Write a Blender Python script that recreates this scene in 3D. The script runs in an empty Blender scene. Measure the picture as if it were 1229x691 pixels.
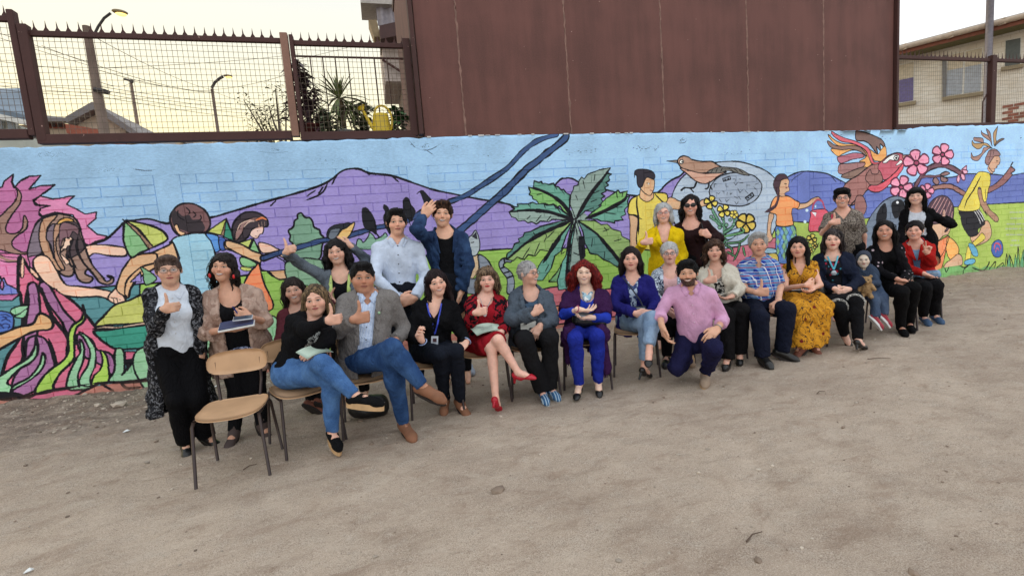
import bpy, bmesh, math, random
import numpy as np
from mathutils import Vector, Matrix
PI = math.pi
random.seed(7)
RG = np.random.RandomState(11)
SC = bpy.context.scene
# ================================================================ camera
CAM_F, CAM_PITCH, CAM_ROLL, CAM_YAW = 565.1, 0.1103985, -0.077938, 0.2638758
CAM_POS = np.array([0.0, -6.368, 1.45])
def cam_axes():
    cy, sy = math.cos(CAM_YAW), math.sin(CAM_YAW)
    fw = np.array([sy, cy, 0]); rt = np.array([cy, -sy, 0]); up = np.array([0, 0, 1.0])
    cp, sp = math.cos(CAM_PITCH), math.sin(CAM_PITCH)
    fw2 = fw*cp-up*sp; up2 = up*cp+fw*sp
    cr, sr = math.cos(CAM_ROLL), math.sin(CAM_ROLL)
    return fw2, rt*cr+up2*sr, up2*cr-rt*sr
FW, RT, UP = cam_axes()
cam = bpy.data.cameras.new('camera'); camo = bpy.data.objects.new('camera', cam); SC.collection.objects.link(camo)
camo.matrix_world = Matrix(((RT[0], UP[0], -FW[0], CAM_POS[0]), (RT[1], UP[1], -FW[1], CAM_POS[1]), (RT[2], UP[2], -FW[2], CAM_POS[2]), (0, 0, 0, 1)))
cam.sensor_width = 36; cam.lens = CAM_F/1229*36; cam.clip_start = .05; cam.clip_end = 3000
SC.camera = camo
# ================================================================ sky, sun, exposure
SUN_EL, SUN_AZ = math.radians(0.6), math.radians(-38)        # low sun behind the houses on the left (azimuth from +Y towards +X)
w = bpy.data.worlds.new('World'); SC.world = w; w.use_nodes = True
nt = w.node_tree; nt.nodes.clear()
out = nt.nodes.new('ShaderNodeOutputWorld'); bg = nt.nodes.new('ShaderNodeBackground'); sky = nt.nodes.new('ShaderNodeTexSky')
sky.sky_type = 'NISHITA'; sky.sun_disc = False; sky.sun_elevation = SUN_EL; sky.sun_rotation = SUN_AZ
sky.air_density = 1.0; sky.dust_density = .4; sky.ozone_density = 1.0
bg.inputs['Strength'].default_value = .05
veil = nt.nodes.new('ShaderNodeBackground'); veil.inputs['Color'].default_value = (.97, .985, 1.0, 1); veil.inputs['Strength'].default_value = .64      # thin even cloud veil
gc = nt.nodes.new('ShaderNodeTexCoord'); sx_ = nt.nodes.new('ShaderNodeSeparateXYZ'); nt.links.new(gc.outputs['Generated'], sx_.inputs[0])
def sky_ramp(stops):
    rp = nt.nodes.new('ShaderNodeValToRGB'); nt.links.new(sx_.outputs[2], rp.inputs[0]); ce = rp.color_ramp.elements
    ce[0].position, ce[0].color = stops[0][0], (*stops[0][1], 1); ce[1].position, ce[1].color = stops[-1][0], (*stops[-1][1], 1)
    for p_, c_ in stops[1:-1]: e_ = ce.new(p_); e_.color = (*c_, 1)
    return rp.outputs[0]
glow = sky_ramp([(0, (.98, .70, .20)), (.14, (.92, .76, .32)), (.26, (.80, .74, .50)), (.42, (.66, .65, .59)), (1, (.84, .89, .94))])     # towards the sunset
cool = sky_ramp([(0, (1.0, .95, .88)), (.2, (.91, .93, .94)), (.42, (.86, .90, .94)), (1, (.90, .95, 1.0))])                            # everywhere else
dp = nt.nodes.new('ShaderNodeVectorMath'); dp.operation = 'DOT_PRODUCT'; nt.links.new(gc.outputs['Generated'], dp.inputs[0]); dp.inputs[1].default_value = (math.sin(SUN_AZ), math.cos(SUN_AZ), 0)
mr = nt.nodes.new('ShaderNodeMapRange'); mr.interpolation_type = 'SMOOTHSTEP'; nt.links.new(dp.outputs['Value'], mr.inputs[0]); mr.inputs[1].default_value = -.1; mr.inputs[2].default_value = .85
mx = nt.nodes.new('ShaderNodeMix'); mx.data_type = 'RGBA'; nt.links.new(mr.outputs[0], mx.inputs[0]); nt.links.new(cool, mx.inputs[6]); nt.links.new(glow, mx.inputs[7])
nt.links.new(mx.outputs[2], veil.inputs['Color'])
addn = nt.nodes.new('ShaderNodeAddShader')
nt.links.new(sky.outputs[0], bg.inputs[0]); nt.links.new(bg.outputs[0], addn.inputs[0]); nt.links.new(veil.outputs[0], addn.inputs[1]); nt.links.new(addn.outputs[0], out.inputs[0])
sun = bpy.data.lights.new('sun', 'SUN'); suno = bpy.data.objects.new('sun', sun); SC.collection.objects.link(suno)
sun.energy = .8; sun.angle = math.radians(12); sun.color = (1, .8, .6)
sd = Vector((math.sin(SUN_AZ)*math.cos(SUN_EL), math.cos(SUN_AZ)*math.cos(SUN_EL), math.sin(SUN_EL)))
suno.rotation_euler = sd.to_track_quat('Z', 'Y').to_euler()
SC.view_settings.view_transform = 'Standard'; SC.view_settings.look = 'None'; SC.view_settings.gamma = 1; SC.view_settings.exposure = 1.1
# ================================================================ placing things seen in the photograph at their real depth
def ray_dirs(a):
    a = np.asarray(a, float).reshape(-1, 2)
    return FW+np.outer((a[:, 0]-614.5)/CAM_F, RT)-np.outer((a[:, 1]-345.5)/CAM_F, UP)
def wall_pts(a):
    d = ray_dirs(a); t = (0-CAM_POS[1])/d[:, 1]
    return CAM_POS+t[:, None]*d
def at(x, y, Y):
    d = ray_dirs([[x, y]])[0]; return CAM_POS+d*((Y-CAM_POS[1])/d[1])
def atz(x, y, z):
    d = ray_dirs([[x, y]])[0]; return CAM_POS+d*((z-CAM_POS[2])/d[2])
def dist_at(x, y, r):                     # point at horizontal distance r from the camera
    d = ray_dirs([[x, y]])[0]; return CAM_POS+d*(r/math.hypot(d[0], d[1]))
def nrm(v):
    v = np.asarray(v, float); return v/max(np.linalg.norm(v), 1e-9)
# ================================================================ objects
COL = SC.collection
def tag(o, label=None, cat=None, group=None, kind=None):
    if label: o['label'] = label
    if cat: o['category'] = cat
    if group: o['group'] = group
    if kind: o['kind'] = kind
    return o
def empty(name, loc, label=None, cat=None, group=None, rz=0):
    o = bpy.data.objects.new(name, None); COL.objects.link(o); o.location = tuple(loc); o.rotation_euler = (0, 0, rz); o.empty_display_size = .1
    return tag(o, label, cat, group)
def link_mesh(name, me, mat=None, parent=None, origin=None):
    o = bpy.data.objects.new(name, me); COL.objects.link(o)
    if mat is not None:
        for m in (mat if isinstance(mat, (list, tuple)) else [mat]): me.materials.append(m)
    if parent is not None: o.parent = parent
    return o
def base_loc(p):
    v = Vector((0, 0, 0))
    while p is not None: v = v+p.location; p = p.parent
    return v
class MB:
    """collects shapes in one coordinate frame and links them as one mesh"""
    def __init__(s): s.v = []; s.f = []; s.m = []; s.n = 0
    def add(s, v, f, mi=0):
        v = np.asarray(v, float).reshape(-1, 3); s.v.append(v); s.f += [tuple(i+s.n for i in q) for q in f]; s.m += [mi]*len(f); s.n += len(v); return s
    def box(s, c, d, R=None, mi=0, ch=0):
        x, y, z = np.asarray(d, float)/2
        if ch:
            v = []; 
            for sx in (-1, 1):
                for sy in (-1, 1):
                    for sz in (-1, 1):
                        v += [(sx*(x-ch), sy*(y-ch), sz*z), (sx*(x-ch), sy*y, sz*(z-ch)), (sx*x, sy*(y-ch), sz*(z-ch))]
            v = np.array(v)
            bm = bmesh.new(); vs = [bm.verts.new(q) for q in v]; bmesh.ops.convex_hull(bm, input=vs); bm.verts.index_update()
            vv = np.array([q.co[:] for q in bm.verts]); ff = [[q.index for q in fc.verts] for fc in bm.faces]; bm.free()
        else:
            vv = np.array([(a, b, e) for a in (-x, x) for b in (-y, y) for e in (-z, z)])
            ff = [(0, 1, 3, 2), (4, 6, 7, 5), (0, 4, 5, 1), (2, 3, 7, 6), (0, 2, 6, 4), (1, 5, 7, 3)]
        if R is not None: vv = vv@np.asarray(R).T
        return s.add(vv+np.asarray(c, float), ff, mi)
    def tube(s, pts, r, n=8, cap=True, mi=0):
        pts = np.asarray(pts, float); m = len(pts); r = np.full(m, r) if np.isscalar(r) else np.asarray(r, float)
        vs = []; ref = None
        for i in range(m):
            t = nrm(pts[min(i+1, m-1)]-pts[max(i-1, 0)])
            if ref is None: ref = np.array([0, 0, 1.]) if abs(t[2]) < .9 else np.array([1., 0, 0])
            a = nrm(np.cross(t, ref)); b = np.cross(a, t); ref = b
            for k in range(n):
                q = 2*PI*k/n; vs.append(pts[i]+r[i]*(math.cos(q)*a+math.sin(q)*b))
        f = [(i*n+k, i*n+(k+1) % n, (i+1)*n+(k+1) % n, (i+1)*n+k) for i in range(m-1) for k in range(n)]
        if cap: f += [tuple(range(n)), tuple((m-1)*n+k for k in range(n))[::-1]]
        return s.add(vs, f, mi)
    def quad(s, a, b, c, d, mi=0): return s.add([a, b, c, d], [(0, 1, 2, 3)], mi)
    def prism(s, poly, dvec, mi=0):
        p = np.asarray(poly, float); n = len(p); q = p+np.asarray(dvec, float)
        return s.add(np.concatenate([p, q]), [tuple(range(n))[::-1], tuple(range(n, 2*n))]+[(i, (i+1) % n, n+(i+1) % n, n+i) for i in range(n)], mi)
    def sphere(s, c, r, n=10, m=6, mi=0, R=None):
        r = np.ones(3)*r; v = []; f = []
        for j in range(m+1):
            a = PI*j/m
            for k in range(n): v.append((math.sin(a)*math.cos(2*PI*k/n), math.sin(a)*math.sin(2*PI*k/n), math.cos(a)))
        for j in range(m):
            for k in range(n): f.append((j*n+k, (j+1)*n+k, (j+1)*n+(k+1) % n, j*n+(k+1) % n))
        v = np.array(v)*r
        if R is not None: v = v@np.asarray(R).T
        return s.add(v+np.asarray(c, float), f, mi)
    def mesh(s, name, smooth=False, origin=(0, 0, 0)):
        me = bpy.data.meshes.new(name); v = np.concatenate(s.v)-np.asarray(origin, float)
        me.from_pydata(v.tolist(), [], s.f); me.polygons.foreach_set('material_index', s.m)
        if smooth: me.polygons.foreach_set('use_smooth', [True]*len(s.f))
        me.validate(); me.update(); return me
    def build(s, name, mat, parent=None, smooth=False, origin=None):
        if parent is not None and origin is None: origin = base_loc(parent)
        me = s.mesh(name, smooth, (0, 0, 0) if origin is None else origin)
        o = link_mesh(name, me, mat, parent)
        if parent is None and origin is not None: o.location = tuple(origin)
        return o
def grandchild(o, parent, top):            # o was built with coordinates relative to the thing's base; parent is a part of it
    o.parent = parent; return o
# ================================================================ numpy noise
PT = RG.rand(64, 64, 64).astype(np.float32)
def vn(x, y, z):
    x = np.asarray(x, np.float32); y = np.asarray(y, np.float32); z = np.asarray(z, np.float32)
    xi, yi, zi = np.floor(x).astype(int), np.floor(y).astype(int), np.floor(z).astype(int)
    fx, fy, fz = x-xi, y-yi, z-zi
    fx, fy, fz = fx*fx*(3-2*fx), fy*fy*(3-2*fy), fz*fz*(3-2*fz)
    r = 0
    for a in (0, 1):
        wx = fx if a else 1-fx
        for b in (0, 1):
            wy = fy if b else 1-fy
            for c in (0, 1):
                r = r+wx*wy*(fz if c else 1-fz)*PT[(xi+a) & 63, (yi+b) & 63, (zi+c) & 63]
    return r*2-1
# ================================================================ node helpers
def lin3(c):
    c = np.asarray(c, float)/255.0
    return tuple(np.where(c <= .04045, c/12.92, ((c+.055)/1.055)**2.4))
class NT:
    def __init__(s, tree): s.t = tree
    def n(s, kind, **kw):
        x = s.t.nodes.new('ShaderNode'+kind)
        for k, v in kw.items(): setattr(x, k, v)
        return x
    def put(s, sock, v):
        if hasattr(v, 'is_output') or isinstance(v, bpy.types.NodeSocket): s.t.links.new(v, sock)
        else:
            if isinstance(v, (tuple, list)) and len(v) == 3 and sock.type == 'RGBA': v = (*v, 1)
            sock.default_value = v
    def m(s, op, a, b=0.0, c=0.0, clamp=False):
        x = s.n('Math', operation=op, use_clamp=clamp); s.put(x.inputs[0], a); s.put(x.inputs[1], b); s.put(x.inputs[2], c); return x.outputs[0]
    def mix(s, f, a, b, mode='MIX'):
        x = s.n('Mix', data_type='RGBA', blend_type=mode); s.put(x.inputs[0], f); s.put(x.inputs[6], a); s.put(x.inputs[7], b); return x.outputs[2]
    def ramp(s, f, lo, hi, a=0.0, b=1.0):
        x = s.n('MapRange', interpolation_type='SMOOTHSTEP'); s.put(x.inputs[0], f); s.put(x.inputs[1], lo); s.put(x.inputs[2], hi); s.put(x.inputs[3], a); s.put(x.inputs[4], b); return x.outputs[0]
    def noise(s, vec, scale, detail=3, rough=.55, dist=0):
        x = s.n('TexNoise'); s.put(x.inputs['Vector'], vec); x.inputs['Scale'].default_value = scale; x.inputs['Detail'].default_value = detail; x.inputs['Roughness'].default_value = rough; x.inputs['Distortion'].default_value = dist; return x.outputs[0]
    def vor(s, vec, scale, out='Distance', feat='F1'):
        x = s.n('TexVoronoi', feature=feat); s.put(x.inputs['Vector'], vec); x.inputs['Scale'].default_value = scale; return x.outputs[out]
    def obj(s): return s.n('TexCoord').outputs['Object']
    def pos(s): return s.n('NewGeometry').outputs['Position']
    def scale(s, vec, sc, rot=(0, 0, 0)):
        x = s.n('Mapping'); s.put(x.inputs[0], vec); x.inputs['Scale'].default_value = sc; x.inputs['Rotation'].default_value = rot; return x.outputs[0]
    def sep(s, vec):
        x = s.n('SeparateXYZ'); s.put(x.inputs[0], vec); return x.outputs
    def bump(s, h, st=.3, d=.01):
        x = s.n('Bump'); s.put(x.inputs['Height'], h); x.inputs['Strength'].default_value = st; x.inputs['Distance'].default_value = d; return x.outputs[0]
MATS = {}
def newmat(name):
    m = bpy.data.materials.new(name); m.use_nodes = True; t = NT(m.node_tree); b = m.node_tree.nodes['Principled BSDF']; return m, t, b
def simple(name, col, rough=.6, metal=0, vary=.12, vs=12, bump=0, bs=60, spec=.5, lincol=False):
    if name in MATS: return MATS[name]
    m, t, b = newmat(name); c = col if lincol else lin3(col); v = t.obj()
    n = t.noise(v, vs, 4)
    t.put(b.inputs['Base Color'], t.mix(t.ramp(n, .3, .7), tuple(x*(1-vary) for x in c), tuple(min(x*(1+vary), .95) for x in c)))
    b.inputs['Roughness'].default_value = rough; b.inputs['Metallic'].default_value = metal; b.inputs['Specular IOR Level'].default_value = spec
    if bump: t.put(b.inputs['Normal'], t.bump(t.noise(v, bs, 3), bump, .01))
    MATS[name] = m; return m
# ---------------------------------------------------------------- mural painting
TXL, TXR, TZT, TPM = -4.4, 13.2, 3.0, 230.0
TW, TH = int((TXR-TXL)*TPM), int(TZT*TPM)
IMG = np.zeros((TH, TW, 3), np.float32)
K_OF = {'A':(0,170,6.828),'B':(0,260,6.828),'C':(0,350,6.828),'D':(0,420,6.828),'E':(120,230,6.828),'F':(240,230,6.828),
        'G':(360,190,6.828),'H':(100,310,6.828),'I':(520,150,6.828),'J':(550,240,6.828),'K':(600,190,6.828),'L':(740,180,6.828),
        'M':(830,220,6.828),'N':(980,150,8.193),'O':(1090,145,8.842),'Q':(1080,215,5.570),'P':(0,0,1.0),'R':(900,420,3.8)}
def lin(c):
    c = np.asarray(c, float)/255.0
    return np.where(c <= .04045, c/12.92, ((c+.055)/1.055)**2.4)
def tpts(k, s):
    a = np.array([float(v) for v in s.replace(',', ' ').split()]).reshape(-1, 2)
    ox, oy, sc = K_OF[k]
    w = wall_pts(a/sc+np.array([ox, oy]))
    return np.stack([(w[:, 0]-TXL)*TPM, (TZT-w[:, 2])*TPM], 1)
def crom(p, closed, n=6):
    m = len(p); out = []
    if m < 3: 
        return p if m < 2 else p[0]+(p[1]-p[0])*np.linspace(0, 1, 12)[:, None]
    rng = range(m if closed else m-1)
    t = np.linspace(0, 1, n, endpoint=False)[:, None]
    for i in rng:
        if closed: a, b, c, d = p[(i-1) % m], p[i], p[(i+1) % m], p[(i+2) % m]
        else: a, b, c, d = p[max(i-1, 0)], p[i], p[i+1], p[min(i+2, m-1)]
        out.append(.5*((2*b)+(-a+c)*t+(2*a-5*b+4*c-d)*t*t+(-a+3*b-3*c+d)*t**3))
    if not closed: out.append(p[-1][None])
    return np.concatenate(out)
def poly_fill(p, col):
    x0, y0 = np.floor(p.min(0)).astype(int)-1; x1, y1 = np.ceil(p.max(0)).astype(int)+2
    x0, y0 = max(x0, 0), max(y0, 0); x1, y1 = min(x1, TW), min(y1, TH)
    if x1 <= x0 or y1 <= y0: return
    acc = np.zeros((y1-y0, x1-x0+1), np.int32)
    q = np.roll(p, -1, 0)
    for (ax, ay), (bx, by) in zip(p, q):
        if ay == by: continue
        if ay > by: ax, ay, bx, by = bx, by, ax, ay
        r0, r1 = max(int(np.ceil(ay-.5)), y0), min(int(np.ceil(by-.5)), y1)
        if r1 <= r0: continue
        rr = np.arange(r0, r1); xx = ax+(rr+.5-ay)/(by-ay)*(bx-ax)
        xi = np.clip(np.ceil(xx-.5).astype(int), x0, x1)-x0
        acc[rr-y0, xi] += 1
    m = (np.cumsum(acc, 1)[:, :-1] % 2) == 1
    IMG[y0:y1, x0:x1][m] = lin(col)
RS = np.random.RandomState(5)
def stroke(p, w, col=(17, 15, 24), taper=False):
    d = np.r_[0, np.cumsum(np.hypot(*np.diff(p, axis=0).T))]
    if d[-1] < 1: return
    n = max(int(d[-1]/1.6), 2); s = np.linspace(0, d[-1], n)
    x = np.interp(s, d, p[:, 0]); y = np.interp(s, d, p[:, 1])
    kn = np.interp(s, np.linspace(0, d[-1], max(int(d[-1]/18), 3)), RS.uniform(.8, 1.2, max(int(d[-1]/18), 3)))
    r = w*TPM*.5*kn
    if taper: r = r*np.clip(np.minimum(np.linspace(0, 5, n)+.35, np.linspace(5, 0, n)+.2), 0, 1)
    R = int(np.ceil(r.max()))+1
    oy, ox = np.mgrid[-R:R+1, -R:R+1]; dd = np.hypot(ox, oy).ravel(); ox = ox.ravel(); oy = oy.ravel()
    m = dd[None, :] <= r[:, None]
    X = (x[:, None]+ox[None]).astype(int); Y = (y[:, None]+oy[None]).astype(int)
    m &= (X >= 0) & (X < TW) & (Y >= 0) & (Y < TH)
    IMG[Y[m], X[m]] = lin(col)
def f(k, col, s, w=.02, sm=1, lc=(17, 15, 24)):      # a painted shape with its dark outline
    p = tpts(k, s)
    if sm: p = crom(p, True)
    if col is not None: poly_fill(p, col)
    if w: stroke(np.concatenate([p, p[:1]]), w, lc)
def l(k, s, w=.02, col=(17, 15, 24), sm=1, taper=True):   # a brush line
    p = tpts(k, s)
    stroke(crom(p, False) if sm else p, w, col, taper)
def dot(k, x, y, r, col, w=0):
    a = np.linspace(0, 2*PI, 20, endpoint=False)
    f(k, col, ' '.join('%f,%f' % (x+r*math.cos(t), y+r*math.sin(t)) for t in a), w, 0)
def paint():
    # sky, growing lighter towards the right
    IMG[:] = lin((142, 187, 224))
    gx = np.linspace(0, 1, TW)[None, :, None]
    IMG[:] *= (.82+.42*gx)
    HT, GR = (143, 124, 190), (137, 181, 62)
    # purple hills behind everything
    f('P', (140, 124, 192), '-60,300 0,312 60,300 118,291 138,278 149,267 164,264 180,263 198,268 206,267 230,262 253,261 275,255 305,246 330,239 352,233 375,226 394,218 408,207 418,203 431,203 444,208 470,211 500,221 521,228 540,232 575,239 606,244 620,250 640,262 668,220 679,214 688,215 698,220 728,228 762,235 786,233 802,219 815,212 827,210 812,300 700,300 620,299 576,301 400,318 313,326 300,330 160,342 100,346 20,353 -60,360', .026)
    for s in ('394,218 386,232 366,241', '405,209 398,222', '388,224 382,233', '440,207 444,210', '470,211 479,219', '332,240 324,248', '379,228 368,236'):
        l('P', s, .02)
    # left teal field, lime field
    f('P', (72, 132, 140), '-60,360 20,353 100,346 168,341 168,475 -60,500', .02, 0)
    f('P', GR, '168,341 300,330 313,325 351,322 400,318 576,301 620,298 700,298 815,298 830,296 830,440 168,500', .02, 0)
    # right: pale boulder, blue hills, yellow green meadow
    f('P', (88, 108, 186), '930,232 942,216 950,210 962,206 975,206 990,208 1000,212 1016,220 1040,226 1090,222 1110,212 1140,213 1160,209 1190,209 1210,211 1229,208 1260,206 1260,300 930,300', .02)
    l('P', '964,207 953,214 949,220', .012); l('P', '998,212 1004,219', .012)
    f('P', (165, 192, 72), '905,268 952,266 985,268 1040,262 1130,250 1160,247 1190,245 1229,243 1260,241 1260,360 905,440', .018, 0)
    f('P', (168, 186, 205), '806,238 812,222 822,210 838,200 860,195 885,194 905,199 922,207 934,220 937,235 936,255 930,275 920,290 898,294 880,300 860,300 838,290 815,275 806,258', .02)
    f('P', (190, 95, 115), '862,300 885,296 915,290 930,285 944,300 944,420 830,440 800,360 845,310', .018, 0)
    # base strips: brown red earth painted along the foot of the mural
    f('P', (178, 108, 92), '-60,490 0,478 60,473 100,466 165,455 260,440 400,420 560,398 700,380 860,362 960,352 960,380 560,440 -60,520', 0, 0)
    f('P', (200, 95, 110), '560,380 660,345 700,350 830,335 850,360 700,385 560,400', .02)
    f('P', (222, 130, 80), '590,392 640,372 740,360 800,362 700,378 600,398', .018)
    # magenta sunburst on the left
    f('A', (176, 92, 148), '-300,620 -200,400 -120,470 -60,250 0,380 20,370 35,325 110,268 98,330 118,378 170,320 240,285 335,278 290,330 240,390 330,362 450,355 390,400 330,445 270,480 290,520 400,525 330,560 320,600 345,620 340,760 340,1100 100,1300 -300,1300', .018, 0)
    f('A', (206, 116, 165), '330,445 430,470 520,460 560,450 610,448 570,480 545,515 620,550 700,595 790,577 785,630 715,690 800,760 880,775 850,800 780,820 730,850 690,830 600,600 450,580 345,610 320,580 330,548 410,525 320,520 275,490', .016, 0)
    f('B', (205, 108, 160), '0,300 220,300 250,420 170,560 150,620 130,600 60,560 0,490 -200,500 -300,350', .016, 0)
    f('B', (92, 110, 190), '-60,640 -50,520 -10,500 30,540 20,600 0,560 30,500 60,555 150,600 140,632 -60,640', .014)
    # bare tree in the burst
    f('B', (150, 112, 100), '-80,60 0,0 60,-60 110,-110 145,-180 130,-240 175,-180 160,-100 90,0 50,80 60,130 120,140 180,100 190,30 200,-10 225,40 215,100 150,150 100,200 110,250 180,290 240,290 200,310 100,300 0,270 -80,280', .016)
    l('B', '-60,320 0,330 60,355 130,365 200,350', .03, (150, 112, 100), taper=False); l('B', '-40,300 60,330 190,335', .012); l('B', '-40,345 60,372 170,368', .012)
    # long haired dancer in the pink dress
    dress = '160,330 245,440 300,500 420,580 470,600 640,730 780,900 870,1010 950,1080 900,1200 850,1330 700,1420 560,1480 300,1500 -60,1480 0,1350 60,1150 180,950 170,640 150,600'
    f('B', (201, 84, 122), dress, .03)
    for s in ('230,560 300,560 330,800 290,1000 200,1130 180,1050 210,900 235,700', '330,540 400,560 520,760 620,880 560,960 500,850 400,720 330,600',
              '230,1000 370,1000 440,1180 450,1280 380,1350 300,1420 100,1480 120,1300 200,1200', '640,960 720,1020 800,1090 900,1120 940,1200 920,1290 820,1210 700,1150 640,1060'):
        f('B', (158, 98, 148), s, .024)
    l('B', '230,560 210,700 190,900 190,1150 100,1350', .034); l('B', '340,580 420,800 540,960 560,1050 540,1200', .04); l('B', '400,1000 450,1150 460,1280 420,1400', .03)
    # arm to the right, behind hair, and body
    f('B', (226, 184, 158), '700,240 820,230 940,240 1030,262 1030,320 900,320 780,300 730,325 690,300', .018)
    f('B', (150, 118, 104), '285,80 330,20 400,-15 470,-25 560,-10 620,20 655,80 665,130 690,210 715,300 760,400 830,480 870,530 910,510 880,485 920,490 930,530 890,555 820,540 770,480 720,430 700,470 760,500 730,540 660,530 620,470 600,400 600,470 560,490 500,470 440,400 380,330 330,300 250,320 225,300 250,200', .02)
    f('B', (118, 104, 118), '285,80 340,20 350,60 320,130 330,220 345,280 320,310 270,320 225,320 245,200', .014)
    f('B', (176, 132, 100), '345,30 400,0 470,-10 410,60 380,130 400,220 440,330 500,440 440,420 370,330 330,230 320,130', .014)
    f('B', (112, 96, 110), '420,70 450,60 450,130 440,220 470,330 440,340 420,240 380,180 390,110', .014)
    f('B', (170, 126, 98), '460,60 520,60 490,130 460,200 470,300 530,420 500,430 450,340 440,200 440,120', .014)
    f('B', (74, 60, 66), '520,60 600,40 650,80 655,150 690,260 600,330 560,330 540,250 520,160', .012)
    for s in ('600,180 570,280 600,380 640,440', '640,160 630,260 680,370 740,440 800,500', '540,300 560,360 590,420', '560,80 590,130', '620,70 640,120'): l('B', s, .024)
    f('B', (228, 190, 165), '540,150 575,160 600,185 575,200 582,235 555,240 545,262 520,272 490,300 500,260 520,235 530,200', .012, 0)
    f('B', (228, 190, 165), '490,305 530,330 570,375 540,390 515,350', .012)
    l('B', '545,175 575,180', .016); l('B', '505,262 535,262', .01)
    f('B', (120, 85, 95), '500,60 560,50 640,90 640,150 600,120 570,170 520,180 490,260 485,150', .012)
    f('B', (212, 160, 62), '465,60 500,20 560,10 610,40 540,40 490,60', .014)
    f('B', (228, 184, 156), '275,350 330,315 400,340 470,450 540,555 650,570 800,590 900,610 960,640 1010,680 980,720 900,690 820,655 640,660 520,640 460,600 370,540 310,470 275,410', .02)
    l('B', '460,590 480,620', .012); l('B', '900,650 930,700', .01); l('B', '935,660 965,705', .01); l('B', '960,640 1000,690', .01)
    f('B', (225, 178, 150), '245,420 270,430 320,490 300,505 255,460', .012); f('B', (225, 178, 150), '175,350 195,350 195,480 170,490', .012)
    # crouching man in the pale shirt with blue straps
    f('E', (155, 175, 200), '570,430 640,520 650,800 640,1150 860,1150 980,800 950,520 880,350 700,350', .018)
    f('E', (140, 190, 212), '590,400 700,350 840,338 880,360 930,440 945,520 980,700 1000,1100 700,1100 650,700 640,530', .02)
    f('E', (35, 78, 130), '570,420 600,420 650,530 640,560 600,500', .012)
    f('E', (48, 130, 205), '865,345 960,360 975,400 985,470 945,495 910,410', .014); f('E', (28, 84, 170), '975,375 1030,395 1035,470 985,475', .014)
    f('E', (206, 160, 112), '600,420 560,440 450,490 380,520 290,570 220,620 170,700 150,790 190,830 230,870 250,800 300,720 360,680 460,620 560,560 640,560', .022)
    f('P', (206, 160, 112), '272,289 300,300 318,312 332,322 344,330 340,332 327,331 315,320 298,309 282,302 270,298', .018)
    f('H', (208, 162, 115), '420,-20 590,-40 590,30 480,70 400,130 350,200 340,290 350,330 330,330 270,290 265,250 290,170 330,80', .02)
    f('H', (226, 182, 156), '265,250 290,280 330,310 350,360 330,375 270,375 210,345 205,310 240,270', .018)
    l('H', '215,320 245,330 250,370', .01); l('H', '240,320 275,335 280,375', .01); l('H', '270,325 305,340', .01)
    f('E', (112, 76, 78), '575,240 580,190 620,130 680,98 760,100 830,130 880,180 905,250 895,300 860,335 760,340 690,355 640,350 600,310', .022)
    f('E', (52, 44, 50), '600,150 640,170 680,200 730,190 760,230 820,230 860,290 840,330 760,340 690,320 640,300 600,270 585,200', 0)
    for s in ('700,125 735,160 720,190', '760,160 785,190 760,215', '820,190 830,220 800,240', '640,150 640,200 700,240'): l('E', s, .014)
    f('E', (225, 175, 125), '610,280 635,270 655,320 700,340 660,358 625,320', .012)
    # leaf clusters behind him
    f('E', (122, 178, 120), '205,250 290,290 330,360 380,440 400,470 330,500 260,540 215,470 192,390 195,320', .024)
    f('E', (182, 192, 84), '215,240 300,250 420,280 510,320 550,370 545,400 470,440 430,450 380,390 320,310', .026)
    f('E', (150, 115, 90), '185,228 290,290 370,380 440,455 400,470 330,370 240,280', .014, 0)
    f('E', (188, 195, 88), '875,330 1035,220 1010,360 960,350', .016, 0); f('E', (30, 132, 108), '1035,225 1110,410 1010,370', .018, 0); f('E', (150,115,90), '1035,222 1015,360 990,358', .01, 0)
    f('H', (110, 165, 120), '470,70 560,120 600,170 520,220 495,180 490,120', .014); f('H', (134, 116, 190), '385,195 470,110 475,190', .014, 0)
    # teal and olive planes by the joined hands
    f('C', (28, 142, 120), '770,325 900,310 1140,280 1400,260 1500,400 1400,480 1140,465 960,470 850,410', .026)
    f('C', (186, 190, 86), '780,280 850,200 940,110 1060,70 1180,20 1400,0 1500,200 1300,240 1080,262 900,270', .024)
    f('C', (200, 170, 150), '760,305 860,280 980,285 1140,255 1400,225 1400,240 1140,275 980,298 850,300', .014)
    # grass blades and roots at the foot
    f('C', (208, 158, 100), '-60,360 0,345 150,290 270,260 310,190 350,180 420,220 435,280 400,310 300,320 200,360 90,420 0,470 -60,500', .026)
    f('C', (132, 188, 146), '85,160 130,125 230,115 210,150 130,190', .014); f('C', (132, 188, 146), '115,205 160,180 225,140 200,210', .014)
    f('C', (40, 92, 178), '-60,170 20,160 90,180 115,230 100,300 20,335 -60,330', .018)
    for s in ('0,190 50,185 90,210', '10,240 50,225 95,250', '-10,290 40,260 80,275 60,310', '20,200 60,220', '0,260 30,300'): l('C', s, .014, (20, 40, 100))
    f('C', (140, 194, 148), '295,380 310,450 300,520 250,580 150,640 60,740 100,780 80,860 -60,850 -60,740 0,690 120,610 230,540 280,460', .026)
    f('C', (140, 194, 148), '350,500 370,560 340,640 250,720 130,790 100,820 190,850 110,870 100,780 240,700 320,600', .022)
    f('C', (156, 198, 56), '680,110 700,190 680,250 620,310 610,480 600,560 500,660 440,760 430,810 290,830 330,730 410,640 520,560 560,480 560,360 590,280 660,230 680,180', .026)
    f('C', (136, 190, 148), '655,390 690,450 680,570 640,680 650,780 660,720 760,640 780,480 760,400 650,330 720,420 740,500 720,600 680,680 720,760 740,790 560,800 560,690 620,560 660,490', .022)
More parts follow.
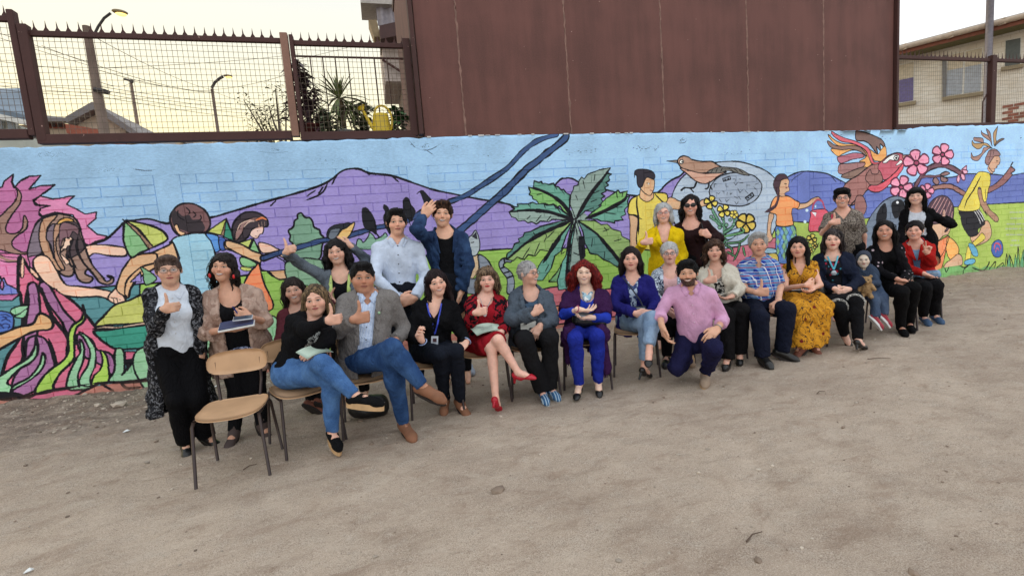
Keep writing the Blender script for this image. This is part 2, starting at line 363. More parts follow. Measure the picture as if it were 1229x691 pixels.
    f('C', (136, 190, 148), '650,330 730,380 780,470 780,600 740,700 740,770 660,760 660,700 720,600 740,500 700,400', .018)
    f('C', (160, 200, 56), '825,480 870,520 890,620 890,740 800,750 750,770 770,690 820,640 840,560', .02)
    f('C', (136, 190, 148), '945,480 1010,480 1020,640 1000,680 1050,620 1110,560 1130,480 1250,470 1300,700 1150,730 900,740 940,640', .022)
    f('C', (201, 84, 122), '1025,490 1105,490 1095,550 1030,555', .014, 0); f('P', (17,15,24), '150,432 162,431 153,446', 0, 0)
    f('P', (140, 194, 148), '165,420 215,410 300,395 330,380 340,430 200,470 165,452', .02)
    f('P', (17, 15, 24), '-60,478 0,470 30,474 60,467 90,463 110,460 130,457 165,455 260,440 260,446 165,459 140,460 120,459 100,462 75,468 50,471 30,479 0,477 -60,486', .01)
    l('D', '800,260 870,300 940,340', .03); l('D', '990,260 1040,310 1160,300', .03)
    # woman with the headband, her arm and skirt
    f('F', (58, 48, 56), '265,290 300,220 360,175 430,165 500,185 550,230 555,280 510,290 470,300 430,310 410,350 360,400 300,415 270,370', .022)
    f('F', (146, 108, 104), '320,300 350,250 430,215 480,215 430,245 370,270 350,330 310,390 290,400 290,340', .012)
    for s in ('300,330 340,260 440,225', '360,290 400,250 460,240'): l('F', s, .012, (215, 180, 160))
    f('F', (224, 186, 172), '430,310 480,290 520,290 515,340 490,350 480,370 460,385 430,375 410,350', .012)
    l('F', '465,325 495,318', .01); l('F', '450,365 480,360', .01); l('F', '455,235 510,215 545,230', .02, (225, 125, 50))
    for s in ('480,255 485,290', '505,250 508,285', '530,250 530,280'): l('F', s, .008, (200, 160, 140))
    f('F', (226, 182, 158), '480,420 560,430 640,470 700,500 680,540 600,500 510,500', .016)
    f('F', (184, 194, 90), '320,420 430,385 400,460', .014, 0); f('F', (122, 178, 120), '440,390 480,470 500,520 400,480', .018, 0)
    f('F', (122, 178, 120), '330,540 400,550 470,600 400,620 340,600', .016); f('F', (188,195,88), '340,615 430,630 400,650 340,640', .01)
    f('F', (224, 118, 48), '480,590 500,660 530,760 600,950 420,1000 330,900 360,760 410,660 450,620', .018)
    f('F', (208, 162, 115), '220,400 330,430 420,480 500,510 560,550 620,620 700,640 720,700 660,720 600,690 540,620 480,580 380,540 280,490 215,450', .02)
    # round green shrub and blue branch, crows, toucan
    f('F', (108, 150, 125), '830,175 860,210 900,215 925,250 935,290 980,315 990,350 1015,380 1000,450 960,560 700,560 760,440 735,400 740,360 725,320 765,290 775,240 800,220 800,190', .024)
    f('F', (134, 116, 190), '520,530 620,530 720,600 700,640 510,640', .016)
    f('P', (120, 160, 128), '342,318 352,312 372,310 400,318 392,340 350,340', .018)
    l('F', '520,545 620,510 760,470 900,430 1010,400 1180,385', .075, (17, 15, 24), taper=False); l('F', '520,545 620,510 760,470 900,430 1010,400 1180,385', .045, (36, 66, 118), taper=False)
    l('G', '380,640 480,610 620,570 760,545 880,510 1000,440', .07, taper=False); l('G', '380,640 480,610 620,570 760,545 880,510 1000,440', .042, (36, 66, 118), taper=False)
    f('G', (36, 40, 48), '225,650 230,590 280,550 360,535 430,535 390,570 340,590 320,640 290,665', .016); f('G', (95, 105, 118), '235,650 250,590 300,575 330,580 300,640 270,665', .01)
    f('G', (222, 178, 92), '300,650 340,590 380,570 445,525 430,590 380,660 320,670', .016)
    BK = (24, 25, 32)
    f('G', BK, '510,420 530,405 550,410 590,460 620,530 625,620 590,600 540,580 515,520', .01)
    f('G', BK, '690,380 720,400 735,440 760,520 740,620 700,560 685,480 700,440 685,410', .01)
    f('G', BK, '850,335 875,320 895,340 910,380 945,430 930,480 910,510 880,490 850,430 845,370', .01)
    f('G', BK, '960,290 990,265 1015,270 1060,320 1110,380 1080,400 1030,390 1010,340 985,280', .01)
    l('G', '590,570 660,660', .02, taper=False); l('G', '890,490 920,600', .014)
    f('G', (120, 165, 140), '470,670 500,665 520,690 560,640 570,610 600,630 620,660 650,650 680,630 700,610 715,640 690,700 640,740 480,740', .014)
    # the long blue ribbons
    def rib(s, w):
        l('I', s, w, taper=False); l('I', s, w*.62, (36, 72, 122), taper=False)
    rib('120,635 240,590 300,560 400,495 500,430 600,360 660,300 720,235 800,165 880,120 1010,80', .075)
    rib('1090,70 1080,110 1000,180 920,240 850,300 780,350 720,410 660,470 580,550 430,680 330,770 200,880 60,1000', .105)
    # cat sitting beside the denim jacket
    f('J', (200, 170, 130), '110,440 160,450 170,560 120,640 80,640 90,500', .014)
    f('J', (128, 138, 152), '165,450 230,480 270,540 300,640 320,760 60,760 90,650 140,640 170,560', .018)
    f('J', (160, 172, 178), '85,310 110,290 140,250 160,280 175,340 175,400 150,450 115,460 90,440 70,380', .016)
    f('J', (40, 44, 56), '115,300 145,265 155,320', .01, 0); l('J', '100,350 130,345', .012); l('J', '100,400 130,420', .008)
    f('J', (132, 144, 160), '340,500 380,475 440,490 430,510 390,510 370,540 410,570 450,620 460,700 440,760 400,760 400,650 360,590 335,540', .018)
    for s in ('375,480 380,515', '350,560 385,545', '370,600 420,585', '400,640 450,620'): l('J', s, .024)
    # the great seven fingered leaf
    LG, LT, LR, LD, LY = (116, 176, 92), (92, 156, 138), (135, 158, 150), (78, 128, 118), (136, 168, 92)
    cx_, cy_ = 612, 500
    def leaf(a, b, colA, colB, tip):
        f('K', colA, a, .018, 0); f('K', colB, b, .018, 0)
        q = tpts('K', tip); stroke(crom(q, False), .034, taper=True); n_ = max(len(q)//2, 2); stroke(crom(q[n_-1:], False), .055, taper=True)
    f('K', LR, '560,440 600,420 660,430 720,480 700,530 660,560 600,570 540,560 500,520 520,480', 0)
    leaf('%d,%d 560,440 500,360 430,310 340,265 235,235 250,275 240,300 265,310 270,335 300,345 320,375 370,370 400,385 440,375 470,400 490,390 520,430' % (cx_-20, cy_-15),
         '570,420 570,340 575,300 550,290 520,255 500,260 480,235 455,230 440,205 400,215 370,205 350,210 340,190 320,200 280,185 275,235 340,262 430,308 500,358', LG, LT, '240,238 340,265 430,310 500,360 560,430 600,490')
    leaf('%d,%d 500,470 400,440 260,425 75,440 95,480 130,490 150,515 200,510 230,530 260,520 300,540 330,515 400,520 430,500 520,505' % (cx_, cy_),
         '590,490 520,440 480,405 460,410 440,380 380,385 350,370 300,375 270,360 230,375 140,375 150,395 95,400 120,415 75,440 260,425 400,440 500,470', LR, LT, '75,438 260,425 400,440 500,470 600,498')
    leaf('620,500 600,440 575,380 580,300 600,260 605,230 640,220 650,180 670,155 690,170 720,130 780,110 815,95 905,78 860,150 800,200 700,350',
         '625,500 700,430 780,440 820,400 810,385 850,370 830,330 860,310 830,290 870,270 860,240 890,220 870,200 900,180 890,150 915,130 870,120 905,80 860,150 780,230 700,350', LR, LD, '905,80 840,170 760,270 690,380 620,500')
    leaf('700,495 760,440 830,390 830,370 870,330 900,310 970,262 985,285 1045,268 1025,340 940,390 840,440',
         '720,495 800,500 830,515 890,520 940,530 940,515 1010,505 990,480 1030,460 1020,420 1050,390 1045,350 1065,310 1030,320 940,390 840,440', LG, LT, '1040,300 1025,340 940,390 840,440 700,497')
    leaf('640,510 800,620 900,740 1000,860 1100,990 1140,900 1120,880 1130,840 1100,800 1110,760 1075,720 1060,670 1000,640 990,600 920,580 880,540 830,545 780,510',
         '640,515 680,600 700,700 740,780 800,790 850,830 900,850 960,890 1000,880 1100,990 1000,860 900,740 800,620', LY, LD, '640,512 800,625 900,742 1000,865 1100,985')
    leaf('600,505 500,560 400,590 300,620 200,700 60,830 110,840 140,810 200,830 230,790 290,800 330,750 400,760 430,700 480,680 520,600',
         '590,500 480,520 420,535 330,560 250,600 200,610 190,640 150,660 160,685 120,700 100,750 60,780 50,830 200,700 400,590', LY, LD, '60,830 200,705 300,640 400,590 600,505')
    leaf('600,510 480,640 420,740 330,860 290,940 300,1000 350,1000 420,900 450,800 500,760 540,640',
         '600,510 560,660 540,800 470,930 400,1010 520,1010 560,900 600,700', LT, (112,170,110), '600,508 500,630 440,720 350,860')
    leaf('620,510 570,660 540,800 510,850 500,900 470,1000 480,1080 600,1060 610,900 600,700',
         '625,510 660,610 680,700 690,850 680,980 690,1060 560,1080 570,900 590,700', (100, 170, 155), LR, '620,510 575,670 555,860 545,1060')
    f('K', (20, 22, 30), '645,640 690,640 700,800 660,840 645,740', .01, 0)
    for s in ('640,640 620,560 640,700', '540,700 500,780 540,760', '360,690 380,640 370,610', '760,650 750,730', '860,760 850,850', '680,180 700,260', '780,130 770,190', '620,300 640,350', '600,770 660,800', '800,215 840,190', '760,290 820,265', '740,360 800,335', '700,430 770,405',
              '955,275 965,330', '1010,270 1000,320', '920,405 1010,400', '860,445 960,460', '840,600 900,580', '930,680 1000,660', '250,470 220,500', '340,465 290,525', '420,470 380,520', '300,300 350,290', '440,210 470,260', '500,250 530,300', '360,380 375,410', '470,410 500,450', '230,375 250,400',
              '400,870 370,930', '300,650 270,600', '450,590 380,660', '280,800 330,680', '180,830 250,720', '560,960 590,880', '640,960 620,850', '850,560 880,600'): l('K', s, .014)
    # young man in the yellow shirt
    f('L', (206, 162, 118), '105,520 165,540 175,600 180,690 180,800 115,800 110,600', .016)
    f('L', (220, 198, 52), '100,450 125,400 180,370 215,350 300,350 400,355 420,395 415,430 410,480 450,600 480,680 480,800 185,800 175,560 100,525', .022)
    f('L', (212, 166, 120), '190,370 205,310 270,340 300,350 300,395 250,425 200,400', .014)
    f('L', (212, 166, 120), '210,300 215,240 260,220 305,230 310,300 295,345 270,375 220,345 190,300', .014)
    f('L', (48, 44, 54), '145,200 160,165 220,158 290,175 315,215 300,240 250,225 225,260 215,290 190,310 170,280 165,215', .014)
    l('L', '150,180 145,230', .014); l('L', '245,272 275,275', .012); l('L', '270,330 295,335', .016, (150, 60, 60)); dot('L', 262, 278, 6, (235, 235, 230)); dot('L', 264, 280, 3, (30, 30, 35))
    f('L', (212, 166, 120), '425,395 470,395 520,420 640,440 700,410 760,395 800,410 780,440 700,465 600,490 510,490 410,470', .016)
    l('L', '170,370 165,450 180,560 180,700', .026); l('L', '310,355 350,400 400,450 440,560 470,620', .026); l('L', '110,525 215,570', .016)
    # brown bird on the boulder
    f('L', (150, 165, 185), '762,330 790,270 840,220 910,195 1000,185 1090,200 1150,230 1190,290 1170,370 1110,430 1020,460 900,450 820,430 770,380', .02)
    for s in ('800,310 800,280 825,280', '895,270 895,300 920,300', '950,240 975,240 970,265', '1000,240 1020,240', '820,350 835,360 850,345', '865,340 880,340 880,365', '905,345 905,370', '930,345 930,365 950,350', '960,260 975,290 1000,260', '1010,270 1040,270', '1120,300 1150,330', '1130,285 1170,270', '990,310 1010,350 1040,320', '1050,330 1080,360', '840,400 860,430', '890,400 900,425 930,400', '960,380 1000,400', '965,420 985,445 1000,420', '1000,380 1020,410', '1060,290 1100,290'):
        l('L', s, .012, (60, 66, 80), 0)
    f('L', (130, 145, 165), '870,235 930,215 935,240 875,258', .016, 0); f('L', (130, 145, 165), '1055,395 1110,350 1125,375 1075,415', .018, 0)
    dot('L', 890, 244, 7, (20, 20, 28)); dot('L', 915, 236, 7, (20, 20, 28)); dot('L', 1080, 392, 7, (20, 20, 28)); dot('L', 1100, 374, 7, (20, 20, 28))
    f('L', (206, 156, 132), '520,150 600,160 700,190 800,190 900,180 840,210 790,250 740,275 680,270 620,235 570,190', .018)
    f('L', (172, 132, 108), '500,85 520,60 550,50 590,60 620,80 700,95 780,95 830,125 870,150 800,175 700,190 620,175 540,150 510,120', .02)
    f('L', (110, 108, 102), '745,185 800,150 860,140 940,145 1000,155 1070,190 1085,210 1020,200 960,180 900,170 850,190', .014)
    for s in ('790,160 770,190', '830,150 810,185', '870,150 850,180', '920,150 960,180', '960,155 1000,185', '1000,160 1040,195'): l('L', s, .012)
    f('L', (125, 118, 112), '410,92 495,85 500,108', .012, 0); dot('L', 533, 98, 17, (240, 238, 230), .012); dot('L', 538, 99, 8, (20, 20, 24))
    l('L', '655,265 630,310 560,310 530,330', .03, taper=False); l('L', '600,310 635,350', .02); l('L', '760,255 750,310 720,320', .026); l('L', '765,290 785,330', .02)
    # yellow flowers on green stems
    for s in ('780,480 810,540 850,600 900,660 880,760', '870,530 880,600 880,700', '770,550 810,580 850,620', '1000,660 960,700 900,740 820,760', '960,560 960,620 880,680'):
        l('L', s, .055, taper=False); l('L', s, .03, (90, 150, 115), taper=False)
    for x, y, r in ((870, 560, 13), (900, 615, 15), (845, 635, 15), (930, 575, 12), (990, 570, 13), (960, 610, 14), (775, 548, 14), (850, 690, 13)): dot('L', x, y, r, (110, 165, 135), .012)
    def flower(k, x, y, r, col, n, a0, lc=(17, 15, 24), cc=None, w=.02, lw=.62):
        for i in range(n):
            a = a0+i*2*PI/n; ca, sa = math.cos(a), math.sin(a)
            pp = []
            for u, v in ((.08, 0), (.45, -.26*lw/.5), (.85, -.34*lw/.5), (1.02, 0), (.85, .34*lw/.5), (.45, .26*lw/.5)):
                pp += ['%f,%f' % (x+r*(u*ca-v*sa), y+r*(u*sa+v*ca))]
            f(k, col, ' '.join(pp), w, 1, lc)
            l(k, '%f,%f %f,%f' % (x+r*.25*ca, y+r*.25*sa, x+r*.6*ca, y+r*.6*sa), .008, lc)
        if cc is not None: dot(k, x, y, r*.2, cc, w*.8)
    Y_ = (226, 206, 60)
    flower('L', 772, 430, 54, Y_, 4, .3, w=.024); flower('L', 878, 500, 54, Y_, 4, .5, w=.024); flower('L', 962, 528, 34, Y_, 5, .2, w=.016); flower('L', 1060, 600, 80, (214, 186, 48), 5, .4, w=.03)
    f('M', (160, 192, 215), '270,430 340,380 400,370 360,430 300,460', .012)
    l('M', '240,440 420,400 400,360', .05, (17, 15, 24)); l('M', '240,440 420,400 400,360', .026, (96, 160, 100))
    for s in ('270,500 330,540 330,600', '400,470 380,560 340,640', '470,420 400,480 270,490', '290,560 360,600', '420,520 440,600'): l('M', s, .045); l('M', s, .018, (84, 150, 96))
    # girl in the orange top with argyle skirt
    f('M', (210, 164, 124), '640,240 675,260 655,330 650,400 665,450 640,480 610,470 620,400 625,320', .016)
    f('M', (210, 164, 124), '870,170 940,160 990,125 1040,112 1060,140 1020,145 960,190 900,210 860,210', .016)
    f('M', (66, 118, 190), '700,345 835,345 860,420 870,520 830,640 700,640 690,450', .016)
    for i in range(6):
        for j in range(7):
            x, y = 690+i*34+(17 if j % 2 else 0), 365+j*38
            c = ((110, 170, 150), (52, 120, 205), (130, 180, 120), (90, 150, 210))[(i+2*j) % 4]
            if x > 845 or x < 700: continue
            f('M', c, '%d,%d %d,%d %d,%d %d,%d' % (x, y-36, x+16, y, x, y+36, x-16, y), .008, 0, (30, 50, 90))
    f('M', (232, 146, 62), '660,150 690,110 730,105 790,105 850,140 885,160 870,205 830,205 820,240 830,300 825,345 700,348 695,260 640,235', .018)
    f('M', (210, 164, 124), '715,70 720,20 730,-20 780,-40 800,-20 795,20 800,60 765,80 765,105 725,105', .012)
    f('M', (72, 48, 60), '670,20 680,-30 710,-70 760,-75 790,-40 740,-30 720,30 720,70 700,90', .012)
    l('M', '710,50 710,120 690,180 640,220 600,238', .05, (72, 48, 60)); l('M', '700,80 700,150 660,200', .008, (150, 110, 110)); l('M', '770,40 785,38', .02, (120, 50, 50)); l('M', '760,5 780,5', .014)
    l('M', '990,225 1000,170 1030,135 1070,150 1095,220', .03, (176, 40, 76), taper=False)
    f('M', (215, 60, 92), '985,225 1100,215 1140,300 1130,400 1090,430 1030,395 965,395 960,340 975,270', .016)
    f('M', (235, 235, 240), '985,232 1025,238 1015,275', .008, 0); f('M', (180, 215, 235), '1005,190 1025,170 1020,205', .006, 0); dot('M', 945, 222, 12, (200, 228, 240)); dot('M', 930, 315, 12, (200, 228, 240))
    flower('M', 985, 455, 40, Y_, 4, .3, w=.02); flower('M', 1010, 510, 26, Y_, 4, .1, w=.018); flower('M', 970, 550, 24, Y_, 4, .5, w=.018)
    l('M', '1050,480 1020,530 980,600', .014); f('M', (150, 190, 210), '600,570 620,530 690,540 690,570', .014); f('M', (215, 190, 60), '600,595 700,580 700,680 620,690', .016)
    # red bird
    f('N', (124, 96, 90), '385,70 400,60 470,72 560,105 640,145 670,190 665,220 625,190 630,260 590,215 600,290 560,240 520,190 470,160 390,150', .02)
    f('N', (226, 158, 66), '520,240 600,290 630,250 670,210 685,250 680,350 600,355 560,340', .012)
    f('N', (226, 158, 66), '115,95 180,150 260,185 350,190 440,220 500,280 520,330 540,390 490,420 440,415 480,370 420,360 480,320 450,270 350,250 250,290 210,310 150,260 150,235 250,240 300,230 200,200 130,130', .014)
    f('N', (138, 105, 94), '105,160 130,165 180,200 250,210 330,205 420,215 470,260 500,310 480,300 430,265 340,240 240,245 150,225 115,190', .014)
    f('N', (176, 96, 116), '205,320 290,295 370,275 450,285 470,310 440,325 350,340 290,365 230,375', .014)
    f('N', (160, 112, 112), '225,390 300,380 440,365 480,375 460,410 400,430 340,455 280,485 225,480 210,450', .014); f('N', (138, 108, 96), '250,495 340,455 440,420 490,420 460,460 400,500 330,530 260,520', .014)
    f('N', (160, 105, 100), '490,430 540,395 610,380 640,450 650,550 600,620 500,640 460,690 400,760 330,790 240,720 270,600 330,540 400,500', .02)
    f('N', (212, 72, 92), '150,65 200,95 280,130 380,160 460,195 520,240 545,310 570,365 640,360 600,385 545,380 515,320 490,260 430,215 340,180 250,165 190,130 150,90', .014)
    f('N', (190, 72, 96), '610,390 660,340 720,295 790,275 850,290 860,340 850,400 760,480 680,540 640,520 610,450', .018)
    f('N', (215, 60, 88), '860,370 850,430 800,500 740,560 680,620 610,660 540,655 505,620 540,590 620,580 700,530 770,470 830,400', .018)
    f('N', (236, 236, 236), '650,370 700,320 760,290 810,300 800,350 760,350 720,345 690,372', .014); dot('N', 782, 325, 22, (245, 245, 245), .018); dot('N', 784, 326, 12, (12, 12, 16))
    f('N', (236, 236, 236), '780,395 830,345 840,370 800,395', .01); f('N', (170, 125, 110), '850,300 930,295 930,310 870,345 850,330', .014)
    f('N', (150, 102, 96), '500,470 530,440 545,480 600,480 620,450 650,540 600,590 530,590 500,560 480,530', .016)
    l('N', '400,720 330,800 290,900', .03); f('P', (150, 100, 96), '1028,236 1036,236 1040,250 1032,262 1026,250', .014); l('P', '1022,233 1018,245', .02); 
    # blossom branch
    def br(k, s, w, c=(118, 78, 92)):
        l(k, s, w, (36, 20, 36), taper=False); l(k, s, w*.6, c, taper=False)
    br('O', '80,690 140,590 230,500 350,470 470,505 560,560', .1); br('O', '150,600 200,590 300,590 400,560', .05)
    for s in ('290,600 330,650 300,680 260,640', '350,590 420,620 400,650 350,640', '340,570 400,540 440,560 380,585'): f('O', (150, 112, 112), s, .02)
    br('Q', '225,60 280,50 340,50 390,75 440,105', .1, (160, 110, 100))
    f('Q', (150, 98, 98), '570,100 640,70 700,30 750,-25 745,-40 770,-60 740,-90 755,-110 700,-30 640,30 570,70', .018)
    PK, PL = (232, 142, 176), (92, 20, 58)
    flower('N', 982, 375, 128, PK, 5, -1.7, PL, (160, 40, 90), .03, .55)
    flower('N', 832, 612, 112, PK, 5, -1.2, PL, (160, 40, 90), .03, .55)
    flower('O', 365, 360, 115, PK, 5, -1.3, PL, (160, 40, 90), .03, .55)
    flower('Q', 178, 80, 50, PK, 5, -1.3, PL, (160, 40, 90), .024, .55)
    for s in ('560,530 600,490 620,480 610,540', '560,560 600,580 600,630 570,620', '540,570 550,620 530,660 515,620', '580,520 630,530 620,560 590,560'): f('O', (230, 165, 190), s, .02, 1, PL)
    # grey rock and boy with striped hair
    f('P', (112, 128, 150), '1036,300 1040,270 1052,250 1066,238 1080,236 1096,245 1110,260 1100,300 1060,310', .018)
    f('P', (24, 26, 34), '1052,258 1062,244 1064,262 1054,280', .008); f('P', (24, 26, 34), '1070,244 1082,240 1086,252 1074,262', .008); dot('P', 1077, 243, 1.6, (230, 235, 240))
    f('Q', (215, 170, 135), '205,290 300,300 335,330 320,370 290,380 240,430 215,430', .016)
    f('Q', (92, 66, 80), '190,180 220,140 270,110 320,120 355,170 360,230 350,290 320,340 300,350 320,290 200,300 180,240', .018)
    for s in ('200,210 250,130', '215,230 275,125', '235,240 300,125', '260,250 320,130', '290,260 335,150', '320,270 345,180', '340,280 352,220'): l('Q', s, .014, (205, 150, 150), taper=False)
    f('Q', (232, 130, 60), '225,450 300,390 330,385 310,460 290,560 270,620 230,660 215,560', .018); f('Q', (238, 170, 60), '320,390 370,420 395,470 380,520 340,540 310,480', .016)
    f('Q', (214, 168, 130), '300,570 350,530 390,500 415,520 415,570 370,590 300,610', .016); l('Q', '330,385 300,470 250,560', .018)
    # running player
    f('Q', (172, 128, 100), '515,75 560,70 570,130 600,200 650,245 660,275 640,285 600,250 570,215 585,245 560,210 530,150', .014)
    f('Q', (214, 168, 130), '520,370 560,290 590,280 610,330 612,370 590,410 530,440 500,440 470,390', .016)
    f('Q', (226, 206, 52), '480,430 520,390 550,360 570,385 560,410 500,450 480,470 470,540 440,550 450,460', .014)
    f('Q', (80, 168, 205), '460,430 490,435 520,480 520,515 490,510 465,460', .014); f('Q', (80, 168, 205), '435,545 490,530 505,550 480,570 435,570', .014)
    f('Q', (36, 36, 44), '400,210 490,205 535,210 570,290 540,320 520,340 520,370 470,385 440,350 415,300 405,250', .014)
    for s in ('495,208 520,250 540,295', '510,206 535,245 555,282', '525,205 550,240 565,272'): l('Q', s, .014, (225, 225, 228), taper=False)
    f('Q', (222, 204, 50), '395,210 410,150 440,90 480,20 510,-30 540,-50 600,-35 605,20 590,80 580,140 560,150 540,60 520,80 530,200', .016)
    f('O', (206, 160, 128), '850,480 900,500 905,545 880,560 845,520', .01)
    l('Q', '540,-20 500,60 450,140 430,200', .03); l('Q', '570,60 575,140', .012)
    f('O', (206, 160, 128), '850,470 900,380 960,370 975,420 965,460 940,480 940,500 920,510 915,540 890,540 870,510', .014)
    f('O', (150, 112, 112), '820,400 850,330 890,300 940,310 975,350 970,370 920,375 890,410 850,470 820,450', .016); l('O', '880,300 870,380 850,430', .012); l('O', '910,310 900,370', .012)
    l('O', '935,425 955,430', .014); l('O', '925,490 955,490', .01)
    for s, c in (('890,290 850,280 800,290 780,340 740,370 690,380 670,340 670,400 710,425 750,415 790,360 850,300', (170, 130, 118)), ('880,285 830,240 760,240 700,240 680,210 680,260 730,300 770,290 800,260 860,280', (190, 150, 90)),
                 ('800,240 790,190 730,180 695,180 700,210 750,225 790,235', (160, 120, 110)), ('890,270 880,200 850,160 790,130 775,105 780,150 830,190 870,220', (165, 125, 110)), ('880,200 870,130 830,85 840,130 860,180', (150, 115, 110)),
                 ('915,270 905,200 905,130 940,75 950,60 940,120 930,190 940,240', (180, 140, 90)), ('915,270 940,220 990,190 1020,195 970,225', (120, 100, 90))): f('O', c, s, .014)
    # ball, list of names, grass along the right foot
    f('Q', (38, 90, 175), '655,405 680,420 690,460 685,500 660,522 630,515 612,480 620,430', .016)
    l('Q', '630,470 640,430 670,440 675,480', .03, (205, 60, 85)); l('Q', '640,490 650,460 665,480', .02, (205, 60, 85)); l('Q', '650,500 650,475', .02, (38, 60, 150))
    for j, y in enumerate((222, 262, 300, 332, 372, 410, 442)):
        x = 735-(30 if j in (2, 3, 4) else 0)+(5*j % 13); xe = 835 if j < 5 else 795
        while x < xe:
            w_ = RS.uniform(14, 40)
            xx = x
            while xx < min(x+w_, xe):
                l('Q', '%f,%f %f,%f %f,%f' % (xx, y+5, xx+2.5, y-5, xx+4, y+4), .012, (172, 178, 172), 0); xx += 7
            x += w_+9
    f('Q', (112, 176, 96), '200,640 260,600 300,590 400,575 430,590 480,570 540,600 570,580 640,590 700,570 720,590 740,560 760,570 790,500 800,560 830,470 900,400 900,660 830,620 600,650 200,690', .0, 0)
    for s in ('300,590 310,620 330,580', '400,575 430,590 470,565', '480,590 560,610 600,550 580,600', '590,610 640,550 630,600', '640,600 690,560 680,620', '700,600 715,500 720,600', '740,590 735,510 760,590', '780,600 790,450 800,590', '810,600 850,450 830,590', '420,650 430,600 460,580', '860,590 880,440'):
        l('Q', s, .024)
    for s in ('715,590 730,500 740,590', '760,600 770,500 785,590', '800,590 825,470 825,590'): f('Q', (92, 170, 120), s, .012, 0)
    f('P', (112, 176, 96), '960,352 1020,345 1100,338 1140,330 1130,336 1060,350 960,362', 0, 0)
    # flaked paint and hairline cracks in the render band
    for x, y, n, sp in ((60, 186, 34, 14), (330, 180, 10, 6), (505, 175, 26, 10), (545, 176, 14, 5), (130, 204, 26, 20), (700, 182, 24, 20), (770, 178, 26, 14), (818, 168, 12, 4), (1000, 162, 16, 10), (1060, 165, 8, 6), (1225, 166, 6, 3), (400, 192, 14, 20), (600, 186, 14, 24), (880, 184, 14, 26), (1100, 180, 10, 20)):
        for i in range(n):
            px_, py_ = x+RS.normal()*sp*.6, y+RS.normal()*1.6
            a = RS.uniform(-.5, .5); q = RS.uniform(.6, 2.6)
            l('P', '%f,%f %f,%f %f,%f' % (px_, py_, px_+q*.5, py_+a, px_+q, py_+a*RS.uniform(-1, 2)), .009, (48, 62, 84))
    for s in ('160,203 175,205 186,204', '490,168 500,178 515,180 530,172', '508,178 520,186', '310,182 330,184 345,182', '816,170 824,166 822,171 815,172 816,170'): l('P', s, .009, (60, 78, 104))
# ================================================================ the mural wall
VERB = False
paint()
img = bpy.data.images.new('mural_paint', TW, TH, alpha=False, float_buffer=True); img.colorspace_settings.name = 'Non-Color'
rgba = np.ones((TH, TW, 4), np.float32); rgba[:, :, :3] = IMG[::-1]; img.pixels.foreach_set(rgba.ravel()); img.update(); img.pack()
PAINT_GAIN = 1.42
def mural_mat(rough):
    m, t, b = newmat('mural_paint'); x, y, z = t.sep(t.pos())
    cv = t.n('CombineXYZ'); t.put(cv.inputs[0], t.m('DIVIDE', t.m('SUBTRACT', x, TXL), TW/TPM)); t.put(cv.inputs[1], t.m('DIVIDE', z, TH/TPM))
    im = t.n('TexImage', extension='EXTEND'); im.image = img; t.put(im.inputs[0], cv.outputs[0])
    p = t.pos(); n1 = t.noise(p, 2.2, 4); n2 = t.noise(t.scale(p, (1, 1, 3)), 22, 4, .6)
    f = t.m('ADD', t.ramp(n1, .3, .7, .87, 1.07), t.ramp(n2, .3, .7, -.09, .08)); f = t.m('MULTIPLY', f, PAINT_GAIN)
    cc = t.n('CombineXYZ'); [t.put(cc.inputs[i], f) for i in range(3)]
    hs_ = t.n('HueSaturation'); hs_.inputs['Saturation'].default_value = .88; t.put(hs_.inputs['Color'], im.outputs[0]); col = t.mix(1.0, hs_.outputs[0], cc.outputs[0], 'MULTIPLY')
    dust = t.m('MULTIPLY', t.ramp(z, .16, .0), t.ramp(t.noise(p, 9, 4), .35, .65)); col = t.mix(t.m('MULTIPLY', dust, .6), col, lin3((150, 110, 92)))
    t.put(b.inputs['Base Color'], col); b.inputs['Roughness'].default_value = .72; b.inputs['Specular IOR Level'].default_value = .3
    t.put(b.inputs['Normal'], t.bump(t.m('ADD', t.noise(p, 60, 4, .65), t.m('MULTIPLY', t.noise(p, 8, 3), .8)), rough, .012)); return m
MUR = mural_mat(.35); MUR2 = mural_mat(.6)
wall = empty('mural_wall', (4.4, 0, 0), 'long painted brick wall with a colourful mural of people, birds and leaves', 'wall')
CRS, BL, GAPX, GAPZ = .1117, .385, .0055, .005
COLS = [(-2.41, -2.15), (.434, .692), (3.63, 3.89), (6.75, 7.0), (9.85, 10.1), (12.7, 13.0)]
b = MB(); b.box((4.4, .1075, 1.22), (17.6, .2, 2.46)); b.build('mortar_backing', MUR2, wall)
tops = wall_pts([(-40, 178.5), (0, 178), (45, 176.5), (110, 174.5), (165, 173.5), (240, 172.5), (320, 171), (420, 168), (500, 165.5), (560, 163.5), (620, 162), (760, 160), (909, 158.5), (1000, 157.3), (1072, 157), (1088, 155.5), (1108, 152.5), (1160, 151), (1200, 150), (1229, 148.5)])
tx, tz = tops[:, 0], tops[:, 2]; tx = np.r_[tx, 13.2]; tz = np.r_[tz, tz[-1]]; tx[0] = -4.4
b = MB(); xs_ = np.linspace(-4.4, 13.2, 260); zz = np.interp(xs_, tx, tz)+RG.normal(size=260)*.006
zz = np.where((xs_ > .66) & (xs_ < 8.9), np.interp(xs_, tx, tz)+RG.normal(size=260)*.002, zz)
rows = [2.445, 2.55, 2.66, 2.77]; v = []
n = len(xs_)
for j in range(5):
    zj = np.full(n, rows[j]) if j < 4 else zz; yy = -.001+RG.normal(size=n)*.0012
    v.append(np.stack([xs_, yy, zj], 1))
v.append(np.stack([xs_, np.full(n, .16), zz], 1)); v = np.concatenate(v)
b.add(v, [(j*n+i, j*n+i+1, (j+1)*n+i+1, (j+1)*n+i) for j in range(5) for i in range(n-1)]); b.build('plaster_band', MUR2, wall, True)
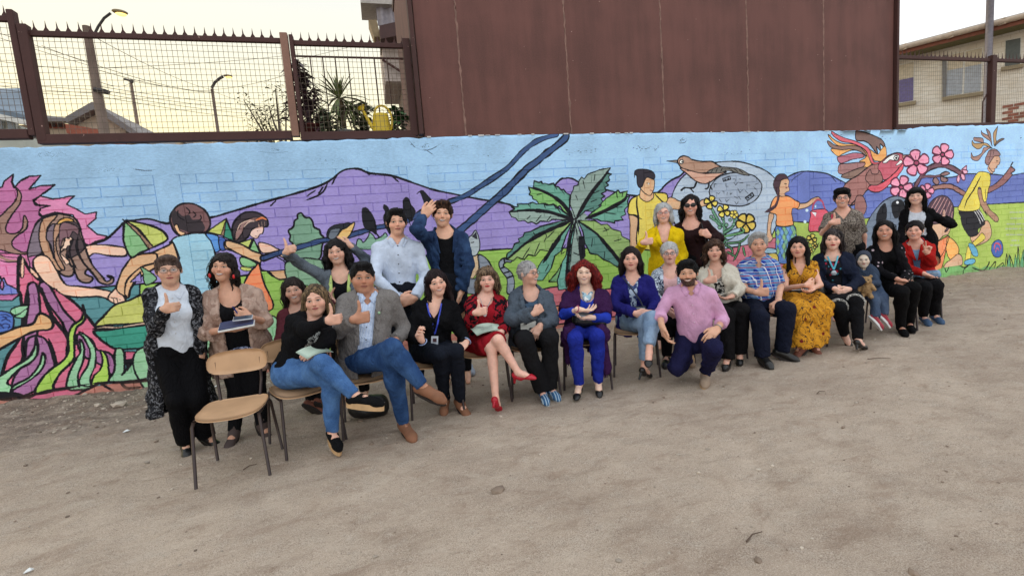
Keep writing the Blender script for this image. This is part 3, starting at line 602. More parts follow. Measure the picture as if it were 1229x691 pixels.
for c0, c1 in COLS:
    b = MB(); b.box(((c0+c1)/2, .05, 1.22), (c1-c0-.002, .1, 2.45)); b.build('concrete_column', MUR2, wall)
def brick_mesh(L, q):
    rb = np.random.RandomState(q); x, z = (L-GAPX)/2, (CRS-GAPZ)/2; c = .0035; v = []
    for (sx, sz, cc, y) in [(-1, -1, 0, .012), (1, -1, 0, .012), (1, 1, 0, .012), (-1, 1, 0, .012), (-1, -1, c, 0), (1, -1, c, 0), (1, 1, c, 0), (-1, 1, c, 0)]:
        v.append((sx*(x-cc)+rb.uniform(-.001, .001), y+rb.uniform(-.0008, .0008), sz*(z-cc)+rb.uniform(-.0008, .0008)))
    me = bpy.data.meshes.new('brick'); me.from_pydata(v, [], [(4, 5, 6, 7), (0, 1, 5, 4), (1, 2, 6, 5), (2, 3, 7, 6), (3, 0, 4, 7)]); me.materials.append(MUR); me.update(); return me
BM_ = [brick_mesh(BL, i) for i in range(5)]
blist = []
for r in range(22):
    z = -.009+CRS*(r+.5); x0 = -.24+(.1925 if r % 2 else 0)-BL*12+RG.uniform(-.012, .012)
    k = 0
    while x0+k*BL < 13.2:
        a, e = x0+k*BL, x0+(k+1)*BL; k += 1
        if e < -4.35: continue
        segs = [(max(a, -4.4), min(e, 13.2))]
        for c0, c1 in COLS:
            ns = []
            for s0, s1 in segs:
                if s1 <= c0 or s0 >= c1: ns.append((s0, s1))
                else:
                    if s0 < c0: ns.append((s0, c0))
                    if s1 > c1: ns.append((c1, s1))
            segs = ns
        blist += [(s0, s1, z) for s0, s1 in segs if s1-s0 > .05]
def brick_rank(q):
    x = (q[0]+q[1])/2; d = math.hypot(x, 6.37); hidden = (q[2] < 1.25 and x > -1.9 and x < 9.0); return d+(30 if hidden else 0)
blist.sort(key=brick_rank)
for i, (s0, s1, z) in enumerate(blist[:296]):
    me = BM_[i % 5] if s1-s0 > BL-.01 else brick_mesh(s1-s0, i)
    o = bpy.data.objects.new('brick', me); COL.objects.link(o); o.parent = wall; o.location = (((s0+s1)/2)-4.4, RG.uniform(-.0028, .0006), z); o.rotation_euler = (RG.uniform(-.006, .006), RG.uniform(-.003, .003), RG.uniform(-.004, .004))
b = MB()
for i, (s0, s1, z) in enumerate(blist[296:]):
    x, zz_ = (s1-s0-GAPX)/2, (CRS-GAPZ)/2; c = .0035; y0 = RG.uniform(-.0028, .0006); cx = (s0+s1)/2
    v = [(cx-x, .011, z-zz_), (cx+x, .011, z-zz_), (cx+x, .011, z+zz_), (cx-x, .011, z+zz_), (cx-x+c, y0, z-zz_+c), (cx+x-c, y0, z-zz_+c), (cx+x-c, y0, z+zz_-c), (cx-x+c, y0, z+zz_-c)]
    b.add(v, [(4, 5, 6, 7), (0, 1, 5, 4), (1, 2, 6, 5), (2, 3, 7, 6), (3, 0, 4, 7)])
tag(b.build('brickwork', MUR, wall), kind='stuff')
# ================================================================ ground
def ground_mat():
    m, t, b = newmat('packed_earth'); p = t.pos(); x, y, z = t.sep(p)
    n1 = t.noise(p, 1.1, 5, .6); n2 = t.noise(p, 6, 6, .68); n3 = t.noise(p, 70, 4, .7); n4 = t.noise(t.scale(p, (1, 2.2, 1), (0, 0, .4)), 2.6, 4, .6)
    A, B, C_ = lin3((196, 178, 160)), lin3((168, 150, 134)), lin3((136, 116, 100))
    c = t.mix(t.ramp(n1, .3, .7, .1, .75), A, B); c = t.mix(t.m('MULTIPLY', t.ramp(n4, .48, .72), .4), c, C_); c = t.mix(t.m('MULTIPLY', t.ramp(n2, .5, .75), .35), c, lin3((200, 190, 178)))
    c = t.mix(t.m('MULTIPLY', t.ramp(n3, .55, .75), .55), c, lin3((122, 110, 102))); c = t.mix(t.m('MULTIPLY', t.ramp(n3, .42, .25), .45), c, lin3((222, 212, 200)))
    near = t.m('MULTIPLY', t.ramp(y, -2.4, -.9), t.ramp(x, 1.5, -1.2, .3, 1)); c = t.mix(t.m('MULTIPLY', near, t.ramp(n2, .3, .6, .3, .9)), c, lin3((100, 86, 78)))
    wet = t.m('MULTIPLY', t.ramp(t.n('VectorMath', operation='DISTANCE').outputs[1], 0, 1), 0) if False else None
    t.put(b.inputs['Base Color'], c); b.inputs['Roughness'].default_value = .93; b.inputs['Specular IOR Level'].default_value = .2
    n5 = t.noise(p, 190, 3, .75); c = t.mix(t.m('MULTIPLY', t.m('MULTIPLY', t.ramp(n5, .5, .66), t.ramp(n2, .35, .6, .25, 1)), .75), c, lin3((104, 90, 78))); c = t.mix(t.m('MULTIPLY', t.ramp(n5, .48, .34), .5), c, lin3((226, 213, 198))); t.put(b.inputs['Base Color'], c)
    n6 = t.noise(t.scale(p, (1, 1.7, 1), (0, 0, -.3)), 3.4, 7, .72, .6); c = t.mix(t.m('MULTIPLY', t.ramp(n6, .5, .68), .42), c, lin3((140, 116, 98))); c = t.mix(t.m('MULTIPLY', t.ramp(n6, .48, .32), .32), c, lin3((206, 192, 176))); t.put(b.inputs['Base Color'], c)
    h = t.m('ADD', t.m('ADD', t.m('ADD', t.m('MULTIPLY', n6, .7), t.m('MULTIPLY', n2, .8)), t.m('MULTIPLY', n3, .32)), t.m('MULTIPLY', t.vor(p, 34), .22))
    t.put(b.inputs['Normal'], t.bump(t.m('ADD', h, t.m('MULTIPLY', n5, .2)), .85, .035)); return m
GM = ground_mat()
def gz(x, y):
    x = np.asarray(x, float); y = np.asarray(y, float); z0 = np.zeros_like(x)
    h = vn(x*1.3, y*1.3, z0)*.010+vn(x*4, y*4, z0+3)*.007+vn(x*11, y*11, z0+7)*.005+vn(x*24, y*24, z0+1)*.0035*(1+np.clip((y+2.4)/1.2, 0, 1)*1.5)
    h = h+np.clip((y+.55)/.55, 0, 1)**1.5*(.05+.03*vn(x*1.1, z0, z0)+.02*vn(x*5, y*5, z0))
    return h
gx_ = np.arange(-8, 15.01, .04); gy_ = np.arange(-7.2, .081, .034)
X_, Y_g = np.meshgrid(gx_, gy_, indexing='ij'); Z_ = gz(X_, Y_g); 
nx, ny = X_.shape; me = bpy.data.meshes.new('ground'); me.vertices.add(nx*ny); me.vertices.foreach_set('co', np.stack([X_, Y_g, Z_], -1).astype(np.float32).ravel())
I_, J_ = np.meshgrid(np.arange(nx-1), np.arange(ny-1), indexing='ij'); q0 = (I_*ny+J_).ravel(); Qd = np.stack([q0, q0+ny, q0+ny+1, q0+1], 1)
me.loops.add(Qd.size); me.loops.foreach_set('vertex_index', Qd.ravel().astype(np.int32)); me.polygons.add(len(Qd)); me.polygons.foreach_set('loop_start', np.arange(0, Qd.size, 4, dtype=np.int32)); me.polygons.foreach_set('use_smooth', np.ones(len(Qd), bool)); me.update(calc_edges=True)
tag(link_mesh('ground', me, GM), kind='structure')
b = MB(); b.quad((-600, -300, -.06), (600, -300, -.06), (600, 900, -.06), (-600, 900, -.06)); tag(b.build('far_ground', simple('far_earth', (128, 116, 104), .95, vary=.2, vs=.3)), kind='structure')
# pebbles and gravel
def stone_geo(c, r, sq=.6):
    ico = [(0, 0, 1), (.89, 0, .45), (.28, .85, .45), (-.72, .53, .45), (-.72, -.53, .45), (.28, -.85, .45), (.72, .53, -.45), (-.28, .85, -.45), (-.89, 0, -.45), (-.28, -.85, -.45), (.72, -.53, -.45), (0, 0, -1)]
    F_ = [(0, 1, 2), (0, 2, 3), (0, 3, 4), (0, 4, 5), (0, 5, 1), (1, 6, 2), (2, 7, 3), (3, 8, 4), (4, 9, 5), (5, 10, 1), (6, 7, 2), (7, 8, 3), (8, 9, 4), (9, 10, 5), (10, 6, 1), (11, 7, 6), (11, 8, 7), (11, 9, 8), (11, 10, 9), (11, 6, 10)]
    v = np.array(ico)*RG.uniform(.7, 1.25, (12, 1))*np.array([RG.uniform(.8, 1.3), RG.uniform(.7, 1.1), sq])*r; a = RG.uniform(0, 6.3)
    v = v@np.array([[math.cos(a), -math.sin(a), 0], [math.sin(a), math.cos(a), 0], [0, 0, 1]]); return v+c, F_
STM = simple('pebble', (176, 164, 150), .9, vary=.35, vs=3)
STD = simple('dark_pebble', (128, 112, 98), .9, vary=.35, vs=3)
for nm, mt, cnt in (('gravel', STM, 3400), ('dark_gravel', STD, 1700)):
    b = MB()
    for i in range(cnt):
        if i < cnt*.42: x, y = RG.uniform(-5.2, 2.0), -abs(RG.normal()*.75)-.03
        elif i < cnt*.6: x, y = RG.uniform(2, 13), -abs(RG.normal()*.6)-.02
        else: x, y = RG.uniform(-5, 10), RG.uniform(-5.9, -.3)
        r = min(.0028+RG.exponential(.0034), .022)*(1.35 if y > -1.4 and x < 0 else 1)
        b.add(*stone_geo(np.array([x, y, float(gz(x, y))+r*.18]), r))
    tag(b.build(nm, mt), kind='stuff')
for (px, py, r, lab) in ((598, 587, .036, 'grey stone lying on the open ground in front of the woman in red'), (889, 433, .045, 'pale flat stone by the shoes of the man in plaid'), (143, 486, .07, 'flat pale lump of concrete on the ground near the wall'), (118, 487, .05, 'small grey rock beside the pale lump of concrete'), (432, 505, .03, 'light pebble between two chairs'), (910, 670, .02, 'dark pebble at the lower right of the bare ground')):
    p = atz(px, py, .01); b = MB(); b.add(*stone_geo(np.array([0, 0, r*.25]), r, .5)); o = b.build('stone', STM if r > .044 else STD); o.location = (p[0], p[1], float(gz(p[0], p[1]))); tag(o, lab, 'stone', 'stones on the ground')
for (px, py, s_, lab) in ((152, 517, .05, 'scrap of white paper left on the gravel by the wall'), (34, 681, .035, 'tiny white scrap in the near left corner'), (260, 463, .04, 'white scrap behind the empty chair')):
    p = atz(px, py, .01); b = MB(); b.add([(-s_/2, -s_/3, .004), (s_/2, -s_/4, .012), (s_/2.2, s_/3, .004), (0, s_/5, .018), (-s_/2, s_/3, .006), (-s_/2, -s_/3, 0), (s_/2, -s_/4, .008), (s_/2.2, s_/3, 0), (0, s_/5, .014), (-s_/2, s_/3, .002)], [(0, 1, 3), (1, 2, 3), (0, 3, 4), (5, 8, 6), (6, 8, 7), (5, 9, 8)])
    o = b.build('paper_scrap', simple('white_paper', (225, 228, 228), .7)); o.location = (p[0], p[1], float(gz(p[0], p[1]))+.004); tag(o, lab, 'litter', 'paper scraps')
TW_ = simple('dry_twig', (92, 76, 64), .9)
for i, (px, py, L, a) in enumerate(((905, 642, .12, .3), (1055, 430, .2, -.4), (985, 470, .1, .2), (300, 560, .09, .7))):
    p = atz(px, py, .01); b = MB(); b.tube([(-L/2, 0, .006), (0, .008, .012), (L/2, -.004, .006)], [.004, .0035, .002], 5); o = b.build('twig', TW_); o.location = (p[0], p[1], float(gz(p[0], p[1]))+.002); o.rotation_euler = (0, 0, a)
    tag(o, ['dark twig low on the right part of the bare ground', 'long thin twig in front of the black heeled shoes', 'short twig below the yellow dress', 'small twig under the empty chair'][i], 'twig', 'twigs on the ground')
# ================================================================ brown panel structure on top of the wall
def brown(name, col, vary=.14):
    if name in MATS: return MATS[name]
    m, t, b = newmat(name); v = t.pos(); c = lin3(col)
    n = t.noise(t.scale(v, (1, 1, .12)), 5, 4, .6); n2 = t.noise(v, 1.2, 3); n3 = t.noise(v, 55, 3, .7)
    q = t.m('ADD', t.m('MULTIPLY', n, .45), t.m('MULTIPLY', n2, .55)); c_ = t.mix(t.ramp(q, .36, .64), tuple(x*(1-vary) for x in c), tuple(x*(1+vary*1.5) for x in c))
    c_ = t.mix(t.ramp(n3, .3, .7, 0, .3), c_, tuple(x*1.5 for x in c)); c_ = t.mix(t.ramp(t.noise(v, 24, 1), .77, .8), c_, lin3((170, 140, 130)))
    t.put(b.inputs['Base Color'], c_); b.inputs['Roughness'].default_value = .75; t.put(b.inputs['Normal'], t.bump(n3, .25, .004)); MATS[name] = m; return m
BRP = brown('brown_paint', (98, 62, 56), .2); BRF = brown('brown_metal', (66, 38, 35)); BRL = brown('worn_brown', (132, 98, 84)); SEAM = simple('seam_filler', (132, 102, 92), .85, vary=.25)
pb = empty('brown_building', (4.8, 0, 2.8), 'windowless brown panelled structure standing on top of the mural wall', 'building')
edges = [.70, 1.25, 2.765, 4.28, 5.80, 7.31, 8.84]
for a, e in zip(edges[:-1], edges[1:]):
    zb = np.interp((a+e)/2, tx, tz); b = MB(); b.box(((a+e)/2, .045+RG.uniform(-.001, .002), (zb+5.9)/2), (e-a-.014, .09, 5.9-zb), ch=.004); b.build('panel', BRP, pb)
for e in edges[1:-1]:
    zb = np.interp(e, tx, tz); b = MB(); zs_ = np.linspace(zb+.01, 5.88, 60); xx = e+RG.normal(size=60)*.0035
    wd_ = .007+np.abs(RG.normal(size=60))*.005
    v = []; 
    for x_, z_, w_ in zip(xx, zs_, wd_): v += [(x_-w_, -.001, z_), (x_+w_, -.001, z_), (x_+w_, .02, z_), (x_-w_, .02, z_)]
    b.add(v, [(4*i+k, 4*i+(k+1) % 4, 4*i+4+(k+1) % 4, 4*i+4+k) for i in range(59) for k in range(4)]); b.build('seam', SEAM, pb)
b = MB(); b.box((.665, .03, 4.37), (.055, .16, 3.06), ch=.004); b.build('corner_trim', BRF, pb)
b = MB(); b.box((8.872, .03, 4.35), (.05, .17, 3.1), ch=.004); b.build('corner_trim', BRF, pb)
b = MB(); b.box((4.78, 1.6, 5.86), (8.2, 3.2, .12)); b.build('roof', BRF, pb)
b = MB(); b.box((.73, 1.65, 4.3), (.06, 3.0, 3.0)); b.build('side_wall', BRP, pb)
b = MB(); b.box((8.83, 1.65, 4.3), (.06, 3.0, 3.0)); b.build('side_wall', BRP, pb)
b = MB()
for i in range(22): x_ = RG.uniform(.75, 8.8); b.box((x_, -.004, np.interp(x_, tx, tz)+.004), (RG.uniform(.02, .09), .012, RG.uniform(.008, .022)))
tag(b.build('mortar_crumbs', simple('pale_mortar', (205, 205, 205), .9), pb), kind='stuff')
# ================================================================ spiked fence
WIRE = simple('mesh_wire', (112, 100, 88), .6, .3)
def fence(name, x0, x1, zt, zb, posts, label, sx=.101, diag=False, y=.09):
    f_ = empty(name, ((x0+x1)/2, y, zb), label, 'fence', 'fence sections on top of the wall')
    b = MB(); b.box(((x0+x1)/2, y, zt), (x1-x0, .05, .055), ch=.004); b.build('top_rail', BRF, f_)
    b = MB(); b.box(((x0+x1)/2, y-.012, zb-.02), (x1-x0, .09, .1), ch=.006); b.build('bottom_rail', BRF, f_)
    for px, wd, mt in posts: b = MB(); b.box((px, y-.015, (zt+zb)/2+.02), (wd, .09, zt-zb+.12), ch=.006); b.build('post', mt, f_)
    me = None; x = x0+.03; k = 0
    while x < x1-.02:
        if me is None:
            bs = MB(); w_, h_ = .034, .115; bs.add([(-w_, -.002, 0), (w_, -.002, 0), (.008, -.002, h_*.4), (.0, -.002, h_), (-.008, -.002, h_*.4), (-w_, .002, 0), (w_, .002, 0), (.008, .002, h_*.4), (.0, .002, h_), (-.008, .002, h_*.4)], [(0, 1, 2, 3, 4), (9, 8, 7, 6, 5), (0, 5, 6, 1), (1, 6, 7, 2), (2, 7, 8, 3), (3, 8, 9, 4), (4, 9, 5, 0)])
            me = bs.mesh('spike'); me.materials.append(BRF)
        o = bpy.data.objects.new('spike', me); COL.objects.link(o); o.parent = f_; o.location = (x-(x0+x1)/2, RG.uniform(-.004, .004), zt-zb+.022); o.rotation_euler = (RG.uniform(-.05, .05), RG.uniform(-.06, .06), 0); x += sx; k += 1
    wr_ = .0024 if x0 < 2 else .0016
    b = MB(); x = x0+.02
    while x < x1: b.tube([(x, y+.01, zb), (x+RG.normal()*.002, y+.012, zt)], wr_, 4, False); x += .0525
    z = zb+.03
    while z < zt: b.tube([(x0, y+.015, z+RG.normal()*.002), (x1, y+.015, z)], wr_, 4, False); z += .066
    tag(b.build('wire_mesh', WIRE, f_), kind='stuff'); return f_
fence('spiked_fence', -4.9, -3.52, 4.13, 2.96, [(-3.485, .06, BRF)], 'short spiked mesh fence section at the far left end of the wall')
fence('spiked_fence', -3.45, -.90, 3.99, 2.90, [(-3.405, .09, BRF), (-.855, .085, BRL)], 'wide spiked mesh fence section with street lamps behind it')
fence('spiked_fence', -.80, .60, 3.97, 2.88, [(-.775, .045, BRF), (.585, .09, BRF)], 'spiked mesh fence section in front of the potted plants and watering can')
fence('spiked_fence', 8.93, 11.40, 4.02, 2.84, [(8.96, .07, BRF), (11.42, .12, BRF)], 'spiked mesh fence section right of the brown panels with the brick house behind')
fence('spiked_fence', 11.48, 13.2, 4.02, 2.84, [(13.1, .08, BRF)], 'last spiked mesh fence section at the right edge')
b = MB(); b.tube([wall_pts([(1189, 120)])[0]+(0, .12, 0), wall_pts([(1194, 108)])[0]+(0, .1, 0)], .012, 6); b.tube([wall_pts([(1188, 146)])[0]+(0, .12, 0), wall_pts([(1189, 120)])[0]+(0, .12, 0)], .012, 6)
tag(b.build('brace_rod', BRF), 'thin bent dark rod leaning against the right fence post', 'rod')
b = MB()
for i in range(26): 
    x_ = -4.9+i*.056; b.add([(x_, .04, 2.93+.022*math.sin(i*1.35)), (x_+.056, .04, 2.93+.022*math.sin((i+1)*1.35)), (x_+.056, .6, 3.02+.022*math.sin((i+1)*1.35)), (x_, .6, 3.02+.022*math.sin(i*1.35))], [(0, 1, 2, 3)])
tag(b.build('corrugated_sheet', simple('galvanised', (150, 150, 150), .45, .6)), 'strip of corrugated metal sheet lying on the wall at the far left', 'metal sheet')
# balcony grille behind the plant section
g_ = empty('balcony_grille', (-.1, .75, 2.9), 'low iron railing with vertical bars behind the potted plants', 'railing')
b = MB(); Yg = .8
for yy in (53.5, 68.5): b.tube([at(350, yy-1, Yg), at(486, yy+2.5, Yg)], .013, 6)
b.build('rail', BRF, g_)
for px in (372, 387, 402, 417, 433, 449, 464): b = MB(); p0 = at(px, 69, Yg); b.tube([p0, p0*(1, 1, 0)+(0, 0, 2.9)], .009, 6); b.build('bar', BRF, g_)
b = MB(); b.box((-.1, .85, 2.80), (1.7, 1.3, .1)); tag(b.build('terrace_floor', simple('terrace_concrete', (130, 120, 112), .9)), kind='structure')
# ---- watering can
YEL = simple('yellow_plastic', (216, 186, 42), .4, vary=.08)
def lathe(b, c, prof, n=20, ax=None, mi=0, sy=1.0):
    v = []; 
    for r, z in prof:
        for k in range(n): a = 2*PI*k/n; v.append((c[0]+r*math.cos(a), c[1]+r*sy*math.sin(a), c[2]+z))
    f_ = [(i*n+k, i*n+(k+1) % n, (i+1)*n+(k+1) % n, (i+1)*n+k) for i in range(len(prof)-1) for k in range(n)]
    f_ += [tuple(range(n))[::-1], tuple((len(prof)-1)*n+k for k in range(n))]
    b.add(v, f_, mi)
pw = at(459, 160.5, .24); ks = (at(459, 126, .24)[2]-pw[2])/.345; wc = empty('watering_can', (pw[0], .24, pw[2]), 'bright yellow plastic watering can on the terrace behind the fence', 'watering can')
c = np.array([pw[0], .24, pw[2]]); b = MB(); lathe(b, c, [(r_*ks, z_*ks) for r_, z_ in [(.105, 0), (.118, .01), (.118, .03), (.105, .12), (.095, .2), (.088, .235), (.05, .245)]], 22, sy=.7); b.build('body', YEL, wc, True)
kk_ = lambda *q: c+np.array(q)*ks
b = MB(); b.tube([kk_(-.09, 0, .05), kk_(-.14, 0, .13), kk_(-.19, 0, .25), kk_(-.205, 0, .29)], [.028*ks, .022*ks, .017*ks, .016*ks], 10)
b.tube([kk_(-.203, 0, .285), kk_(-.218, 0, .31), kk_(-.226, 0, .325)], [.018*ks, .05*ks, .052*ks], 12); b.build('spout', YEL, wc, True)
b = MB(); b.tube([kk_(-.07, 0, .235)]+[kk_(.02+.115*math.cos(a), 0, .16+.175*math.sin(a)) for a in np.linspace(2.3, -.9, 14)]+[kk_(.09, 0, .05)], .0135*ks, 8); b.build('handle', YEL, wc, True)
b = MB(); b.box((pw[0]-.02, .26, pw[2]-.02), (.5, .2, .036), ch=.003); tag(b.build('plank', simple('old_plank', (120, 96, 80), .85), None, origin=(pw[0], .26, pw[2]-.02)), 'short wooden plank under the yellow watering can', 'plank')
# ---- plants
def leaf_blade(b, p0, d, L, w_, droop=.3, n=4, mi=0, side=None):
    d = nrm(d); sd = nrm(np.cross(d, [0, 0, 1])+RG.normal(size=3)*.2) if side is None else side; v = []
    for i in range(n+1):
        t = i/n; p = p0+d*L*t+np.array([0, 0, -1])*droop*L*t*t; ww = w_*math.sin(PI*min(t*.85+.12, 1))*(1 if i < n else .05); v += [p-sd*ww/2, p+sd*ww/2]
    b.add(v, [(2*i, 2*i+1, 2*i+3, 2*i+2) for i in range(n)], mi)
def leafmat(n, col, c2):
    if n in MATS: return MATS[n]
    m, t, b = newmat(n); v = t.pos(); t.put(b.inputs['Base Color'], t.mix(t.ramp(t.noise(v, 14, 3), .35, .65), lin3(col), lin3(c2))); b.inputs['Roughness'].default_value = .55; MATS[n] = m; return m
G1 = leafmat('green_leaf', (72, 86, 48), (112, 122, 66)); G2 = leafmat('purple_leaf', (52, 36, 44), (84, 56, 66)); G3 = leafmat('grey_green_leaf', (96, 108, 84), (136, 148, 120)); POT = simple('red_pot', (92, 38, 34), .7); POTW = simple('white_pot', (170, 172, 176), .6)
def pot(root, c, r, h, m): b = MB(); lathe(b, c, [(r*.72, 0), (r, h*.92), (r*1.08, h*.92), (r*1.08, h), (r*.9, h), (r*.85, h*.85)], 18); b.build('pot', m, root, True)
def potted(name, px, Y, label, build, pr=.12, ph=.2, pm=None):
    p = at(px, 160, Y); r_ = empty(name, (p[0], Y, 2.85), label, 'potted plant', 'potted plants on the terrace'); c = np.array([p[0], Y, 2.85]); pot(r_, c, pr, ph, pm or POT); build(r_, c+(0, 0, ph)); return r_
def spiky(r_, c):
    b = MB(); b.tube([c, c+(.02, 0, .2), c+(-.01, 0, .42)], [.035, .03, .028], 8); b.tube([c+(0, 0, .1), c+(.09, .02, .3)], .022, 7); b.build('stem', leafmat('palm_stem', (92, 78, 60), (120, 104, 80)), r_, True)
    b = MB()
    for i in range(54):
        a = RG.uniform(0, 2*PI); e = RG.uniform(-.5, 1.45); leaf_blade(b, c+(-.01, 0, .42), (math.cos(a)*math.cos(e), math.sin(a)*math.cos(e)*.8, math.sin(e)), RG.uniform(.34, .56), .032, .25 if e > .4 else .5)
    for i in range(30):
        a = RG.uniform(0, 2*PI); e = RG.uniform(-.6, 1.1); leaf_blade(b, c+(.09, .02, .3), (math.cos(a)*math.cos(e), math.sin(a)*math.cos(e), math.sin(e)), RG.uniform(.2, .34), .03, .5)
    tag(b.build('leaves', G1, r_), kind='stuff')
def purple(r_, c):
    b = MB(); b.tube([c, c+(-.03, 0, .3), c+(-.08, 0, .75)], [.04, .03, .015], 7); b.tube([c+(0, 0, .1), c+(.1, 0, .4)], .018, 6); b.build('stem', G2, r_)
    b = MB()
    for i in range(430):
        t = RG.uniform(0, 1); q = c+np.array([-.12*t+RG.normal()*.13*(1.15-t)+.03, RG.normal()*.09, -.05+.82*t]); a = RG.uniform(0, 2*PI); leaf_blade(b, q, (math.cos(a), math.sin(a), RG.uniform(-.3, .9)), RG.uniform(.1, .22), .04, .5, 3)
    tag(b.build('leaves', G2, r_), kind='stuff')
def bushy(r_, c, m=None, n=220, w_=.15, h=.4, L=.1):
    b = MB(); b.tube([c, c+(0, 0, h*.7)], [.02, .01], 6); b.build('stem', leafmat('palm_stem', (92, 78, 60), (120, 104, 80)), r_)
    b = MB()
    for i in range(n):
        t = RG.uniform(0, 1); q = c+np.array([RG.normal()*w_*.6, RG.normal()*w_*.5, h*t]); a = RG.uniform(0, 2*PI); leaf_blade(b, q, (math.cos(a), math.sin(a), RG.uniform(-.2, .8)), RG.uniform(.6, 1.2)*L, L*.45, .4, 3)
    tag(b.build('leaves', m or G3, r_), kind='stuff')
potted('dark_cordyline', 374, .5, 'dark purple leaved plant in a red pot against the left fence post', purple, .15, .24)
potted('spiky_yucca', 413, .5, 'spiky leaved yucca with pointed green blades, centre of the terrace', spiky, .11, .17, POTW)
potted('trailing_plant', 394, .42, 'grey green trailing plant in a pale pot below the spiky yucca', lambda r_, c: bushy(r_, c, G3, 160, .09, .3, .12), .06, .12, POTW)
potted('leafy_plant', 436, .6, 'low grey green plant in a red pot behind the spout of the watering can', lambda r_, c: bushy(r_, c, G3, 240, .13, .38, .12), .1, .16)
potted('broad_leaf_plant', 478, .62, 'broad leaved green plant behind the handle of the watering can', lambda r_, c: bushy(r_, c, leafmat('bright_leaf', (40, 84, 44), (78, 124, 70)), 120, .1, .34, .15), .09, .15, POTW)
# ---- small leafy tree left of the post
def small_tree(name, px, base_py, Y, h0, h1, wid, label, nl=900, lm=None, ls=.05):
    p = at(px, base_py, Y); r_ = empty(name, (p[0], Y, 0), label, 'tree', 'trees behind the wall'); c = np.array([p[0], Y, 0.]); tips = []
    b = MB(); b.tube([c, c+(.02, 0, h0*.6), c+(-.02, 0, h0)], [.07, .055, .045], 9)
    for i in range(9):
        a = RG.uniform(0, 2*PI); z = RG.uniform(h0*.9, h0+(h1-h0)*.5); s0 = c+(0, 0, z); e = s0+np.array([math.cos(a)*wid*RG.uniform(.4, 1), math.sin(a)*wid*.8, RG.uniform(.3, 1)*(h1-z)]); m_ = (s0+e)/2+(0, 0, -.05); b.tube([s0, m_, e], [.025, .016, .006], 6); tips += [m_, e, (m_+e)/2]
    b.tube([c+(0, 0, h0), c+(.03, 0, h1)], [.04, .008], 7); tips += [c+(.03, 0, h1), c+(0, 0, (h0+h1)/2)]; b.build('trunk', leafmat('bark', (80, 66, 54), (104, 90, 76)), r_, True)
    b = MB()
    for i in range(nl):
        q = tips[RG.randint(len(tips))]+RG.normal(size=3)*np.array([.16, .14, .14])*wid*1.1; a = RG.uniform(0, 2*PI); leaf_blade(b, q, (math.cos(a), math.sin(a), RG.uniform(-.5, .7)), ls*RG.uniform(.7, 1.3), ls*.5, .3, 2)
    tag(b.build('crown', lm or leafmat('olive_leaf', (70, 72, 40), (108, 104, 58)), r_), kind='stuff'); return r_
small_tree('small_tree', 335, 160, 2.4, 2.7, 4.15, .5, 'thin leafy tree showing through the mesh just left of the worn post', 1000, ls=.06)
small_tree('small_tree', 312, 160, 3.0, 2.4, 3.55, .35, 'lower sparse shrub-like tree left of the thin leafy tree', 420, ls=.06)
# ================================================================ houses, poles and wires behind the wall
def roofmat(n, col): return simple(n, col, .7, vary=.18, vs=1.2, bump=.3, bs=8)
WH = simple('cream_render', (196, 180, 160), .85, vary=.12, vs=1.5); WG = simple('pale_render', (176, 180, 172), .85, vary=.1, vs=1.5); RFG = roofmat('grey_roof', (122, 116, 116)); RFB = roofmat('blue_roof', (110, 124, 138)); RED = simple('red_render', (150, 84, 66), .8); DKW = simple('dark_opening', (60, 42, 40), .6); GLZ = simple('window_glass', (96, 104, 110), .15, vary=.3, vs=.8, spec=.8)
h1 = empty('gable_house', tuple(at(105, 160, 13)*(1, 1, 0)), 'tan gabled house with a grey roof behind the second fence section', 'house', 'houses behind the wall')
Yh = 13.0; A_ = at(92, 144, Yh); Pk = at(119, 127, Yh); Br = at(163, 158.5, Yh); Al = A_.copy()
b = MB(); base = [np.array([A_[0], Yh, 0]), np.array([Br[0]-.3, Yh, 0]), np.array([Br[0]-.3, Yh, Br[2]+.1]), Pk-(0, 0, .12), A_]
b.prism(base, (0, 6, 0)); b.build('wall', WH, h1)
L0 = at(50, 144, Yh); L1 = at(50, 127.5, Yh+3)
b = MB(); b.prism([(L0[0]-2, Yh+.1, 0), (A_[0], Yh+.1, 0), (A_[0], Yh+.1, A_[2]-.1), (L0[0]-2, Yh+.1, L0[2]-.15)], (0, 6, 0)); b.build('side_wing', WH, h1)
b = MB(); b.add([(L0[0]-2, Yh-.3, L0[2]), (A_[0]+.1, Yh-.3, A_[2]), (Pk[0], Yh+3, Pk[2]), (L1[0]-2, Yh+3, L1[2]), (L0[0]-2, Yh-.3, L0[2]-.12), (A_[0]+.1, Yh-.3, A_[2]-.12), (Pk[0], Yh+3, Pk[2]-.12), (L1[0]-2, Yh+3, L1[2]-.12)], [(0, 1, 2, 3), (7, 6, 5, 4), (0, 4, 5, 1), (1, 5, 6, 2), (2, 6, 7, 3), (3, 7, 4, 0)])
b.prism([Pk+(0, -.4, .02), Br+(0.2, -.4, -.1), Br+(0.2, -.4, -.32), Pk+(0, -.4, -.22)], (0, 6.6, 0)); b.prism([Pk+(0, -.4, .02), A_+(-.1, -.4, 0), A_+(-.1, -.4, -.2), Pk+(0, -.4, -.22)], (0, 3.3, 0)); b.build('roof', RFG, h1)
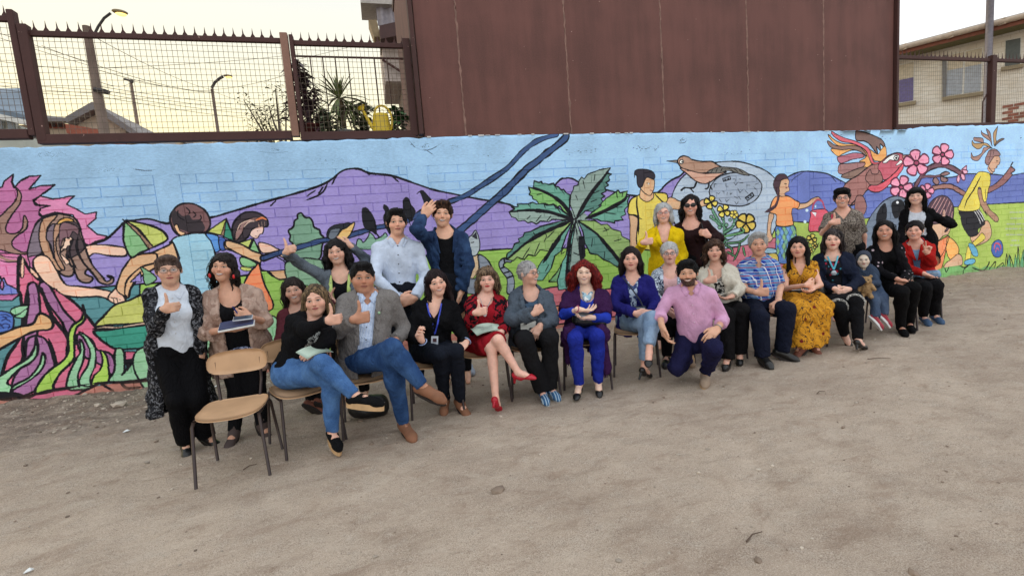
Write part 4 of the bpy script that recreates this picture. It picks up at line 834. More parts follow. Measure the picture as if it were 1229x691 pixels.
for (x0, y0, x1, y1) in ((56, 147, 61, 153.5), (62.5, 147, 69, 153.8), (70.5, 147.3, 77, 154)):
    a, c_ = at(x0, y0, Yh), at(x1, y1, Yh); b = MB(); b.box(((a[0]+c_[0])/2, Yh+.02, (a[2]+c_[2])/2), (c_[0]-a[0], .12, a[2]-c_[2])); o = b.build('window', RED, h1)
    b = MB(); b.box(((a[0]+c_[0])/2, Yh-.05, (a[2]+c_[2])/2), ((c_[0]-a[0])*.8, .04, (a[2]-c_[2])*.75)); b.build('pane', DKW, o)
b = MB(); p0, p1 = at(78, 148.5, Yh-1.5), at(122, 156, Yh-1.5); b.prism([p0, p1, p1-(0, 0, .3), p0-(0, 0, .28)], (0, 1.6, 0)); b.build('red_awning', RED, h1)
h2 = empty('blue_roof_house', tuple(at(5, 160, 9)*(1, 1, 0)), 'pale house with a blue grey roof at the far left edge behind the fence', 'house', 'houses behind the wall')
Yk = 9.0; r0, r1, r2, r3 = at(-30, 106.5, Yk+3), at(31, 106, Yk+3), at(36, 139.5, Yk), at(-30, 124, Yk)
b = MB(); b.add([r3, r2, r1, r0, r3-(0, 0, .14), r2-(0, 0, .14), r1-(0, 0, .14), r0-(0, 0, .14)], [(0, 1, 2, 3), (7, 6, 5, 4), (0, 4, 5, 1), (1, 5, 6, 2), (2, 6, 7, 3), (3, 7, 4, 0)]); b.build('roof', RFB, h2)
b = MB(); b.prism([(r3[0], Yk+.3, 0), (r2[0]-.4, Yk+.3, 0), (r2[0]-.4, Yk+.3, r2[2]-.2), (r3[0], Yk+.3, r3[2]-.2)], (0, 3, 0)); b.build('wall', WG, h2)
b = MB(); b.prism([r3+(0, -.05, -.13), r2+(0, -.05, -.13), r2+(0, -.05, -.26), r3+(0, -.05, -.26)], (0, .1, 0)); b.build('gutter', simple('white_gutter', (205, 205, 200), .6), h2)
for (x0, x1) in ((-4, 4), (7, 19)):
    a, c_ = at(x0, 144+x0*.1, Yk+.2), at(x1, 156, Yk+.2); b = MB(); b.box(((a[0]+c_[0])/2, Yk+.28, (a[2]+c_[2])/2), (c_[0]-a[0], .1, a[2]-c_[2])); o = b.build('window', simple('white_frame', (190, 192, 188), .6), h2)
    b = MB(); b.box(((a[0]+c_[0])/2, Yk+.22, (a[2]+c_[2])/2), ((c_[0]-a[0])*.82, .04, (a[2]-c_[2])*.8)); b.build('pane', GLZ, o)
# far low roofs and hills
for i, (x0, x1, yt, Y, lab) in enumerate(((168, 205, 154.5, 30, 'low grey rooftop seen left of the far lamp post'), (205, 252, 155, 34, 'long low rooftop just left of the far lamp post'), (266, 312, 156.5, 28, 'low rooftop right of the far lamp post'))):
    a, c_ = at(x0, yt, Y), at(x1, yt-1, Y); o_ = empty('far_house', ((a[0]+c_[0])/2, Y, 0), lab, 'house', 'houses behind the wall')
    b = MB(); b.box(((a[0]+c_[0])/2, Y+2, (a[2]-.5)/2), (c_[0]-a[0], 4, a[2]-.5)); b.build('wall', WH, o_)
    b = MB(); b.prism([(a[0]-.2, Y-.3, a[2]-.6), (a[0]-.2, Y+2, a[2]), (a[0]-.2, Y+4.3, a[2]-.6)], (c_[0]-a[0]+.4, 0, 0)); b.build('roof', RFG, o_)
b = MB(); hx = np.linspace(-260, 60, 70); hh_ = np.array([3+2.2*float(vn(x*.03, 0., 5.))+1.0*float(vn(x*.12, 3., 1.)) for x in hx])+6
v = np.concatenate([np.stack([hx, np.full(70, 150.), np.full(70, -.5)], 1), np.stack([hx, np.full(70, 190.), hh_], 1), np.stack([hx, np.full(70, 260.), np.full(70, -.5)], 1)]); b.add(v, [(j*70+i, j*70+i+1, (j+1)*70+i+1, (j+1)*70+i) for j in range(2) for i in range(69)])
tag(b.build('hills', simple('far_hill', (120, 112, 112), .95, vary=.1, vs=.05)), kind='structure')
# poles
PL_ = simple('pole_concrete', (146, 130, 122), .85, vary=.15, vs=3); DK_ = simple('dark_fitting', (48, 42, 42), .6); LAMP = None
def lampmat():
    m, t, b = newmat('lamp_glow'); b.inputs['Base Color'].default_value = (1, .75, .3, 1); b.inputs['Emission Color'].default_value = (1.0, .62, .14, 1); b.inputs['Emission Strength'].default_value = 1.1; return m
LG_ = lampmat()
def pole(px0, py0, px1, py1, Y, r, label, name='utility_pole', lamp=None, arms=()):
    p1 = at(px1, py1, Y); p0 = at(px0, py0, Y); top = np.array([p1[0], Y, p0[2]]); base = np.array([p1[0], Y, 0.]); c_ = empty(name, base, label, 'street lamp' if lamp else 'utility pole', 'poles behind the wall')
    b = MB(); b.tube([base, top], [r*1.15, r*.6], 12); b.build('pole', PL_, c_, True)
    for (ax_, ay_, bx_, by_) in arms: b = MB(); b.tube([at(ax_, ay_, Y-.1), at(bx_, by_, Y-.1)], .05, 6); b.tube([at(bx_, by_-1.5, Y-.1), at(bx_, by_+2, Y-.1)], .07, 6); b.build('crossarm', DK_, c_)
    if lamp:
        pts, hd = lamp; b = MB(); b.tube([at(x, y, Y) for x, y in pts], .022*Y/8+.008, 6); b.build('lamp_arm', DK_, c_)
        (x0, y0), (x1, y1) = hd; a, e = at(x0, y0, Y), at(x1, y1, Y); u = nrm(e-a); Lh = np.linalg.norm(e-a); R_ = np.array([u, [0, 1, 0], nrm(np.cross(u, [0, 1, 0]))]).T
        if R_[2, 2] < 0: R_[:, 2] *= -1
        b = MB(); b.sphere((a+e)/2+R_[:, 2]*Lh*.06, (Lh*.52, Lh*.24, Lh*.17), 12, 8, R=R_); o = b.build('lamp_head', simple('lamp_housing', (120, 100, 60), .5), c_, True)
        b = MB(); b.sphere((a*.42+e*.58)-R_[:, 2]*Lh*.06, (Lh*.36, Lh*.2, Lh*.16), 12, 8, R=R_); b.build('lamp_glass', LG_, o, True)
    return c_
pole(106, 32, 126, 165, 5.6, .115, 'thick concrete pole with a lit street lamp reaching above the fence spikes', 'street_lamp', ([(113, 42), (118, 32), (125, 22), (133, 16)], ((134, 14), (153.5, 17.5))), [(113, 108, 127, 110)])
pole(157, 97, 167, 160, 19, .09, 'slim plain utility pole between the two lit lamps', 'utility_pole', None, [(149, 95, 158, 97.5)])
pole(253.5, 107, 262, 160, 19, .1, 'farther pole with a small lit street lamp, right of the plain pole', 'street_lamp', ([(254, 106), (258, 99), (264, 94), (268, 92)], ((268, 91.5), (279, 92.5))))
WM = simple('cable', (70, 58, 48), .7)
wires = [((-30, 30, 5), (118, 78, 5.6)), ((-30, 36, 5), (118, 82, 5.6)), ((0, 74, 5), (118, 86, 5.6)), ((112, 44, 5.6), (254, 108, 19)), ((114, 78, 5.6), (254, 110, 19)), ((-30, 95, 7), (118, 108, 5.6)), ((-30, 100, 7), (119, 112, 5.6)), ((-30, 104, 7), (119, 116, 5.6)),
         ((119, 104, 5.6), (340, 128, 14)), ((119, 108, 5.6), (340, 134, 14)), ((120, 112, 5.6), (340, 139, 14)), ((120, 116, 5.6), (340, 145, 14)), ((112, 82, 5.6), (360, 65, 10)), ((254, 108, 19), (360, 85, 10)), ((117, 84, 5.6), (254, 109, 19)), ((254, 109, 19), (345, 136, 12)), ((150, 96, 19), (254, 112, 19)), ((118, 98, 5.6), (158, 98, 19)), ((50, 55, 6), (119, 80, 5.6)), ((340, 75, 10), (480, 40, 8)), ((348, 130, 10), (400, 118, 8))]
def wire_label(i):
    W_ = ['uppermost cable entering from the left edge to the thick pole', 'second cable from the top between the left edge and the thick pole', 'single cable reaching the thick pole just below its lamp arm', 'long cable from the top of the thick pole down to the far lamp post', 'slack cable from the middle of the thick pole to the far lamp post', 'cable low at the far left, highest of the low bundle there', 'middle cable of the low bundle at the far left', 'lowest cable of the low bundle at the far left',
          'highest cable running from the crossarm of the thick pole to the right', 'second cable running from the crossarm to the right', 'third cable running from the crossarm to the right', 'lowest cable running from the crossarm to the right, just above the roofs', 'nearly level cable rising from the thick pole to the worn fence post', 'cable rising from the far lamp post to the right', 'lower twin of the slack cable reaching the far lamp post', 'cable dropping from the far lamp post toward the thin leafy tree', 'short cable between the plain pole and the far lamp post', 'short cable between the thick pole and the plain pole', 'steep cable crossing the mesh left of the thick pole', 'cable behind the terrace rising to the narrow building', 'short cable behind the dark purple plant']
    return W_[i]
for i, (a, e) in enumerate(wires):
    p, q = at(*a), at(*e); n = 14; t = np.linspace(0, 1, n)[:, None]; sag = np.linalg.norm(q-p)*.010; pts = p+(q-p)*t-np.array([0, 0, 1])*sag*4*t*(1-t)
    b = MB(); b.tube(pts, .003*np.linalg.norm((p+q)/2-CAM_POS)/9, 4, False); o = b.build('power_line', WM, origin=tuple(p)); tag(o, wire_label(i), 'cable', 'overhead cables')
# tower-like building behind the terrace
tw = empty('narrow_building', tuple(at(466, 160, 6)*(1, 1, 0)), 'narrow building with a corrugated top storey beside the brown structure', 'building')
Yt = 6.0; CORR = simple('corrugated_grey', (142, 136, 142), .6, .2, vary=.15)
a, c_ = at(451, 6, Yt), at(486, 27, Yt); b = MB(); x = a[0]; k = 0; v = []
xs2 = np.linspace(a[0], c_[0]+.6, 60)
b.add(np.concatenate([np.stack([xs2, Yt+.03*np.sin(xs2*28), np.full(60, c_[2]-.1)], 1), np.stack([xs2, Yt+.03*np.sin(xs2*28), np.full(60, a[2]-.05)], 1)]), [(i, i+1, 61+i, 60+i) for i in range(59)]); b.build('corrugated_wall', CORR, tw)
b = MB(); b.box(((a[0]+c_[0])/2+.2, Yt+.3, a[2]+.02), (c_[0]-a[0]+1.1, .9, .12)); b.build('roof', simple('pale_trim', (176, 170, 164), .7), tw)
b = MB(); p0, p1 = at(455, 31, Yt-.3), at(486, 24, Yt-.3); b.prism([p0, p1, p1-(0, 0, .32), p0-(0, 0, .3)], (0, 1, 0)); b.build('canopy', simple('dark_canopy', (70, 44, 42), .7), tw)
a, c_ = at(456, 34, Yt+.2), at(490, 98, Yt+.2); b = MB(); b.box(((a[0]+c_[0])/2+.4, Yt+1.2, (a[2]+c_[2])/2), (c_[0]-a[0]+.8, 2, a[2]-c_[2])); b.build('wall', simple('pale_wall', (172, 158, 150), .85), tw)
b = MB(); b.box(((a[0]+c_[0])/2+.55, Yt+1.3, c_[2]/2), (c_[0]-a[0]+.3, 1.8, c_[2])); b.build('lower_storey', simple('grey_brown_wall', (120, 106, 100), .85), tw)  # lower storey in a darker grey brown wall colour
b = MB(); p0 = at(442, 24, Yt); p1 = at(452, 24, Yt); p2 = at(457, 45, Yt); p3 = at(449, 44, Yt); b.prism([p0, p1, p2, p3], (0, .5, 0)); b.build('bracket', simple('tan_board', (138, 120, 92), .8), tw)
for q in ((459, 50, 484, 55), (459, 72, 484, 88)): b = MB(); b.tube([at(q[0], q[1], Yt+.1), at(q[2], q[3], Yt+.1)], .03, 6); b.build('stair_rail', BRF, tw)
# brick house on the right, receding facade
def el(px, py): d = ray_dirs([[px, py]])[0]; return d[2]/math.hypot(d[0], d[1])
rB = 21.0; zE = 1.45+rB*el(1229, 30); rA = (zE-1.45)/el(1077, 68); PB = dist_at(1229, 30, rB); PA = dist_at(1077, 68, rA); fd = nrm((PB-PA)*(1, 1, 0)); fn = np.array([fd[1], -fd[0], 0.]); 
if np.dot(fn, CAM_POS-PB) < 0: fn = -fn
def fac(px, py, off=0.0):
    d = ray_dirs([[px, py]])[0]; t = np.dot(PB+fn*off-CAM_POS, fn)/np.dot(d, fn); return CAM_POS+d*t
bh = empty('brick_house', tuple(((PA+PB)/2)*(1, 1, 0)), 'long white brick house with a deep eave and gutter behind the right fence', 'house', 'houses behind the wall')
def wbrick():
    m, t, b = newmat('white_brick'); v = t.pos(); x, y, z = t.sep(v); s_ = t.m('ADD', t.m('MULTIPLY', x, float(fd[0])), t.m('MULTIPLY', y, float(fd[1]))); cv = t.n('CombineXYZ'); t.put(cv.inputs[0], s_); t.put(cv.inputs[1], z)
    br = t.n('TexBrick'); t.put(br.inputs['Vector'], cv.outputs[0]); br.inputs['Scale'].default_value = 1; br.inputs['Brick Width'].default_value = .36; br.inputs['Row Height'].default_value = .14; br.inputs['Mortar Size'].default_value = .008; br.inputs['Color1'].default_value = (*lin3((238, 232, 222)), 1); br.inputs['Color2'].default_value = (*lin3((226, 218, 206)), 1); br.inputs['Mortar'].default_value = (*lin3((212, 202, 186)), 1)
    t.put(b.inputs['Base Color'], t.mix(t.ramp(t.noise(v, 2, 4), .4, .7, 0, .35), br.outputs[0], lin3((206, 190, 166)))); b.inputs['Roughness'].default_value = .85; t.put(b.inputs['Normal'], t.bump(br.outputs[1], -.2, .01)); return m
WB = wbrick()
P0, P1 = PA-fd*3, PB+fd*6; b = MB(); b.prism([P0*(1, 1, 0), P1*(1, 1, 0), P1*(1, 1, 0)+(0, 0, zE-.05), P0*(1, 1, 0)+(0, 0, zE-.05)], -fn*6); b.build('wall', WB, bh)
EV = simple('olive_soffit', (104, 98, 62), .8); FAS = simple('fascia', (178, 160, 142), .7)
o1 = fn*.75
b = MB(); b.prism([P0+o1*1-(0, 0, .12), P1+o1-(0, 0, .12), P1+o1-(0, 0, .06), P0+o1-(0, 0, .06)], -fn*.8); b.build('soffit', EV, bh)
b = MB(); b.prism([P0+o1+(0, 0, -.14), P1+o1+(0, 0, -.14), P1+o1+(0, 0, .12), P0+o1+(0, 0, .12)], fn*.03); b.build('fascia', simple('red_brown_board', (120, 70, 54), .8), bh)
b = MB(); g0, g1 = P0+o1+fn*.09, P1+o1+fn*.09; b.tube([g0+(0, 0, .04), g1+(0, 0, .04)], .075, 10); 
b.build('gutter', FAS, bh, True)
for k in range(12): q = g0+(g1-g0)*(k/11.); bq = MB(); bq.box(q+(0, 0, .04), (.05, .17, .17)); bq.build('gutter_clip', FAS, bh)
b = MB(); b.add([P0+o1+(0, 0, .14), P1+o1+(0, 0, .14), P1-fn*3+(0, 0, 1.1), P0-fn*3+(0, 0, 1.1), P0+o1+(0, 0, .1), P1+o1+(0, 0, .1), P1-fn*3+(0, 0, 1.06), P0-fn*3+(0, 0, 1.06)], [(0, 1, 2, 3), (7, 6, 5, 4), (0, 4, 5, 1), (1, 5, 6, 2), (2, 6, 7, 3), (3, 7, 4, 0)]); b.build('roof', roofmat('brown_roof', (128, 116, 106)), bh)
FRW = simple('window_frame_white', (226, 222, 214), .6); CUR = simple('pale_curtain', (170, 176, 186), .9); LIL = simple('lilac_curtain', (112, 104, 150), .9); SIL = simple('stone_sill', (150, 136, 110), .8)
def win(tl, tr, br_, bl, lower, split, lab=None, cm=CUR, uppr=WB):
    A0, A1, A2, A3 = [fac(*q, .02) for q in (bl, br_, tr, tl)]; b = MB(); b.prism([A0, A1, A2, A3], -fn*.06); o = b.build('window', FRW, bh)
    i = lambda u, v_: (A0*(1-u)+A1*u)*(1-v_)+(A3*(1-u)+A2*u)*v_
    n = split
    for k in range(n):
        u0, u1 = (k+.06)/n, (k+.94)/n
        b = MB(); b.prism([i(u0, .03)+fn*.005, i(u1, .03)+fn*.005, i(u1, lower)+fn*.005, i(u0, lower)+fn*.005], fn*.012); b.build('pane', cm, o)
        if lower < .93: b = MB(); b.prism([i(u0, lower+.01)+fn*.005, i(u1, lower+.01)+fn*.005, i(u1, .97)+fn*.005, i(u0, .97)+fn*.005], fn*.008); b.build('upper_pane', simple('warm_pane', (198, 184, 160), .3), o)
    b = MB(); b.prism([A0-fd*.06-(0, 0, .1), A1+fd*.06-(0, 0, .1), A1+fd*.06, A0-fd*.06], fn*.12); b.build('sill', SIL, o)
win((1078, 78), (1098, 73), (1097, 122), (1078, 125), .6, 1, None, LIL)
win((1137, 66), (1180, 56), (1178, 111), (1134, 117), .62, 2)
win((1206, 48), (1226, 44), (1225, 78), (1205, 81), .95, 1, None, simple('slatted_pane', (86, 92, 90), .5))
b = MB(); q = fac(1131, 118, .03); b.prism([fac(1131, 68, .03), fac(1136, 66.5, .03), fac(1136, 117, .03), fac(1131, 118, .03)], fn*.03); b.build('reveal', simple('grey_reveal', (120, 120, 122), .8), bh)
for k in range(4):
    for j in range(7 - k % 2):
        pass
b = MB(); RB = simple('bare_red_brick', (150, 92, 76), .9, vary=.25, vs=6)
rb0 = fac(1203, 134, .0)
for k in range(7):
    for j in range(7):
        if RG.rand() < .25+(.25 if k > 3 else 0): continue
        q = rb0+fd*(j*.24+(k % 2)*.12)+np.array([0, 0, -.45+k*.09]); b.add(*(lambda v_: (v_, [(0, 1, 2, 3), (4, 7, 6, 5), (0, 4, 5, 1), (1, 5, 6, 2), (2, 6, 7, 3), (3, 7, 4, 0)]))(np.array([q, q+fd*.22, q+fd*.22+(0, 0, .075), q+(0, 0, .075), q-fn*-.012, q+fd*.22+fn*.012, q+fd*.22+fn*.012+(0, 0, .075), q+fn*.012+(0, 0, .075)])))
tag(b.build('bare_brick_patch', RB, bh), kind='stuff')
pp = fac(1184, 140, .98); b = MB(); pt = at(1188, 2, pp[1]); b.tube([(pp[0], pp[1], 0), (pp[0], pp[1], pt[2]+2.5)], .085, 12)
tag(b.build('steel_mast', simple('grey_steel', (140, 138, 150), .5, .4), None, True, origin=(pp[0], pp[1], 0)), 'tall grey pipe mast rising past the eave of the white brick house', 'pole')
# ================================================================ figures: signed distance volumes turned into one continuous surface each
EDG = [(0, 1), (2, 3), (4, 5), (6, 7), (0, 2), (1, 3), (4, 6), (5, 7), (0, 4), (1, 5), (2, 6), (3, 7)]
def surf_nets(D, xs, ys, zs):
    ins = D < 0
    c = [ins[i:ins.shape[0]-1+i, j:ins.shape[1]-1+j, k:ins.shape[2]-1+k] for i in (0, 1) for j in (0, 1) for k in (0, 1)]
    s = np.zeros(c[0].shape, np.int8)
    for q in c: s += q
    act = (s > 0) & (s < 8)
    I, J, K = np.nonzero(act)
    if len(I) == 0: return np.zeros((0, 3)), np.zeros((0, 4), int)
    idx = np.full(act.shape, -1, np.int32); idx[act] = np.arange(len(I))
    val = np.stack([D[I+i, J+j, K+k] for i in (0, 1) for j in (0, 1) for k in (0, 1)], 1)
    off = np.array([(i, j, k) for i in (0, 1) for j in (0, 1) for k in (0, 1)], float)
    acc = np.zeros((len(I), 3)); cnt = np.zeros(len(I))
    for a, b in EDG:
        m = (val[:, a] < 0) != (val[:, b] < 0)
        t = np.where(m, val[:, a]/np.where(m, val[:, a]-val[:, b], 1), 0)
        acc += np.where(m[:, None], off[a]+(off[b]-off[a])*t[:, None], 0); cnt += m
    p = acc/cnt[:, None]
    V = np.stack([xs[I]+(xs[I+1]-xs[I])*p[:, 0], ys[J]+(ys[J+1]-ys[J])*p[:, 1], zs[K]+(zs[K+1]-zs[K])*p[:, 2]], 1)
    Q = []
    for ax in range(3):
        n = [1, 1, 1]; A = ins; sl0 = [slice(1, -1)]*3; sl1 = [slice(1, -1)]*3
        sl0[ax] = slice(0, -1); sl1[ax] = slice(1, None)
        a, b = ins[tuple(sl0)], ins[tuple(sl1)]
        M = np.nonzero(a != b); base = [M[0]+1, M[1]+1, M[2]+1]; base[ax] = M[ax]
        o1, o2 = [(1, 2), (2, 0), (0, 1)][ax]
        def g(d1, d2):
            q = [base[0].copy(), base[1].copy(), base[2].copy()]; q[o1] -= d1; q[o2] -= d2; return idx[q[0], q[1], q[2]]
        quad = np.stack([g(1, 1), g(0, 1), g(0, 0), g(1, 0)], 1)
        fl = b[M]; quad[fl] = quad[fl][:, ::-1]
        Q.append(quad)
    Q = np.concatenate(Q); Q = Q[(Q >= 0).all(1)]
    return V, Q
def axis(lo, hi, h, fine, hf):
    out = [lo]; x = lo
    while x < hi:
        x += hf if any(a <= x <= b for a, b in fine) else h
        out.append(x)
    return np.array(out)
class Vol:
    def __init__(s, lo, hi, h, fine=(), hf=.006):
        s.ax = [axis(lo[i], hi[i], h, [(f[0][i], f[1][i]) for f in fine], hf).astype(np.float32) for i in range(3)]
        s.D = np.ones([len(a) for a in s.ax], np.float32)
        s.h = h
    def region(s, lo, hi):
        sl = []
        for i in range(3):
            a = max(np.searchsorted(s.ax[i], lo[i])-1, 0); b = min(np.searchsorted(s.ax[i], hi[i])+1, len(s.ax[i])); sl.append(slice(a, max(b, a)))
        g = (s.ax[0][sl[0]][:, None, None], s.ax[1][sl[1]][None, :, None], s.ax[2][sl[2]][None, None, :])
        return tuple(sl), g
    def put(s, prim, k=.0, sub=False, pad=None):
        fn, lo, hi = prim; pad = (k+.03) if pad is None else pad
        sl, g = s.region(np.asarray(lo)-pad, np.asarray(hi)+pad)
        if min(q.stop-q.start for q in sl) <= 0: return s
        d = fn(*g).astype(np.float32); o = s.D[sl]
        if sub:
            d = -d
            if k: 
                hh = np.clip(.5+.5*(d-o)/k, 0, 1); s.D[sl] = o+(d-o)*hh+k*hh*(1-hh)
            else: s.D[sl] = np.maximum(o, d)
        elif k:
            hh = np.clip(.5+.5*(o-d)/k, 0, 1); s.D[sl] = o+(d-o)*hh-k*hh*(1-hh)
        else: s.D[sl] = np.minimum(o, d)
        return s
    def wrinkle(s, amp, fn):
        m = np.abs(s.D) < .03; I, J, K = np.nonzero(m)
        s.D[m] += amp*fn(s.ax[0][I], s.ax[1][J], s.ax[2][K]).astype(np.float32); return s
    def mesh(s, name, origin, smooth_it=0):
        D = s.D
        for q in (0, -1): D[q, :, :] = np.maximum(D[q, :, :], .001); D[:, q, :] = np.maximum(D[:, q, :], .001); D[:, :, q] = np.maximum(D[:, :, q], .001)
        V, Q = surf_nets(D, *[a.astype(float) for a in s.ax])
        me = bpy.data.meshes.new(name)
        if len(V) == 0: return me, V
        me.vertices.add(len(V)); me.vertices.foreach_set('co', (V-np.asarray(origin)).astype(np.float32).ravel())
        me.loops.add(len(Q)*4); me.loops.foreach_set('vertex_index', Q.ravel().astype(np.int32))
        me.polygons.add(len(Q)); me.polygons.foreach_set('loop_start', np.arange(0, len(Q)*4, 4, dtype=np.int32))
        me.polygons.foreach_set('use_smooth', np.ones(len(Q), bool)); me.update(calc_edges=True); me.validate()
        return me, V
def bb(pts, r):
    p = np.array(pts); return p.min(0)-r, p.max(0)+r
def cone(a, b, ra, rb, flat=None, fs=1.0, cuta=False, cutb=False):
    a = np.asarray(a, float); b = np.asarray(b, float); ba = b-a; L2 = max((ba*ba).sum(), 1e-8); u = ba/math.sqrt(L2); L = math.sqrt(L2)
    def fn(X, Y, Z):
        px, py, pz = X-a[0], Y-a[1], Z-a[2]
        tt = (px*ba[0]+py*ba[1]+pz*ba[2])/L2; t = np.clip(tt, 0, 1)
        dx, dy, dz = px-t*ba[0], py-t*ba[1], pz-t*ba[2]
        if flat is not None:
            q = (dx*flat[0]+dy*flat[1]+dz*flat[2])*(1/fs-1); dx = dx+q*flat[0]; dy = dy+q*flat[1]; dz = dz+q*flat[2]
        d = np.sqrt(dx*dx+dy*dy+dz*dz)-(ra+(rb-ra)*t)
        if cutb: d = np.maximum(d, (tt-1)*L)
        if cuta: d = np.maximum(d, -tt*L)
        return d
    return fn, *bb([a, b], max(ra, rb)*max(1, fs))
def ell(c, r, R):                      # R rows: side, fwd, up
    c = np.asarray(c, float); R = np.asarray(R)
    def fn(X, Y, Z):
        px, py, pz = X-c[0], Y-c[1], Z-c[2]
        q = [(px*R[i][0]+py*R[i][1]+pz*R[i][2])/r[i] for i in range(3)]
        k0 = np.sqrt(q[0]**2+q[1]**2+q[2]**2); k1 = np.sqrt((q[0]/r[0])**2+(q[1]/r[1])**2+(q[2]/r[2])**2)+1e-6
        return k0*(k0-1)/k1
    return fn, c-max(r), c+max(r)
def rbox(c, h, R, rd=.01):
    c = np.asarray(c, float); R = np.asarray(R)
    def fn(X, Y, Z):
        px, py, pz = X-c[0], Y-c[1], Z-c[2]
        q = [np.abs(px*R[i][0]+py*R[i][1]+pz*R[i][2])-(h[i]-rd) for i in range(3)]
        o = np.sqrt(np.maximum(q[0], 0)**2+np.maximum(q[1], 0)**2+np.maximum(q[2], 0)**2)
        return o+np.minimum(np.maximum(np.maximum(q[0], q[1]), q[2]), 0)-rd
    m = float(np.linalg.norm(h)); return fn, c-m, c+m
def solve_mid(A, B, px, la, lb, prefer=0):
    d = ray_dirs([px])[0]; t = np.linspace(1.5, 16, 2400)
    P_ = CAM_POS+t[:, None]*d
    e = (np.linalg.norm(P_-A, axis=1)-la)**2+(np.linalg.norm(P_-B, axis=1)-lb)**2+prefer*(P_[:, 1])*.002
    return P_[np.argmin(e)]
FACE = {}
def skin_mat(col, lip, brow, smile, beard, lid=1.0):
    key = (col, lip, brow, smile, beard)
    if key in FACE: return FACE[key]
    m, t, b = newmat('skin'); at_ = t.n('Attribute'); at_.attribute_name = 'fp'; x, f, u = t.sep(at_.outputs['Vector'])
    ax = t.m('ABSOLUTE', x)
    def E(cx, cy, rx, ry, soft=.18, sx=None, tilt=0):
        X = t.m('DIVIDE', t.m('SUBTRACT', sx if sx is not None else ax, cx), rx)
        uu = u if not tilt else t.m('SUBTRACT', u, t.m('MULTIPLY', ax, tilt))
        Y = t.m('DIVIDE', t.m('SUBTRACT', uu, cy), ry)
        r = t.m('SQRT', t.m('ADD', t.m('MULTIPLY', X, X), t.m('MULTIPLY', Y, Y)))
        q = t.ramp(r, 1-soft, 1+soft, 1, 0)
        return t.m('MULTIPLY', q, t.ramp(f, .03, .045))
    v = t.obj(); c = lin3(col); g_ = sum(c)/3; c = tuple(min((x*.86+g_*.14)*1.32, .8) for x in c)
    base = t.mix(t.ramp(t.noise(v, 30, 4), .3, .7), tuple(k*.93 for k in c), tuple(k*1.06 for k in c))
    rc = (c[0]*1.12, c[1]*.72, c[2]*.66)
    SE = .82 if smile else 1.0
    base = t.mix(t.m('MULTIPLY', E(.042, -.03, .026, .022, .8), .28), base, rc)                 # cheeks
    base = t.mix(t.m('MULTIPLY', E(0, -.026, .016, .016, .7), .35), base, rc)
    base = t.mix(t.m('MULTIPLY', E(.031, -.001, .022, .015, .6), .26), base, (c[0]*.5, c[1]*.42, c[2]*.42))   # socket shade darkened into the skin around the eyes
    if smile: base = t.mix(t.m('MULTIPLY', E(.040, -.045, .006, .026, .6, tilt=.0), .4), base, tuple(k*.6 for k in c))  # smile fold shading put into the skin colour
    eb = lin3(brow)
    if beard:
        n = t.ramp(t.noise(v, 260, 2), .3, .5, .55, 1)
        low = t.m('MULTIPLY', t.ramp(u, -.028, -.05), t.ramp(f, -.01, .02))
        hole = t.m('SUBTRACT', 1, E(0, -.03, .036, .03, .3)); 
        bm_ = t.m('MULTIPLY', t.m('MULTIPLY', low, hole), n, clamp=True); ms = t.m('MULTIPLY', E(0, -.043, .032, .006, .3), n)
        stop = t.ramp(u, -.125, -.112)
        base = t.mix(t.m('MULTIPLY', t.m('MAXIMUM', bm_, ms), t.m('MULTIPLY', stop, beard)), base, eb)
    base = t.mix(t.m('MULTIPLY', E(.0325, .0255, .020, .0036, .4, tilt=-.02), .85), base, eb)    # brows
    base = t.mix(t.m('MULTIPLY', E(.0315, .0038, .016, SE*.0072, .25), .85), base, (.03, .018, .014))   # lash line
    base = t.mix(E(.0315, .0016, .013, SE*.005, .2), base, (.46, .43, .4))
    base = t.mix(E(.0315, .0022, .0068, SE*.0056, .25), base, (.02, .012, .008))
    lp = lin3(lip)
    if smile:
        base = t.mix(E(0, -.0612, .0305, .0092, .2, tilt=.24), base, tuple(q_*.85 for q_ in lp))
        base = t.mix(E(0, -.0600, .0245, .0048, .25, tilt=.24), base, (.66, .63, .59))
    else:
        base = t.mix(E(0, -.0565, .024, .0085, .2), base, lp)
        base = t.mix(E(0, -.056, .022, .0014, .4), base, tuple(k*.35 for k in lp))
    base = t.mix(E(.0065, -.0365, .0038, .0026, .4), base, tuple(k*.3 for k in c))
    t.put(b.inputs['Base Color'], base); b.inputs['Roughness'].default_value = .5
    b.inputs['Subsurface Weight'].default_value = .12; b.inputs['Subsurface Radius'].default_value = (1, .35, .2); b.inputs['Subsurface Scale'].default_value = .012
    b.inputs['Specular IOR Level'].default_value = .35
    t.put(b.inputs['Normal'], t.bump(t.noise(v, 220, 2), .12, .004))
    FACE[key] = m; return m
def hair_mat(col, grey=0, streak=None):
    k = ('hair', col, grey, streak)
    if k in MATS: return MATS[k]
    m, t, b = newmat('hair'); v = t.obj(); c = lin3(col)
    n = t.noise(t.scale(v, (1, 1, .12)), 95, 3, .6, .3); n2 = t.noise(v, 14, 2)
    s = lin3(streak) if streak else tuple(min(x*1.9+.006, .9) for x in c)
    q = t.ramp(t.m('ADD', t.m('MULTIPLY', n, .75), t.m('MULTIPLY', n2, .25)), .45-.22*grey, .72-.22*grey)
    t.put(b.inputs['Base Color'], t.mix(q, tuple(x*.5 for x in c), s)); b.inputs['Roughness'].default_value = .58; b.inputs['Specular IOR Level'].default_value = .16
    t.put(b.inputs['Normal'], t.bump(n, .9, .012)); MATS[k] = m; return m
